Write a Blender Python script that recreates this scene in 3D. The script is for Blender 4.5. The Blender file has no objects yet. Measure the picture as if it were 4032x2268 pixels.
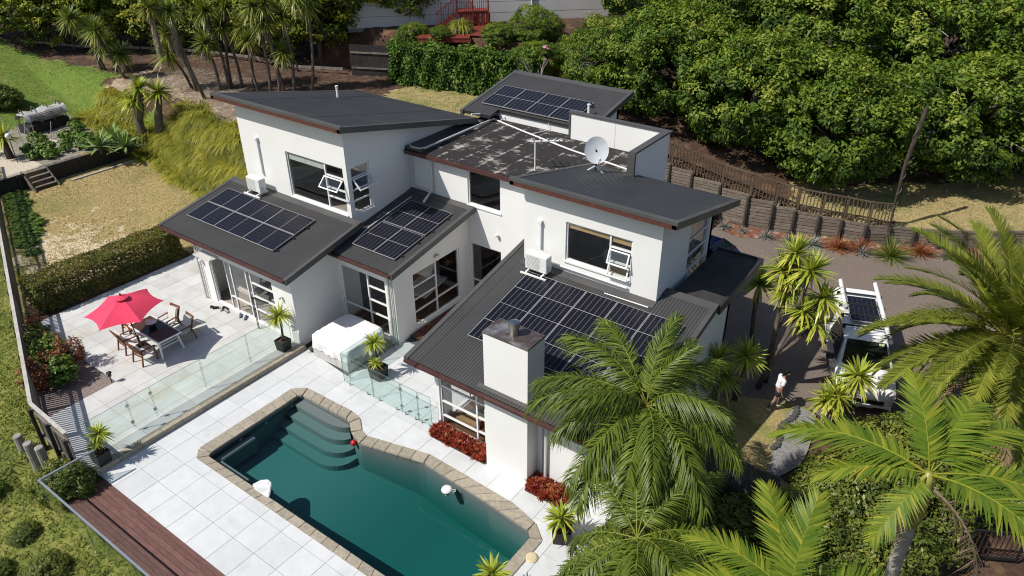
import bpy, bmesh, math, random
import numpy as np
from mathutils import Vector, Matrix
from mathutils.geometry import tessellate_polygon

# ------------------------------------------------------------------ camera, sky, sun, exposure
sc = bpy.context.scene
col = sc.collection
R_ = math.radians
cam_d = bpy.data.cameras.new("camera")
cam_d.sensor_width = 36.0
cam_d.lens = 26.285
cam_d.clip_end = 2000
cam = bpy.data.objects.new("camera", cam_d)
col.objects.link(cam)
yaw, pit, rol = R_(126.16), R_(30.725), R_(0.4124)
fwd = Vector((math.cos(pit) * math.cos(yaw), math.cos(pit) * math.sin(yaw), -math.sin(pit)))
rgt = Vector((math.sin(yaw), -math.cos(yaw), 0))
dwn = fwd.cross(rgt)
r2 = math.cos(rol) * rgt + math.sin(rol) * dwn
d2 = -math.sin(rol) * rgt + math.cos(rol) * dwn
cam.matrix_world = Matrix(((r2.x, -d2.x, -fwd.x, 0), (r2.y, -d2.y, -fwd.y, 0), (r2.z, -d2.z, -fwd.z, 16.3), (0, 0, 0, 1)))
sc.camera = cam

SUN = Vector((-0.45, -0.70, 1.0)).normalized()      # towards the sun
world = bpy.data.worlds.new("World")
sc.world = world
world.use_nodes = True
wn = world.node_tree
wn.nodes.clear()
sky = wn.nodes.new("ShaderNodeTexSky")
sky.sky_type = 'NISHITA'
sky.sun_disc = False
sky.sun_elevation = math.asin(SUN.z)
sky.sun_rotation = math.atan2(SUN.x, SUN.y)
bg = wn.nodes.new("ShaderNodeBackground")
bg.inputs["Strength"].default_value = 0.10
wo = wn.nodes.new("ShaderNodeOutputWorld")
wn.links.new(sky.outputs[0], bg.inputs[0])
wn.links.new(bg.outputs[0], wo.inputs[0])
sun_d = bpy.data.lights.new("sun", 'SUN')
sun_d.energy = 4.6
sun_d.angle = R_(0.53)
sun_d.color = (1.0, 0.955, 0.89)
sun = bpy.data.objects.new("sun", sun_d)
sun.rotation_euler = (-SUN).to_track_quat('-Z', 'Y').to_euler()
sun.location = (-40, -60, 80)
col.objects.link(sun)
sc.view_settings.view_transform = 'Standard'
sc.view_settings.look = 'None'
sc.view_settings.gamma = 1.0
sc.view_settings.exposure = 0.12
sc.render.engine = 'CYCLES'
sc.cycles.use_denoising = True
sc.cycles.filter_width = 1.1
sc.cycles.max_bounces = 8
sc.cycles.transparent_max_bounces = 16
sc.cycles.caustics_reflective = False
sc.cycles.caustics_refractive = False

rng = np.random.default_rng(7)
random.seed(7)

# ------------------------------------------------------------------ object helpers
def tag(o, label=None, cat=None, group=None, kind=None):
    if label: o["label"] = label
    if cat: o["category"] = cat
    if group: o["group"] = group
    if kind: o["kind"] = kind
    return o

def link(name, data, parent=None, loc=None, rot=None, scale=None):
    o = bpy.data.objects.new(name, data)
    col.objects.link(o)
    if parent is not None: o.parent = parent
    if loc is not None: o.location = loc
    if rot is not None: o.rotation_euler = rot
    if scale is not None: o.scale = scale
    return o

def empty(name, loc=(0, 0, 0), rz=0.0, label=None, cat=None, group=None, kind=None):
    o = link(name, None, None, loc, (0, 0, rz))
    o.empty_display_size = 0.2
    return tag(o, label, cat, group, kind)

def copy_tree(o, parent=None):
    c = o.copy()
    col.objects.link(c)
    c.parent = parent
    for ch in list(o.children):
        copy_tree(ch, c)
    return c

def npmesh(name, V, F, mat, tint=None, smooth=False):
    """V (n,3), F (m,k) all faces with k corners"""
    V = np.asarray(V, np.float32); F = np.asarray(F, np.int32)
    me = bpy.data.meshes.new(name)
    m, k = F.shape
    me.vertices.add(len(V)); me.vertices.foreach_set("co", V.ravel())
    me.loops.add(m * k); me.loops.foreach_set("vertex_index", F.ravel())
    me.polygons.add(m)
    me.polygons.foreach_set("loop_start", np.arange(0, m * k, k, dtype=np.int32))
    try: me.polygons.foreach_set("loop_total", np.full(m, k, np.int32))
    except Exception: pass
    if smooth: me.polygons.foreach_set("use_smooth", np.ones(m, bool))
    me.update(calc_edges=True)
    if tint is not None:
        a = me.attributes.new("tint", 'FLOAT', 'POINT'); a.data.foreach_set("value", np.asarray(tint, np.float32))
    if mat: me.materials.append(mat)
    return me

class MB:
    """collects boxes, bars, tubes, prisms into one mesh"""
    def __init__(s): s.v = []; s.f = []
    def add(s, V, F):
        b = len(s.v); s.v += [tuple(p) for p in V]; s.f += [tuple(i + b for i in f) for f in F]; return s
    def box(s, x0, x1, y0, y1, z0, z1):
        return s.add([(x0,y0,z0),(x1,y0,z0),(x1,y1,z0),(x0,y1,z0),(x0,y0,z1),(x1,y0,z1),(x1,y1,z1),(x0,y1,z1)],
                     [(3,2,1,0),(4,5,6,7),(0,1,5,4),(1,2,6,5),(2,3,7,6),(3,0,4,7)])
    def bar(s, a, b, w, h, up=(0,0,1)):
        a = Vector(a); b = Vector(b); d = (b - a).normalized(); u = Vector(up)
        sd = d.cross(u)
        if sd.length < 1e-4: sd = d.cross(Vector((1,0,0)))
        sd.normalize(); n = sd.cross(d).normalized(); sd *= w / 2; n *= h / 2
        P = [a-sd-n,a+sd-n,a+sd+n,a-sd+n,b-sd-n,b+sd-n,b+sd+n,b-sd+n]
        return s.add(P, [(3,2,1,0),(4,5,6,7),(0,1,5,4),(1,2,6,5),(2,3,7,6),(3,0,4,7)][:6] if True else [])
    def tube(s, pts, rad, n=8, cap=True):
        pts = [Vector(p) for p in pts]; m = len(pts)
        if not hasattr(rad, '__len__'): rad = [rad] * m
        V = []; F = []
        ref = Vector((0,0,1))
        for i, p in enumerate(pts):
            d = (pts[min(i+1,m-1)] - pts[max(i-1,0)]).normalized()
            if abs(d.dot(ref)) > .95: r = Vector((1,0,0))
            else: r = ref
            a = d.cross(r).normalized(); b = a.cross(d)
            for k in range(n):
                t = 2*math.pi*k/n; V.append(p + (a*math.cos(t) + b*math.sin(t))*rad[i])
        for i in range(m-1):
            for k in range(n):
                F.append((i*n+k, i*n+(k+1)%n, (i+1)*n+(k+1)%n, (i+1)*n+k))
        if cap:
            F.append(tuple(reversed(range(n)))); F.append(tuple(range((m-1)*n, m*n)))
        return s.add(V, F)
    def prism(s, poly, z0, z1):
        n = len(poly); V = [(p[0],p[1],z0) for p in poly] + [(p[0],p[1],z1) for p in poly]
        F = [tuple(reversed(range(n))), tuple(range(n,2*n))] + [(i,(i+1)%n,n+(i+1)%n,n+i) for i in range(n)]
        return s.add(V, F)
    def lathe(s, prof, n=16, c=(0,0,0)):
        V = []; F = []; m = len(prof)
        for r, z in prof:
            for k in range(n):
                t = 2*math.pi*k/n; V.append((c[0]+r*math.cos(t), c[1]+r*math.sin(t), c[2]+z))
        for i in range(m-1):
            for k in range(n): F.append((i*n+k, i*n+(k+1)%n, (i+1)*n+(k+1)%n, (i+1)*n+k))
        F.append(tuple(reversed(range(n)))); F.append(tuple(range((m-1)*n, m*n)))
        return s.add(V, F)
    def xf(s, M):
        s.v = [tuple(M @ Vector(p)) for p in s.v]; return s
    def mesh(s, name, mat, smooth=False, bevel=0):
        me = bpy.data.meshes.new(name); me.from_pydata(s.v, [], s.f)
        if bevel:
            bm = bmesh.new(); bm.from_mesh(me)
            bmesh.ops.bevel(bm, geom=bm.edges[:], offset=bevel, segments=2, affect='EDGES', clamp_overlap=True)
            bm.to_mesh(me); bm.free()
        me.validate(); me.update()
        if smooth: me.polygons.foreach_set("use_smooth", np.ones(len(me.polygons), bool))
        if mat: me.materials.append(mat)
        return me
    def build(s, name, mat, parent=None, smooth=False, bevel=0, **k):
        return link(name, s.mesh(name, mat, smooth, bevel), parent, **k)

_cube = {}
def block(name, mat, parent, c, size, rz=0.0, rot=None):
    """an individual box piece sharing one unit mesh per material (lightly chamfered)"""
    if mat.name not in _cube:
        _cube[mat.name] = MB().box(-.5,.5,-.5,.5,-.5,.5).mesh("piece_" + mat.name, mat)
    return link(name, _cube[mat.name], parent, c, rot or (0, 0, rz), size)

def barpiece(name, mat, parent, a, b, w, h):
    """individual straight bar between two points"""
    a = Vector(a); b = Vector(b); d = b - a
    q = d.to_track_quat('X', 'Z')
    return block(name, mat, parent, (a + b) / 2, (d.length, w, h), rot=q.to_euler())

ORD = ["first","second","third","fourth","fifth","sixth","seventh","eighth","ninth","tenth","eleventh","twelfth","thirteenth","fourteenth","fifteenth","sixteenth","seventeenth","eighteenth","nineteenth","twentieth"]

# ------------------------------------------------------------------ materials
def N(nt, t, **k):
    n = nt.nodes.new(t)
    for a, b in k.items(): setattr(n, a, b)
    return n

def base_mat(name):
    m = bpy.data.materials.new(name); m.use_nodes = True
    nt = m.node_tree; nt.nodes.clear()
    out = N(nt, "ShaderNodeOutputMaterial"); p = N(nt, "ShaderNodeBsdfPrincipled")
    nt.links.new(p.outputs[0], out.inputs[0])
    return m, nt, p, out

def ramp(nt, stops, interp='LINEAR'):
    r = N(nt, "ShaderNodeValToRGB"); e = r.color_ramp.elements; r.color_ramp.interpolation = interp
    while len(e) < len(stops): e.new(0.5)
    for i, (pos, c) in enumerate(stops):
        e[i].position = pos; e[i].color = (c[0], c[1], c[2], 1)
    return r

def pos_noise(nt, scale, detail=5, rough=.55, stretch=None, coord='pos'):
    g = N(nt, "ShaderNodeNewGeometry") if coord == 'pos' else N(nt, "ShaderNodeTexCoord")
    o = g.outputs["Position"] if coord == 'pos' else g.outputs["Object"]
    if stretch:
        mp = N(nt, "ShaderNodeMapping"); mp.inputs["Scale"].default_value = stretch
        nt.links.new(o, mp.inputs[0]); o = mp.outputs[0]
    n = N(nt, "ShaderNodeTexNoise"); n.inputs["Scale"].default_value = scale
    n.inputs["Detail"].default_value = detail; n.inputs["Roughness"].default_value = rough
    nt.links.new(o, n.inputs["Vector"])
    return n

def mat(name, c1, c2=None, scale=4, rough=.7, bump=0, bscale=30, metal=0, spec=.4, rnd=0, stretch=None, lo=.35, hi=.65, c3=None, s3=.6, lo3=.55, hi3=.75, coat=0):
    m, nt, p, out = base_mat(name)
    p.inputs["Roughness"].default_value = rough
    p.inputs["Metallic"].default_value = metal
    p.inputs["Specular IOR Level"].default_value = spec
    if coat: p.inputs["Coat Weight"].default_value = coat
    c2 = c2 or tuple(a * .85 for a in c1)
    n = pos_noise(nt, scale, stretch=stretch)
    r = ramp(nt, [(lo, c1), (hi, c2)]); nt.links.new(n.outputs[0], r.inputs[0]); colr = r.outputs[0]
    if c3:
        n3 = pos_noise(nt, s3, detail=6); r3 = ramp(nt, [(lo3, (0,0,0)), (hi3, (1,1,1))]); nt.links.new(n3.outputs[0], r3.inputs[0])
        mx = N(nt, "ShaderNodeMix", data_type='RGBA'); nt.links.new(r3.outputs[0], mx.inputs[0]); nt.links.new(colr, mx.inputs[6]); mx.inputs[7].default_value = (*c3, 1); colr = mx.outputs[2]
    if rnd:
        oi = N(nt, "ShaderNodeObjectInfo"); mr = N(nt, "ShaderNodeMapRange"); mr.inputs[3].default_value = 1 - rnd; mr.inputs[4].default_value = 1 + rnd
        nt.links.new(oi.outputs["Random"], mr.inputs[0]); h = N(nt, "ShaderNodeHueSaturation"); nt.links.new(mr.outputs[0], h.inputs["Value"]); nt.links.new(colr, h.inputs["Color"]); colr = h.outputs[0]
    nt.links.new(colr, p.inputs["Base Color"])
    if bump:
        nb = pos_noise(nt, bscale, stretch=stretch); b = N(nt, "ShaderNodeBump"); b.inputs["Strength"].default_value = bump; b.inputs["Distance"].default_value = .02
        nt.links.new(nb.outputs[0], b.inputs["Height"]); nt.links.new(b.outputs[0], p.inputs["Normal"])
    return m

def lawn_mat(name, c1, c2, c3, csand):
    """dry lawn: blade speckle, greener drifts and bare sandy scuffs"""
    m = mat(name, c1, c2, scale=11, rough=1, bump=.9, bscale=22, c3=c3, s3=.30, lo3=.48, hi3=.72); nt = m.node_tree
    p = [n for n in nt.nodes if n.type == 'BSDF_PRINCIPLED'][0]; src = p.inputs["Base Color"].links[0].from_socket
    g = N(nt, "ShaderNodeNewGeometry"); mp = N(nt, "ShaderNodeVectorMath", operation='DISTANCE'); mp.inputs[1].default_value = (-34.5, 12.2, .1); nt.links.new(g.outputs["Position"], mp.inputs[0])
    fall = N(nt, "ShaderNodeMapRange"); fall.inputs[1].default_value = 6.5; fall.inputs[2].default_value = 1.0; fall.inputs[3].default_value = 0; fall.inputs[4].default_value = .26; nt.links.new(mp.outputs["Value"], fall.inputs[0])
    nz = pos_noise(nt, .9, detail=9, rough=.72); ad = N(nt, "ShaderNodeMath", operation='ADD'); nt.links.new(nz.outputs[0], ad.inputs[0]); nt.links.new(fall.outputs[0], ad.inputs[1])
    r = ramp(nt, [(.66, (0,0,0)), (.72, (1,1,1))]); nt.links.new(ad.outputs[0], r.inputs[0])
    mx = N(nt, "ShaderNodeMix", data_type='RGBA'); nt.links.new(r.outputs[0], mx.inputs[0]); nt.links.new(src, mx.inputs[6]); mx.inputs[7].default_value = (*csand, 1); nt.links.new(mx.outputs[2], p.inputs["Base Color"])
    return m

def leaf_mat(name, stops, rough=.45, trans=.25, spec=.4, vary=.35, vscale=.6):
    m, nt, p, out = base_mat(name)
    a = N(nt, "ShaderNodeAttribute", attribute_name="tint")
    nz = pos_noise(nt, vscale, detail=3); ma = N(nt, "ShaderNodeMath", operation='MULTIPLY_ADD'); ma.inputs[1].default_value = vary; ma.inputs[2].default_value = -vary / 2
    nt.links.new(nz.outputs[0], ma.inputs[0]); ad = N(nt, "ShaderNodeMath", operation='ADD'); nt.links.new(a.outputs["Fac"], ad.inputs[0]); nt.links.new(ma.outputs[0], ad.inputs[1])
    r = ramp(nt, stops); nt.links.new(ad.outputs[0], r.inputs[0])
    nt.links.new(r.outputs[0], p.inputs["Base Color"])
    p.inputs["Roughness"].default_value = rough; p.inputs["Specular IOR Level"].default_value = spec
    if trans:
        t = N(nt, "ShaderNodeBsdfTranslucent"); h = N(nt, "ShaderNodeHueSaturation"); h.inputs["Saturation"].default_value = 1.1; h.inputs["Value"].default_value = 1.3
        nt.links.new(r.outputs[0], h.inputs["Color"]); nt.links.new(h.outputs[0], t.inputs[0])
        mx = N(nt, "ShaderNodeMixShader"); mx.inputs[0].default_value = trans; nt.links.new(p.outputs[0], mx.inputs[1]); nt.links.new(t.outputs[0], mx.inputs[2]); nt.links.new(mx.outputs[0], out.inputs[0])
    return m

def glass_mat(name, tint, f0=.05, refl=1.0, grough=0.0):
    m = bpy.data.materials.new(name); m.use_nodes = True; nt = m.node_tree; nt.nodes.clear()
    out = N(nt, "ShaderNodeOutputMaterial"); t = N(nt, "ShaderNodeBsdfTransparent"); t.inputs[0].default_value = (*tint, 1)
    g = N(nt, "ShaderNodeBsdfGlossy"); g.inputs["Roughness"].default_value = grough; g.inputs[0].default_value = (refl, refl, refl, 1)
    lw = N(nt, "ShaderNodeLayerWeight"); lw.inputs[0].default_value = .5
    pw = N(nt, "ShaderNodeMath", operation='POWER'); pw.inputs[1].default_value = 4.5; nt.links.new(lw.outputs["Facing"], pw.inputs[0])
    f = N(nt, "ShaderNodeMath", operation='MULTIPLY_ADD'); f.inputs[1].default_value = .9; f.inputs[2].default_value = f0; nt.links.new(pw.outputs[0], f.inputs[0])
    mx = N(nt, "ShaderNodeMixShader"); nt.links.new(f.outputs[0], mx.inputs[0]); nt.links.new(t.outputs[0], mx.inputs[1]); nt.links.new(g.outputs[0], mx.inputs[2]); nt.links.new(mx.outputs[0], out.inputs[0])
    return m

STUCCO = mat("stucco_white", (.755,.75,.725), (.72,.715,.69), scale=.7, rough=.9, bump=.04, bscale=60, spec=.2)
ROOF = mat("roof_metal", (.068,.066,.064), (.057,.055,.054), scale=.8, rough=.5, spec=.4)
ROOFTRIM = mat("roof_flashing", (.082,.08,.078), (.066,.064,.063), scale=1.2, rough=.5)
DARKTRIM = mat("barge_dark", (.035,.034,.035), (.028,.028,.03), scale=2, rough=.5)
RUST = mat("fascia_red_brown", (.11,.036,.024), (.075,.025,.02), scale=6, rough=.6, stretch=(1,1,1))
GUTTER = mat("gutter_maroon", (.085,.036,.03), (.06,.026,.024), scale=3, rough=.45)
WHITE = mat("white_aluminium", (.78,.78,.77), (.74,.74,.73), scale=2, rough=.4)
WHITEP = mat("white_plastic", (.75,.75,.73), (.68,.68,.66), scale=5, rough=.45)
PIPE = mat("pipe_pale", (.60,.59,.56), (.54,.53,.5), scale=5, rough=.5)
GLASS = glass_mat("window_glass", (.93,.94,.935), .05)
POOLGLASS = glass_mat("fence_glass", (.915,.968,.955), .02)
EDGEG = mat("glass_edge_green", (.10,.22,.19), (.08,.18,.16), rough=.2)
STEEL = mat("stainless", (.5,.5,.49), (.42,.42,.42), rough=.3, metal=1)
BLACKM = mat("black_metal", (.012,.012,.013), (.018,.018,.018), rough=.5)
DARKP = mat("dark_plastic", (.02,.02,.022), (.03,.03,.03), rough=.6)
TIMBERFLOOR = mat("interior_timber", (.17,.10,.055), (.12,.07,.04), scale=3, stretch=(1,8,1), rough=.45)
INWALL = mat("interior_wall", (.42,.41,.39), (.40,.39,.37), rough=.9)
CARPET = mat("interior_carpet", (.42,.36,.30), (.36,.31,.26), scale=20, rough=1)
PAVER_D = mat("paver_white", (.595,.605,.605), (.545,.555,.555), scale=2.2, rough=.85, bump=.1, bscale=90, rnd=.05, c3=(.46,.465,.46), s3=1.3, lo3=.6, hi3=.85)
PAVER_P = mat("paver_weathered", (.57,.57,.55), (.50,.50,.48), scale=1.8, rough=.9, bump=.1, bscale=90, rnd=.07, c3=(.45,.40,.31), s3=.8, lo3=.52, hi3=.8)
GROUT = mat("grout_dark", (.16,.16,.155), (.12,.12,.12), scale=9, rough=1)
COPING = mat("coping_sandstone", (.37,.325,.25), (.28,.245,.19), scale=9, rough=.95, bump=.5, bscale=45, rnd=.10)
SHELL = mat("pool_shell", (.20,.215,.22), (.15,.165,.17), scale=60, rough=.6, lo=.3, hi=.7)
DECKT = mat("deck_timber", (.175,.082,.066), (.115,.055,.046), scale=3.5, stretch=(1,6,1), rough=.75, bump=.3, bscale=20, rnd=.16)
DECKR = mat("deck_red", (.13,.045,.03), (.09,.03,.022), scale=4, rough=.7, rnd=.1)
CONC = mat("driveway_aggregate", (.235,.185,.15), (.12,.092,.075), scale=16, rough=.95, bump=.5, bscale=60, c3=(.15,.12,.10), s3=.35, lo3=.45, hi3=.75)
SOIL = mat("soil_mulch", (.085,.045,.028), (.04,.025,.017), scale=6, rough=1, bump=.8, bscale=14, c3=(.16,.09,.05), s3=1.4, lo3=.5, hi3=.7)
DRYLEAF = mat("dry_leaf_litter", (.36,.27,.19), (.17,.11,.07), scale=9, rough=1, bump=.9, bscale=16, c3=(.48,.40,.31), s3=4, lo3=.5, hi3=.7)
TANBARK = mat("bark_chip_orange", (.23,.085,.045), (.10,.042,.027), scale=12, rough=1, bump=1, bscale=25, c3=(.34,.26,.19), s3=3, lo3=.5, hi3=.68)
LAWN_DRY = lawn_mat("lawn_dry", (.45,.34,.15), (.25,.20,.075), (.20,.20,.055), (.58,.47,.31))
LAWN_GRN = mat("lawn_green", (.085,.155,.018), (.15,.19,.03), scale=8, rough=1, bump=.9, bscale=20, c3=(.24,.21,.065), s3=.35, lo3=.52, hi3=.75)
LAWN_MIX = mat("lawn_mixed", (.22,.18,.065), (.40,.31,.145), scale=9, rough=1, bump=.9, bscale=20, c3=(.12,.15,.028), s3=.45, lo3=.5, hi3=.68)
ROUGH_G = mat("rough_grass", (.14,.17,.03), (.23,.22,.055), scale=1.8, rough=1, bump=1, bscale=9, c3=(.07,.10,.02), s3=.7, lo3=.5, hi3=.65)
SAND = mat("sand_path", (.55,.48,.38), (.45,.39,.30), scale=8, rough=1, bump=.3)
GARDEN = mat("garden_soil_grey", (.29,.26,.21), (.18,.155,.12), scale=4, rough=1, bump=1, bscale=9)
FENCEW = mat("fence_weathered", (.21,.185,.16), (.12,.10,.085), scale=5, stretch=(1,1,.25), rough=.9, bump=.3, rnd=.18)
FENCECAP = mat("fence_capping_pale", (.50,.47,.43), (.38,.35,.32), scale=5, rough=.9)
RETAIN = mat("retaining_board", (.26,.215,.17), (.14,.11,.088), scale=4, stretch=(1,1,6), rough=.9, bump=.4, rnd=.15, c3=(.25,.21,.165), s3=1.2, lo3=.55, hi3=.8)
POSTD = mat("post_dark", (.055,.044,.036), (.035,.028,.024), scale=8, rough=.9, bump=.4)
RAILBROWN = mat("baluster_brown", (.115,.082,.05), (.07,.05,.032), scale=6, rough=.85, rnd=.15)
BLACKWOOD = mat("black_timber", (.022,.020,.019), (.032,.03,.028), scale=5, rough=.8, rnd=.15)
GRAVEL = mat("gravel_grey", (.32,.31,.30), (.14,.135,.13), scale=26, rough=1, bump=1, bscale=40)
PEBBLE = mat("pebble_dark", (.10,.095,.09), (.05,.048,.046), scale=30, rough=.9, bump=1, bscale=40)
BARK = mat("bark_grey", (.16,.13,.105), (.085,.065,.05), scale=7, stretch=(1,1,.4), rough=1, bump=.8, bscale=16)
BARKD = mat("bark_dark", (.075,.058,.045), (.04,.03,.024), scale=7, stretch=(1,1,.4), rough=1, bump=.8, bscale=16)
BARKP = mat("bark_pale_palm", (.34,.32,.29), (.24,.22,.2), scale=5, rough=1, bump=.4)
# ------------------------------------------------------------------ terrain
def sm(t):
    t = np.clip(t, 0, 1); return t * t * (3 - 2 * t)
WLx = np.array([-22,-20,-17,-15,-14.5,-11.8,-10.3,-9.16,-7.13,-5.13,-4.2,-2.18,.45,6,30,60])
WLy = np.array([28.6,29.3,31.0,33.3,33.42,33.5,33.46,33.74,34.36,34.97,35.6,36.5,38.24,42,56,70])
WTx = np.array([-20,-14.5,-11.8,-10.3,-9.2,-8.2,-6.2,-4.2,60]); WTz = np.array([2.8,2.36,1.82,1.67,1.45,1.26,1.08,.93,.98])
YBx = np.array([-200,-60,-44,-41.5,-35.3,-31,-20]); YBy = np.array([17,20.5,21.9,21.4,20.0,19.4,18.5])
FLx = np.array([-120,-45,-22.5,-20.3,-19.9,-19.7,-8,0,60]); FLy = np.array([40,14.05,5.75,5.7,5.75,5.95,5.95,5.95,5.95])
def T(x, y):
    x = np.asarray(x, float); y = np.asarray(y, float)
    yb = np.interp(x, YBx, YBy); d = y - yb
    hill = .12 + 2.55 * sm(d / 4.6) + .03 * np.maximum(d - 4.6, 0)
    gar = np.where(x < -44.25, .97 + .16 * np.maximum(-52.5 - x, 0), 0)
    left = np.maximum(hill, gar)
    # neighbour's terrace behind the hedge
    dn = y - (37.0 + .20 * (x + 32)); tn = sm(dn / .9) * sm((x + 44) / 3)
    left = left + tn * np.maximum(5.65 + .02 * dn - left, 0)
    yw = np.interp(x, WLx, WLy); wt = np.interp(x, WTx, WTz); dw = y - yw - .12
    right = -.06 + sm(dw / .35) * (wt + .02) + .07 * np.clip(dw, 0, 30)
    flat = np.where((x > -30.2) & (y < 17.2), -.06, left)
    k = sm((x + 21.5) / 2)
    z = left * (1 - k) + right * k
    z = np.where((x > -30.1) & (x < -20) & (y < 24.0), -.06, z)
    fl = np.interp(x, FLx, FLy); df = fl - y
    low = np.where(x < -22.5, .05, -.25) - .17 * np.clip(df, 0, 14)
    z = np.where(df > 0, np.minimum(low, z), z)
    return z
def axis(lo, hi, step, far_lo, far_hi):
    a = list(np.arange(lo, hi + 1e-6, step)); s = step; v = a[-1]
    while v < far_hi: s *= 1.35; v += s; a.append(v)
    s = step; v = a[0]
    while v > far_lo: s *= 1.35; v -= s; a.insert(0, v)
    return np.array(a)
gx = axis(-72, 12, .26, -420, 420); gy = axis(-4, 50, .26, -420, 420)
XX, YY = np.meshgrid(gx, gy)
jit = rng.normal(0, .03, XX.shape)
ZZ = T(XX, YY)
hillm = (YY > 19) & (ZZ > .3)
ZZ = ZZ + np.where(hillm | (ZZ < -.2), jit * .8, 0)
nx, ny = len(gx), len(gy)
GV = np.stack([XX.ravel(), YY.ravel(), ZZ.ravel()], 1)
ii = (np.arange(ny - 1)[:, None] * nx + np.arange(nx - 1)[None, :]).ravel()
GF = np.stack([ii, ii + 1, ii + nx + 1, ii + nx], 1)
ground_me = npmesh("ground", GV, GF, SOIL, smooth=True)
for m_ in (LAWN_DRY, LAWN_GRN, LAWN_MIX, ROUGH_G, DRYLEAF, GARDEN, SAND): ground_me.materials.append(m_)
cx = GV[GF].mean(1); X_, Y_ = cx[:, 0] + rng.normal(0, .13, len(cx)) + .25*np.sin(cx[:, 1]*2.1), cx[:, 1] + rng.normal(0, .13, len(cx)) + .25*np.sin(cx[:, 0]*1.7)
mi = np.zeros(len(cx), np.int32)
yb = np.interp(X_, YBx, YBy); fl = np.interp(X_, FLx, FLy)
mi[(Y_ - yb > 3.6) & (Y_ - yb < 6.6) & (X_ < -29) & (X_ > -52)] = 5
mi[(X_ > -44.6) & (X_ < -29.8) & (Y_ < yb + .2) & (Y_ > fl)] = 1
mi[(X_ < -44.2) & (Y_ < 22.3) & (Y_ > fl)] = 6
mi[(X_ < -44.2) & (X_ > -49.5) & (Y_ < 16.2) & (Y_ > fl)] = 7
mi[(X_ < -52.5) & (Y_ < 26.3 + .08 * (X_ + 52.5)) & (Y_ > fl)] = 2
mi[(X_ < -45) & (X_ > -60) & (Y_ > 21.8) & (Y_ < 24.5)] = 2
mi[(X_ > -33.5) & (X_ < -20) & (Y_ > 28) & (Y_ < 37.2 + .2 * (X_ + 32))] = 3
yw = np.interp(X_, WLx, WLy)
mi[(X_ > -9) & (Y_ > yw) & (Y_ < yw + 5.5 + .5 * (X_ + 4))] = 3
mi[(Y_ < fl + np.where(X_ > -23, .9, .1)) & (X_ < -4)] = 4
ground_me.polygons.foreach_set("material_index", mi)
ground = tag(link("ground", ground_me), "sloping ground of lawns, mulch and rough grass around the house", None, None, "structure")

# ------------------------------------------------------------------ driveway and side strips
def sheet(name, poly, z, m, label, parent=None):
    tri = tessellate_polygon([[Vector((p[0], p[1], 0)) for p in poly]])
    mb = MB(); mb.add([(p[0], p[1], z) for p in poly], [tuple(t) for t in tri])
    me = mb.mesh(name, m)
    bm = bmesh.new(); bm.from_mesh(me); bmesh.ops.recalc_face_normals(bm, faces=bm.faces[:])
    for f in bm.faces:
        if f.normal.z < 0: f.normal_flip()
    bm.to_mesh(me); bm.free()
    o = link(name, me, parent)
    if not parent: tag(o, label, None, None, "structure")
    return o
wallpts = [(float(a), float(b)) for a, b in zip(WLx, WLy) if -17.1 < a < 31]
drive_poly = [(-11.2, 20.0), (-6.45, 20.0), (-5.63, 20.8), (-4.73, 21.18), (-3.86, 21.5), (-3.43, 21.53), (-2.88, 21.2), (-2.39, 21.24), (-1.57, 21.42), (0.4, 22.3), (3, 24.5), (12, 30)] + [(x, y + .05) for x, y in reversed(wallpts) if x < 13] + [(-17, 29.0), (-11.2, 28.9)]
sheet("driveway", drive_poly, 0.0, CONC, "brown exposed aggregate driveway curving behind the house")
# saw cuts across the driveway
dj = MB()
for a, b in (((-7.8, 32.8), (-6.1, 24.2)), ((-6.2, 27.2), (-1.2, 28.6)), ((-3.2, 33.8), (-1.4, 28.6))):
    a, b = Vector((*a, .004)), Vector((*b, .004)); n = (b - a).cross(Vector((0,0,1))).normalized() * .012
    dj.add([a - n, a + n, b + n, b - n], [(3, 2, 1, 0)])
dj.build("joint", GROUT, bpy.data.objects["driveway"])
bark = [(x, y + .08) for x, y in wallpts if -14.6 < x < 6.1]
bark_poly = bark + [(x + .1, y - 1.05 - .25 * math.sin(x * 1.7)) for x, y in reversed(bark)]
sheet("bark_bed", bark_poly, .012, TANBARK, "strip of orange bark chips at the foot of the retaining wall")
sheet("side_lawn", [(-6.4, 15.95), (-2.6, 15.9), (-2.6, 17.6), (-3.2, 17.8), (-2.83, 18.7), (-3.1, 20.1), (-3.16, 21.25), (-3.5, 21.5), (-3.9, 21.48), (-4.73, 21.16), (-5.63, 20.78), (-6.4, 20.1)], .004, LAWN_MIX, "worn patch of grass between house and gravel strip")
sheet("gravel_path", [(-3.86, 21.42), (-3.16, 21.29), (-2.95, 20.39), (-2.85, 19.4), (-2.83, 18.7), (-3.18, 17.84), (-3.55, 17.7), (-3.78, 19.0), (-3.64, 19.94), (-3.95, 20.7)], .012, GRAVEL, "pale grey gravel strip beside the grass patch")
sheet("planting_bed_ground", [(-6.4, 6.0), (9, 6.0), (9, 26), (3, 24.4), (.4, 22.2), (-1.57, 21.38), (-2.8, 21.1), (-2.8, 15.85), (-6.4, 15.85)], -.012, SOIL, "dark soil under the shrubs and palms at the lower right")
# edging stones by the gravel
for i in range(16):
    t = i / 15; x = -3.80 + .09 * math.sin(9 * t); y = 21.3 - 2.4 * t
    mb = MB().lathe([(.02, -.03), (.085, 0), (.1, .05), (.07, .09), (.02, .11)], 7)
    mb.build("edging_stone", PEBBLE, bpy.data.objects["gravel_path"], loc=(x, y, .02), rot=(0, 0, i), scale=(1, 1.3, .8))

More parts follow.
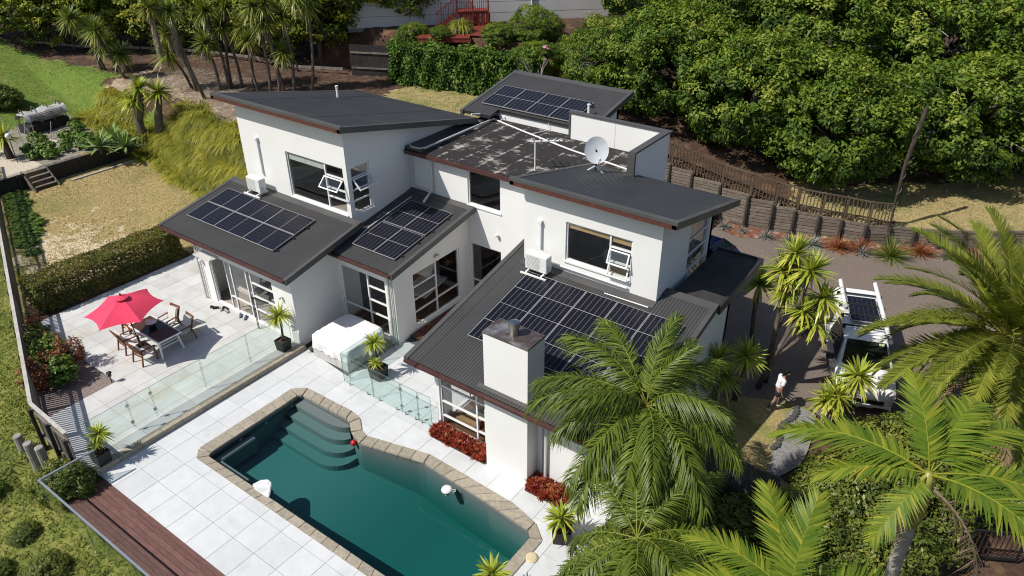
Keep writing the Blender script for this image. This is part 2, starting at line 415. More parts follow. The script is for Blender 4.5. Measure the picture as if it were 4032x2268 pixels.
# ------------------------------------------------------------------ pool
inner = [(-17.95,8.43),(-7.91,8.43),(-7.91,11.64),(-8.08,11.82),(-9.7,11.97),(-12.21,12.11),(-12.48,12.08),(-14.46,11.57),(-14.76,11.63),(-15.03,11.78),(-15.42,12.08),(-15.65,12.16),(-17.8,12.12),(-17.95,12.0)]
outer = [(-18.22,8.13),(-7.6,8.13),(-7.6,11.72),(-7.75,12.0),(-8.1,12.12),(-9.1,12.36),(-11.0,12.48),(-12.49,12.45),(-12.72,12.38),(-13.55,12.2),(-14.55,11.92),(-14.8,12.02),(-15.3,12.4),(-15.8,12.5),(-17.95,12.47),(-18.25,12.35),(-18.4,12.12),(-18.4,8.4)]
def in_poly(x, y, P):
    c = False; n = len(P)
    for i in range(n):
        x1, y1 = P[i]; x2, y2 = P[(i + 1) % n]
        if (y1 > y) != (y2 > y) and x < (x2 - x1) * (y - y1) / (y2 - y1) + x1: c = not c
    return c
def offset_poly(P, d):
    n = len(P); out = []
    for i in range(n):
        a, b, c = Vector(P[i - 1]), Vector(P[i]), Vector(P[(i + 1) % n])
        e1 = (b - a).normalized(); e2 = (c - b).normalized()
        n1 = Vector((e1.y, -e1.x)); n2 = Vector((e2.y, -e2.x)); m = (n1 + n2); m = m / max(.3, m.length_squared) * 2 if m.length > 0 else n1
        out.append((b.x + m.x * d, b.y + m.y * d))
    return out
pool = empty("swimming_pool", (-13, 10.3, 0), 0, "dark teal swimming pool with sandstone coping beside white pavers", "swimming pool")
PO = Vector((-13, 10.3, 0))
def pool_loc(mb): return mb.xf(Matrix.Translation(-PO))
# shell: walls + floor deepening to the right
sh = MB(); n = len(inner)
def pdepth(x): return -1.05 - .75 * float(sm((x + 15.5) / 5.0))
for i in range(n):
    a, b = inner[i], inner[(i + 1) % n]; steps = max(1, int(math.hypot(b[0]-a[0], b[1]-a[1]) / .5))
    for k in range(steps):
        p = [a[0] + (b[0]-a[0])*k/steps, a[1] + (b[1]-a[1])*k/steps]; q = [a[0] + (b[0]-a[0])*(k+1)/steps, a[1] + (b[1]-a[1])*(k+1)/steps]
        sh.add([(p[0],p[1],-.02),(q[0],q[1],-.02),(q[0],q[1],pdepth(q[0])-.05),(p[0],p[1],pdepth(p[0])-.05)], [(0,1,2,3)])
xs = np.linspace(-18.0, -7.88, 36)
for i in range(35):
    sh.add([(xs[i],8.4,pdepth(xs[i])),(xs[i+1],8.4,pdepth(xs[i+1])),(xs[i+1],12.2,pdepth(xs[i+1])),(xs[i],12.2,pdepth(xs[i]))], [(0,1,2,3)])
pool_loc(sh).build("shell", SHELL, pool, loc=PO - PO)
for k in range(4):      # entry steps with rounded right end
    dz = -.20 - .22 * k; y0 = 12.10 - .34 * (k + 1)
    pts = [(-17.94, 12.11), (-17.94, y0)]
    xr = -15.45 + .22 * k
    pts += [(xr - .9, y0)]
    for t in range(1, 7):
        a = -math.pi/2 + (math.pi/2) * t / 6 * .8; pts.append((xr - .9 + .9 * math.cos(a) , y0 + .55 * (1 + math.sin(a)) * (.7 + .25 * k)))
    pts.append((xr, 12.09 if k == 0 else 11.95 - .1 * k)); pts.append((-15.6, 12.11))
    pool_loc(MB().prism(pts, dz - .24, dz)).build("step", SHELL, pool)
pool_loc(MB().box(-17.94,-17.70,8.44,10.0,-.9,-.30).box(-17.70,-16.3,8.44,8.70,-.9,-.30)).build("bench_ledge", SHELL, pool, bevel=.03)
# coping stones along the perimeter
def along(P, t):
    n = len(P); L = [math.hypot(P[(i+1)%n][0]-P[i][0], P[(i+1)%n][1]-P[i][1]) for i in range(n)]
    s = t * sum(L)
    for i in range(n):
        if s <= L[i]: f = s / L[i]; return (P[i][0] + (P[(i+1)%n][0]-P[i][0])*f, P[i][1] + (P[(i+1)%n][1]-P[i][1])*f)
        s -= L[i]
    return P[0]
def seg_stones(Ai, Bi, Ao, Bo, nst, zz=.035):
    for k in range(nst):
        ln = math.hypot(Bi[0]-Ai[0], Bi[1]-Ai[1]); gp = .0035 / max(ln, .2); f0 = k / nst + gp; f1 = (k + 1) / nst - gp
        q = [tuple(Ai[j] + (Bi[j]-Ai[j])*f for j in (0,1)) for f in (f0, f1)] + [tuple(Ao[j] + (Bo[j]-Ao[j])*f for j in (0,1)) for f in (f1, f0)]
        dz = random.uniform(-.006, .006)
        mb = MB().prism(q, -.05, zz + dz)
        # rounded nose: chamfer inner edge
        o = pool_loc(mb).build("coping_stone", COPING, pool, bevel=.012)
runs = [((-17.85,8.40),(-7.94,8.40),(-18.05,8.13),(-7.7,8.13),22),((-7.94,8.42),(-7.94,11.6),(-7.6,8.2),(-7.6,11.7),7),((-7.94,11.62),(-8.12,11.79),(-7.6,11.72),(-8.1,12.12),1),
 ((-8.14,11.79),(-9.72,11.94),(-8.12,12.12),(-9.1,12.36),3),((-9.74,11.94),(-12.2,12.08),(-9.12,12.36),(-12.3,12.47),6),((-12.22,12.08),(-14.44,11.54),(-12.32,12.46),(-14.5,11.93),5),
 ((-14.46,11.54),(-15.05,11.75),(-14.52,11.92),(-14.82,12.02),1),((-15.07,11.76),(-15.44,12.05),(-14.84,12.03),(-15.3,12.4),1),((-15.46,12.06),(-15.67,12.13),(-15.32,12.41),(-15.8,12.5),1),
 ((-15.69,12.13),(-17.78,12.09),(-15.82,12.5),(-17.95,12.47),5),((-17.8,12.09),(-17.92,11.97),(-17.97,12.47),(-18.38,12.15),1),((-17.92,11.95),(-17.92,8.56),(-18.4,12.12),(-18.4,8.45),8),((-17.92,8.54),(-17.85,8.42),(-18.4,8.42),(-18.08,8.13),1)]
for a, b, c, d, k in runs: seg_stones(a, b, c, d, k)
pool_loc(MB().lathe([(.02,.0),(.16,0),(.18,.02),(.13,.05),(.02,.06)], 20, (-7.53, 11.09, .002))).build("skimmer_lid", mat("lid_cream", (.62,.52,.33)), pool)
for q in ((-17.94, 9.6), (-17.94, 10.6), (-17.94, 11.7)):
    pool_loc(MB().box(q[0]-.02, q[0]+.02, q[1]-.05, q[1]+.05, -.3, -.2)).build("jet", WHITEP, pool, bevel=.015)
# water volume
wm = bpy.data.materials.new("pool_water"); wm.use_nodes = True; nt = wm.node_tree; nt.nodes.clear()
out = N(nt, "ShaderNodeOutputMaterial"); tr = N(nt, "ShaderNodeBsdfTransparent"); gl = N(nt, "ShaderNodeBsdfGlossy"); gl.inputs["Roughness"].default_value = .03
fr = N(nt, "ShaderNodeFresnel"); fr.inputs[0].default_value = 1.33; mx = N(nt, "ShaderNodeMixShader")
nz = pos_noise(nt, 2.2, detail=3); bp = N(nt, "ShaderNodeBump"); bp.inputs["Strength"].default_value = .12; bp.inputs["Distance"].default_value = .05
nt.links.new(nz.outputs[0], bp.inputs["Height"]); nt.links.new(bp.outputs[0], gl.inputs["Normal"]); nt.links.new(bp.outputs[0], fr.inputs["Normal"])
nt.links.new(fr.outputs[0], mx.inputs[0]); nt.links.new(tr.outputs[0], mx.inputs[1]); nt.links.new(gl.outputs[0], mx.inputs[2]); nt.links.new(mx.outputs[0], out.inputs[0])
va = N(nt, "ShaderNodeVolumeAbsorption"); va.inputs["Color"].default_value = (.18, .79, .755, 1); va.inputs["Density"].default_value = .94
nt.links.new(va.outputs[0], out.inputs["Volume"])
wp = offset_poly(inner, .02)
wmb = MB().prism(wp, -2.6, -.13)
tag(wmb.build("water", wm), "still teal water filling the swimming pool", None, None, "structure")
# floating dispenser, red ball, white slide end
fd = empty("chlorine_float", (-11.01, 11.73, -.13), .4, "small white round dispenser floating in the pool", "pool float")
MB().lathe([(.03,-.05),(.15,-.04),(.17,.02),(.15,.07),(.09,.09),(.02,.1)], 18).build("cap", WHITEP, fd, smooth=True)
MB().lathe([(.03,-.2),(.07,-.18),(.07,-.04),(.03,-.03)], 12).build("basket", WHITEP, fd)
MB().tube([(.15,0,.03),(.24,.05,.03),(.27,-.02,.03),(.2,-.07,.03)], .015, 6).build("handle", PIPE, fd)
rb = MB().lathe([(.01,-.1)] + [(.1*math.cos(a), .1*math.sin(a)) for a in np.linspace(-1.4,1.4,9)] + [(.01,.1)], 16)
tag(rb.build("ball", mat("ball_red", (.5,.01,.015), rough=.3), smooth=True, loc=(-14.72,11.52,-.09)), "red ball floating against the pool wall near the steps", "ball")
wl = MB(); prof = [(-15.72,8.42),(-15.66,8.68),(-15.5,8.82),(-15.3,8.80),(-15.12,8.62),(-14.95,8.45),(-14.9,8.36),(-15.5,8.34)]
wl.prism(prof, .0, .075)
tag(wl.build("kickboard", mat("slab_white", (.72,.72,.72), (.55,.55,.55), scale=6), bevel=.02), "white curved slab lying over the near pool edge", "board")

# ------------------------------------------------------------------ paved pool deck and patio
def tile_region(name, parent, inside, z0, th, m, x0, x1, y0, y1, hole=None):
    gxs = [-17.26 + .9 * k for k in range(-20, 16)]; gys = [7.78 + .9 * k for k in range(-6, 14)]
    for a in range(len(gxs) - 1):
        for b in range(len(gys) - 1):
            X0, X1, Y0, Y1 = max(gxs[a], x0), min(gxs[a+1], x1), max(gys[b], y0), min(gys[b+1], y1)
            if X1 - X0 < .03 or Y1 - Y0 < .03: continue
            c4 = [(X0,Y0),(X1,Y0),(X1,Y1),(X0,Y1)]
            nI = [inside(*p) for p in c4 + [((X0+X1)/2,(Y0+Y1)/2)]]
            hh = [hole and in_poly(p[0], p[1], hole) for p in c4] if hole else [False]*4
            near = hole and any(in_poly(X0 + (X1-X0)*i/8, Y0 + (Y1-Y0)*j/8, hole) for i in range(9) for j in range(9))
            if all(nI) and not near:
                g = .006
                block(name, m, parent, ((X0+X1)/2,(Y0+Y1)/2,z0-th/2+random.uniform(-.0015,.0015)), (X1-X0-2*g,Y1-Y0-2*g,th))
            elif any(nI) or near:
                nn = 16; mb = MB(); keep = np.zeros((nn, nn), bool)
                for i in range(nn):
                    for j in range(nn):
                        px = X0 + (X1-X0)*(i+.5)/nn; py = Y0 + (Y1-Y0)*(j+.5)/nn
                        keep[i, j] = inside(px, py) and not (hole and in_poly(px, py, hole))
                if keep.sum() < 3: continue
                for j in range(nn):
                    i = 0
                    while i < nn:
                        if keep[i, j]:
                            k = i
                            while k < nn and keep[k, j]: k += 1
                            mb.box(X0+(X1-X0)*i/nn+(.006 if i == 0 else 0), X0+(X1-X0)*k/nn-(.006 if k == nn else 0), Y0+(Y1-Y0)*j/nn+(.006 if j == 0 else 0), Y0+(Y1-Y0)*(j+1)/nn-(.006 if j == nn-1 else 0), z0-th, z0)
                            i = k
                        else: i += 1
                mb.build(name, m, parent)
deck = tag(sheet("pool_deck", [(-19.9,6.0),(-6.5,6.0),(-6.5,20.0),(-19.9,20.0)], -.03, GROUT, "white paved deck around the swimming pool"), None)
# cut the bedding sheet around the pool
bpy.data.objects.remove(deck)
hole_mid = offset_poly(inner, .14)
mbs = MB()
for i in range(134):
    for j in range(140):
        px, py = -19.9 + .1 * i, 6.0 + .1 * j
        if not in_poly(px + .05, py + .05, hole_mid) and not (px > -7 and py > 15.8): 
            if i and mbs.f and False: pass
            mbs.add([(px,py,-.03),(px+.1,py,-.03),(px+.1,py+.1,-.03),(px,py+.1,-.03)], [(0,1,2,3)])
deck = tag(mbs.build("pool_deck", GROUT), "white paved deck around the swimming pool", None, None, "structure")
tile_region("paver", deck, lambda x, y: not (x > -13 and y > 13.62) and not (x < -17.2 and y > 16.25), 0.0, .035, PAVER_D, -19.86, -6.5, 6.0, 16.6, hole_mid)
# terrain must not poke through the pool: cut the ground faces there
bm = bmesh.new(); bm.from_mesh(ground_me)
kill = [f for f in bm.faces if -18.6 < f.calc_center_median().x < -7.3 and 8.0 < f.calc_center_median().y < 12.7]
bmesh.ops.delete(bm, geom=kill, context='FACES'); bm.to_mesh(ground_me); bm.free()

def patio_in(x, y):
    if x > -20.12 or x < -29.72: return False
    if y > 14.02 and x > -25.98: return False
    if x < -23.55 and y < 8.66: return False
    return y > np.interp(x, FLx, FLy) + .06
patio = tag(MB().prism([(-29.72,8.7),(-23.55,8.6),(-23.55,6.2),(-22.4,5.8),(-20.12,5.8),(-20.12,14.0),(-25.95,14.0),(-25.95,17.0),(-29.72,17.0)], -.08, .15).build("patio", GROUT), "raised weathered paved terrace in front of the bedroom wing", None, None, "structure")
tile_region("paver", patio, patio_in, .18, .035, PAVER_P, -29.72, -20.12, 5.75, 17.0)
for k in range(11):      # sandstone kerb along the edge of the terrace
    y0 = 5.95 + k * .735; block("kerb_stone", COPING, patio, (-19.985, y0 + .365, .085), (.27, .722, .20))
block("riser", DARKTRIM, patio, (-19.90, 9.98, .03), (.05, 8.06, .16))
sheet("bed_soil", [(-29.7,8.72),(-29.0,8.66),(-23.55,8.62),(-23.55,6.2),(-29.9,8.5)], .165, mat("pebble_mulch", (.30,.24,.22),(.15,.115,.10),scale=18,rough=1,bump=1,bscale=25), "pebble mulched garden bed along the left fence")
sheet("hedge_soil", [(-31.4,9.2),(-29.75,8.75),(-29.75,15.9),(-31.2,15.9)], .17, SOIL, "bare soil under the clipped hedge")
# timber deck strip at the bottom left with glass balustrade, boards run along X
td = tag(MB().box(-19.65, -6.0, 4.82, 5.98, -.3, -.16).build("timber_deck_frame", DARKTRIM), "red brown timber deck strip along the near edge of the paving", None, None, "structure")
td.name = "timber_deck"
for r in range(8):
    yy = 4.86 + r * .145; x = -19.64
    zz = -.03 if yy > 5.16 else -.07
    while x < -7:
        ln = min(random.uniform(1.6, 3.4), -6.0 - x)
        block("deck_board", DECKT, td, (x + ln/2, yy + .066, zz - .012), (ln - .006, .136, .03)); x += ln
# dark timber courtyard deck between the wings
cd = tag(MB().box(-17.15, -13.6, 16.85, 20.55, -.02, .12).build("courtyard_deck", DARKTRIM), "dark red timber deck in the courtyard", None, None, "structure")
for k in range(26):
    block("deck_board", DECKR, cd, (-15.37, 16.92 + k * .141, .135), (3.5, .133, .03))
# ------------------------------------------------------------------ the house
house = empty("house", (-17, 18, 0), 0, "two storey white stucco house with dark grey mono pitch metal roofs", "house")
HO = Vector((-17, 18, 0))
def hpart(mb, name, m, parent=None, **k):
    """build a part of the house; vertices are given in world space"""
    p = parent or house
    off = HO if p is house else HO
    return mb.xf(Matrix.Translation(-HO)).build(name, m, p, **k)
def hblock(name, m, parent, c, size, rz=0):
    return block(name, m, parent or house, (c[0]-HO.x, c[1]-HO.y, c[2]-HO.z), size, rz)

def wall(plane, c, outline, holes=(), th=.18, inward=1, m=None, name="wall"):
    loops = [list(outline)] + [[(a,e),(b,e),(b,f),(a,f)] for a, b, e, f in holes]
    tri = tessellate_polygon([[Vector((u, z, 0)) for u, z in lp] for lp in loops])
    flat = [p for lp in loops for p in lp]; n = len(flat)
    P = (lambda u, z, d: (u, c + d, z)) if plane == 'y' else (lambda u, z, d: (c + d, u, z))
    V = [P(u, z, 0) for u, z in flat] + [P(u, z, inward * th) for u, z in flat]
    F = [tuple(t) for t in tri] + [tuple(i + n for i in t) for t in tri]
    b = 0
    for lp in loops:
        k = len(lp)
        for i in range(k): F.append((b+i, b+(i+1)%k, n+b+(i+1)%k, n+b+i))
        b += k
    mb = MB().add(V, F)
    me = mb.xf(Matrix.Translation(-HO)).mesh(name, m or STUCCO)
    bm = bmesh.new(); bm.from_mesh(me); bmesh.ops.recalc_face_normals(bm, faces=bm.faces[:]); bm.to_mesh(me); bm.free()
    return link(name, me, house)

def rect(u0, u1, z0, z1): return [(u0,z0),(u1,z0),(u1,z1),(u0,z1)]

def window(plane, c, inward, u0, u1, z0, z1, vs=(), hs=(), fw=.055, depth=.07, off=.05, skip=(), glass=None, name="window", sill=True, blind=()):
    P = (lambda a, b, e, f, d0, d1: (a, b, c+min(inward*d0,inward*d1), c+max(inward*d0,inward*d1), e, f)) if plane == 'y' else (lambda a, b, e, f, d0, d1: (c+min(inward*d0,inward*d1), c+max(inward*d0,inward*d1), a, b, e, f))
    mb = MB(); h = fw / 2
    mb.box(*P(u0, u0+fw, z0, z1, off, off+depth)); mb.box(*P(u1-fw, u1, z0, z1, off, off+depth))
    mb.box(*P(u0+fw, u1-fw, z0, z0+fw, off, off+depth)); mb.box(*P(u0+fw, u1-fw, z1-fw, z1, off, off+depth))
    for v in vs: mb.box(*P(v-h, v+h, z0+fw, z1-fw, off+.002, off+depth-.002))
    cols = [u0+h] + list(vs) + [u1-h]
    w = hpart(mb, name, WHITE)
    k = 0
    for i in range(len(cols) - 1):
        a, b = cols[i], cols[i+1]
        zz = sorted({z for (p, q, z) in hs if p <= a + .1 and q >= b - .1})
        lv = [z0+h] + zz + [z1-h]
        for z in zz:
            hpart(MB().box(*P(a+h, b-h, z-h, z+h, off+.004, off+depth-.004)), "rail", WHITE, w)
        for j in range(len(lv) - 1):
            if k not in skip:
                hpart(MB().box(*P(a+h-.005, b-h+.005, lv[j]+h-.005, lv[j+1]-h+.005, off+.03, off+.04)), "pane", glass or GLASS, w)
            k += 1
    if sill: hpart(MB().box(*P(u0-.04, u1+.04, z0-.05, z0-.002, -.05, off+.02)), "sill", WHITE, w)
    for a, b, e, f, m in blind: hpart(MB().box(*P(a, b, e, f, off+.05, off+.055)), "blind", m, w)
    return w
BLIND = mat("blind_pale", (.66,.70,.68)); BLINDY = mat("blind_tan", (.60,.40,.19))

# ---- walls
zr1 = lambda y: 3.33 + .205 * (y - 13.5)          # bedroom wing roof
zr2 = lambda y: 3.37 + .175 * (y - 15.83)         # dining wing roof
zr3 = lambda y: 3.09 + .215 * (y - 13.1)          # living wing roof
zu1 = lambda y: 7.88 - .22 * (y - 16.75)          # upper left block
zu2 = lambda y: 7.20 - .224 * (y - 17.85)         # upper right block
zu3 = lambda y: 6.40 + .20 * (y - 25.4)           # rear block
EP = .17
wall('y', 14.0, rect(-25.95, -20.1, 0, zr1(14)-EP), [(-25.2, -21.25, .20, 2.45)])
wall('x', -20.1, [(14.18,0),(17.25,0),(17.25,zr1(17.25)-EP),(14.18,zr1(14.18)-EP)], inward=-1)
wall('x', -25.95, [(14.18,0),(17.25,0),(17.25,zr1(17.25)-EP),(14.18,zr1(14.18)-EP)], inward=1)
wall('y', 17.0, rect(-25.77, -20.28, 0, 3.9), th=.12, m=INWALL, name="inner_wall")
wall('y', 17.25, rect(-26.29, -20.1, 3.6, zu1(17.25)-EP), [(-23.53, -20.31, 4.18, 6.06)])
wall('x', -20.1, [(17.43,3.0),(24.2,3.0),(24.2,zu1(24.2)-EP),(17.43,zu1(17.43)-EP)], [(17.45, 18.40, 4.18, 6.06)], inward=-1)
wall('x', -26.29, [(17.43,0),(24.2,0),(24.2,zu1(24.2)-EP),(17.43,zu1(17.43)-EP)], inward=1)
wall('y', 24.2, rect(-26.29, -20.1, 0, zu1(24.2)-EP), inward=-1)
wall('y', 16.27, rect(-20.1, -17.2, 0, zr2(16.27)-EP), [(-20.04, -17.66, .10, 2.62)])
wall('x', -17.2, [(16.45,0),(20.6,0),(20.6,zr2(20.6)-EP),(16.45,zr2(16.45)-EP)], [(17.28, 19.98, .26, 2.57)], inward=-1)
wall('y', 20.6, rect(-17.2, -12.6, 0, 5.8), [(-17.12, -15.56, .24, 2.58), (-17.14, -15.56, 4.24, 5.67)])
wall('y', 20.62, rect(-20.1, -17.2, 3.6, 5.8))
wall('x', -13.0, [(13.82,0),(20.6,0),(20.6,zr3(20.6)-EP),(13.82,zr3(13.82)-EP)], [(14.2, 17.2, .1, 2.4)], inward=1)
wall('y', 13.64, rect(-13.0, -6.45, 0, zr3(13.64)-EP), [(-12.84, -10.66, .08, 2.62)])
wall('x', -6.45, [(13.82,0),(20.85,0),(20.85,4.05),(19.0,4.05),(13.82,zr3(13.82)-EP)], inward=-1)
wall('y', 18.3, rect(-12.85, -7.92, 3.9, zu2(18.3)-EP), [(-11.23, -8.86, 4.63, 6.01)])
wall('x', -7.92, [(18.48,3.6),(22.3,3.6),(22.3,zu2(22.3)-EP),(18.48,zu2(18.48)-EP)], [(20.42, 22.0, 3.66, 6.05)], inward=-1)
wall('x', -12.85, [(18.48,3.6),(22.3,3.6),(22.3,zu2(22.3)-EP),(18.48,zu2(18.48)-EP)], inward=1)
wall('y', 22.3, rect(-11.1, -7.92, 0, zu2(22.3)-EP), inward=-1)
wall('x', -11.1, rect(22.5, 25.28, 0, 7.0), inward=-1, th=.16)
wall('y', 25.1, rect(-15.35, -11.26, 5.8, 7.0), th=.16)
wall('y', 25.8, rect(-20.3, -15.0, 3, zu3(25.8)-EP))
wall('x', -20.3, [(25.98,2),(28.5,2),(28.5,zu3(28.5)-EP),(25.98,zu3(25.98)-EP)], inward=1)
wall('x', -15.0, [(25.98,0),(28.5,0),(28.5,zu3(28.5)-EP),(25.98,zu3(25.98)-EP)], inward=-1)
wall('y', 28.5, rect(-20.3, -15.0, 0, zu3(28.5)-EP), inward=-1)
wall('y', 20.85, rect(-11.1, -6.45, 0, 4.05), inward=-1)
# parapet cappings
hpart(MB().box(-15.42, -11.0, 25.06, 25.30, 7.0, 7.07), "parapet_cap", ROOFTRIM)
hpart(MB().box(-11.30, -11.04, 22.40, 25.06, 7.0, 7.07).box(-11.31, -11.03, 22.36, 22.46, 5.3, 6.998), "parapet_cap", ROOFTRIM)
hpart(MB().box(-15.42, -15.355, 25.06, 25.30, 5.96, 6.998), "parapet_cap", ROOFTRIM)
hpart(MB().box(-13.32, -13.30, 25.094, 25.1, 5.96, 6.99), "panel_joint", PIPE)

# ---- floors and ceilings
for nm, m, b in (("floor", CARPET, (-25.77,-20.28,14.18,17.0,.0,.19)), ("floor", TIMBERFLOOR, (-20.0,-17.38,16.45,26.0,-.05,.16)), ("floor", TIMBERFLOOR, (-17.36,-13.05,20.78,25.8,-.05,.155)),
                 ("floor", TIMBERFLOOR, (-12.82,-6.63,13.82,20.67,-.02,.08)), ("floor", CARPET, (-26.11,-20.28,17.43,24.02,3.3,3.45)), ("floor", CARPET, (-20.0,-11.28,20.8,25.8,3.25,3.45)), ("floor", CARPET, (-12.67,-8.1,18.48,22.12,3.45,3.6)),
                 ("ceiling", INWALL, (-20.27,-17.4,20.8,25.7,5.6,5.79))):
    hpart(MB().box(*b), nm, m)
for b in ((-20.0,-13.1,24.4,24.5,.16,3.24),(-26.1,-20.3,21.0,21.1,3.46,6.4),(-19.9,-11.4,23.9,24.0,3.46,5.6),(-12.6,-8.1,21.2,21.3,3.62,6.2),(-12.8,-6.65,17.6,17.7,.1,3.2)):
    hpart(MB().box(*b), "inner_wall", INWALL)

# ---- corrugated roofs
def roof(x0, x1, ya, yb, zf, name="roof", pitch=.10, amp=.017, front=None, back=None, left=True, right=True, slab=True, seams=0):
    n = int((x1 - x0) / pitch * 6); xs = np.linspace(x0, x1, n)
    dz = amp * np.cos((xs - x0) / pitch * 2 * np.pi)
    ys = np.linspace(ya, yb, 6); V = np.zeros((6, n, 3))
    for i, y in enumerate(ys):
        V[i, :, 0] = xs; V[i, :, 1] = y; V[i, :, 2] = zf(y) + dz
    ii = (np.arange(5)[:, None] * n + np.arange(n - 1)[None]).ravel(); F = np.stack([ii, ii+1, ii+n+1, ii+n], 1)
    V = V.reshape(-1, 3) - np.array(HO)
    r = link(name, npmesh(name, V, F, ROOF, smooth=False), house)
    if slab:
        s = MB(); a, b = (x0+.03, x1-.03), (ya+.03, yb-.03)
        s.add([(x, y, zf(y) - d) for d in (.14, .03) for x, y in ((a[0],b[0]),(a[1],b[0]),(a[1],b[1]),(a[0],b[1]))], [(3,2,1,0),(4,5,6,7),(0,1,5,4),(1,2,6,5),(2,3,7,6),(3,0,4,7)])
        hpart(s, "soffit", DARKTRIM, r)
    for flag, x, sgn in ((left, x0, -1), (right, x1, 1)):
        if flag:
            xa, xb = x - .10, x + .06
            if sgn > 0: xa, xb = x - .06, x + .10
            s = MB(); s.add([(xx, y, zf(y) + d) for d in (-.20, .025) for xx, y in ((xa,ya-.03),(xb,ya-.03),(xb,yb),(xa,yb))], [(3,2,1,0),(4,5,6,7),(0,1,5,4),(1,2,6,5),(2,3,7,6),(3,0,4,7)])
            hpart(s, "barge_capping", ROOFTRIM, r)
    for where, y, sg in ((front, ya, -1), (back, yb, 1)):
        if where == 'gutter':
            hpart(MB().box(x0-.02, x1+.02, min(y, y+sg*.13), max(y, y+sg*.13), zf(y)-.105, zf(y)-.025), "gutter", GUTTER, r)
        elif where == 'fascia':
            yy = y + sg * .04
            hpart(MB().box(x0-.11, x1+.11, min(y-sg*.12, yy), max(y-sg*.12, yy), zf(y)-.07, zf(y)+.035), "fascia_cap", ROOFTRIM, r)
            hpart(MB().box(x0-.09, x1+.09, min(y-sg*.02, yy-sg*.01), max(y-sg*.02, yy-sg*.01), zf(y)-.215, zf(y)-.072), "fascia_board", RUST, r)
        elif where == 'flash':
            s = MB(); ye = y - sg * .30
            s.add([(xx, q, zf(q) + d) for d in (-.01, .022) for xx, q in ((x0-.02,y),(x1+.02,y),(x1+.02,ye),(x0-.02,ye))], [(0,1,2,3),(7,6,5,4),(4,5,1,0),(5,6,2,1),(6,7,3,2),(7,4,0,3)])
            hpart(s, "flashing", ROOFTRIM, r)
    if seams:
        s = MB(); x = x0 + .76
        while x < x1 - .2:
            s.add([(xx, y, zf(y) + .0135) for xx, y in ((x-.008,ya),(x+.008,ya),(x+.008,yb),(x-.008,yb))], [(0,1,2,3)]); x += .76
        hpart(s, "sheet_lap", DARKTRIM, r)
    return r
roofA = roof(-27.2, -19.65, 13.5, 17.24, zr1, front='gutter', back='flash')
roofB = roof(-20.09, -16.85, 15.83, 20.59, zr2, front='gutter', back='flash', left=False)
roofC = roof(-13.35, -12.87, 12.87, 20.59, zr3, front='gutter', right=False)
roofC2 = roof(-12.87, -7.9, 12.87, 18.29, zr3, front='gutter', back='flash', left=False, right=False)
roofC3 = roof(-7.9, -6.3, 12.87, 19.0, zr3, front='gutter', back='flash', left=False)
roofD = roof(-26.85, -19.65, 16.75, 24.4, zu1, front='fascia', seams=1)
roofE = roof(-13.0, -7.42, 17.85, 22.95, zu2, front='fascia')
roofF = roof(-20.72, -19.2, 24.75, 28.9, zu3, back='flash', right=False)
roofF2 = roof(-19.2, -14.65, 25.35, 28.9, zu3, back='flash', left=False)
hpart(MB().box(-19.2, -15.36, 25.44, 25.6, 5.95, 6.32), "wall", STUCCO)
# small lower roof pieces against the flat roof
hpart(MB().box(-20.09, -19.2, 20.36, 23.6, 5.96, 6.06), "gutter_cover", ROOFTRIM)

# flat membrane roof
mm, nt, p, out = base_mat("roof_membrane"); p.inputs["Roughness"].default_value = .95
g = N(nt, "ShaderNodeNewGeometry"); sp = N(nt, "ShaderNodeSeparateXYZ"); nt.links.new(g.outputs["Position"], sp.inputs[0])
n1 = pos_noise(nt, 1.1, detail=8, rough=.7, stretch=(1.0, 2.0, 1)); n2 = pos_noise(nt, 5, detail=6, rough=.75, stretch=(1, 2.5, 1))
dv = N(nt, "ShaderNodeMath", operation='MULTIPLY'); dv.inputs[1].default_value = 1.06; nt.links.new(sp.outputs[0], dv.inputs[0])
ad = N(nt, "ShaderNodeMath", operation='MULTIPLY_ADD'); nt.links.new(n2.outputs[0], ad.inputs[0]); ad.inputs[1].default_value = .10; nt.links.new(dv.outputs[0], ad.inputs[2])
fc = N(nt, "ShaderNodeMath", operation='FRACT'); nt.links.new(ad.outputs[0], fc.inputs[0])
sb = N(nt, "ShaderNodeMath", operation='SUBTRACT'); nt.links.new(fc.outputs[0], sb.inputs[0]); sb.inputs[1].default_value = .5
ab = N(nt, "ShaderNodeMath", operation='ABSOLUTE'); nt.links.new(sb.outputs[0], ab.inputs[0])
seam = N(nt, "ShaderNodeMapRange"); seam.inputs[1].default_value = .10; seam.inputs[2].default_value = 0; nt.links.new(ab.outputs[0], seam.inputs[0])
s1 = N(nt, "ShaderNodeMath", operation='MULTIPLY_ADD'); nt.links.new(seam.outputs[0], s1.inputs[0]); s1.inputs[1].default_value = .11; nt.links.new(n1.outputs[0], s1.inputs[2])
s2 = N(nt, "ShaderNodeMath", operation='MULTIPLY_ADD'); nt.links.new(n2.outputs[0], s2.inputs[0]); s2.inputs[1].default_value = .42; nt.links.new(s1.outputs[0], s2.inputs[2])
rr = ramp(nt, [(.77, (.019,.016,.015)), (.83, (.24,.21,.185)), (.95, (.42,.38,.34))]); nt.links.new(s2.outputs[0], rr.inputs[0]); nt.links.new(rr.outputs[0], p.inputs["Base Color"])
MEMB = mm
fr_ = hpart(MB().box(-20.09, -11.28, 20.37, 25.79, 5.80, 5.95), "flat_roof", MEMB)
hpart(MB().box(-20.05, -12.95, 20.27, 20.365, 5.78, 5.93), "gutter", GUTTER, fr_)
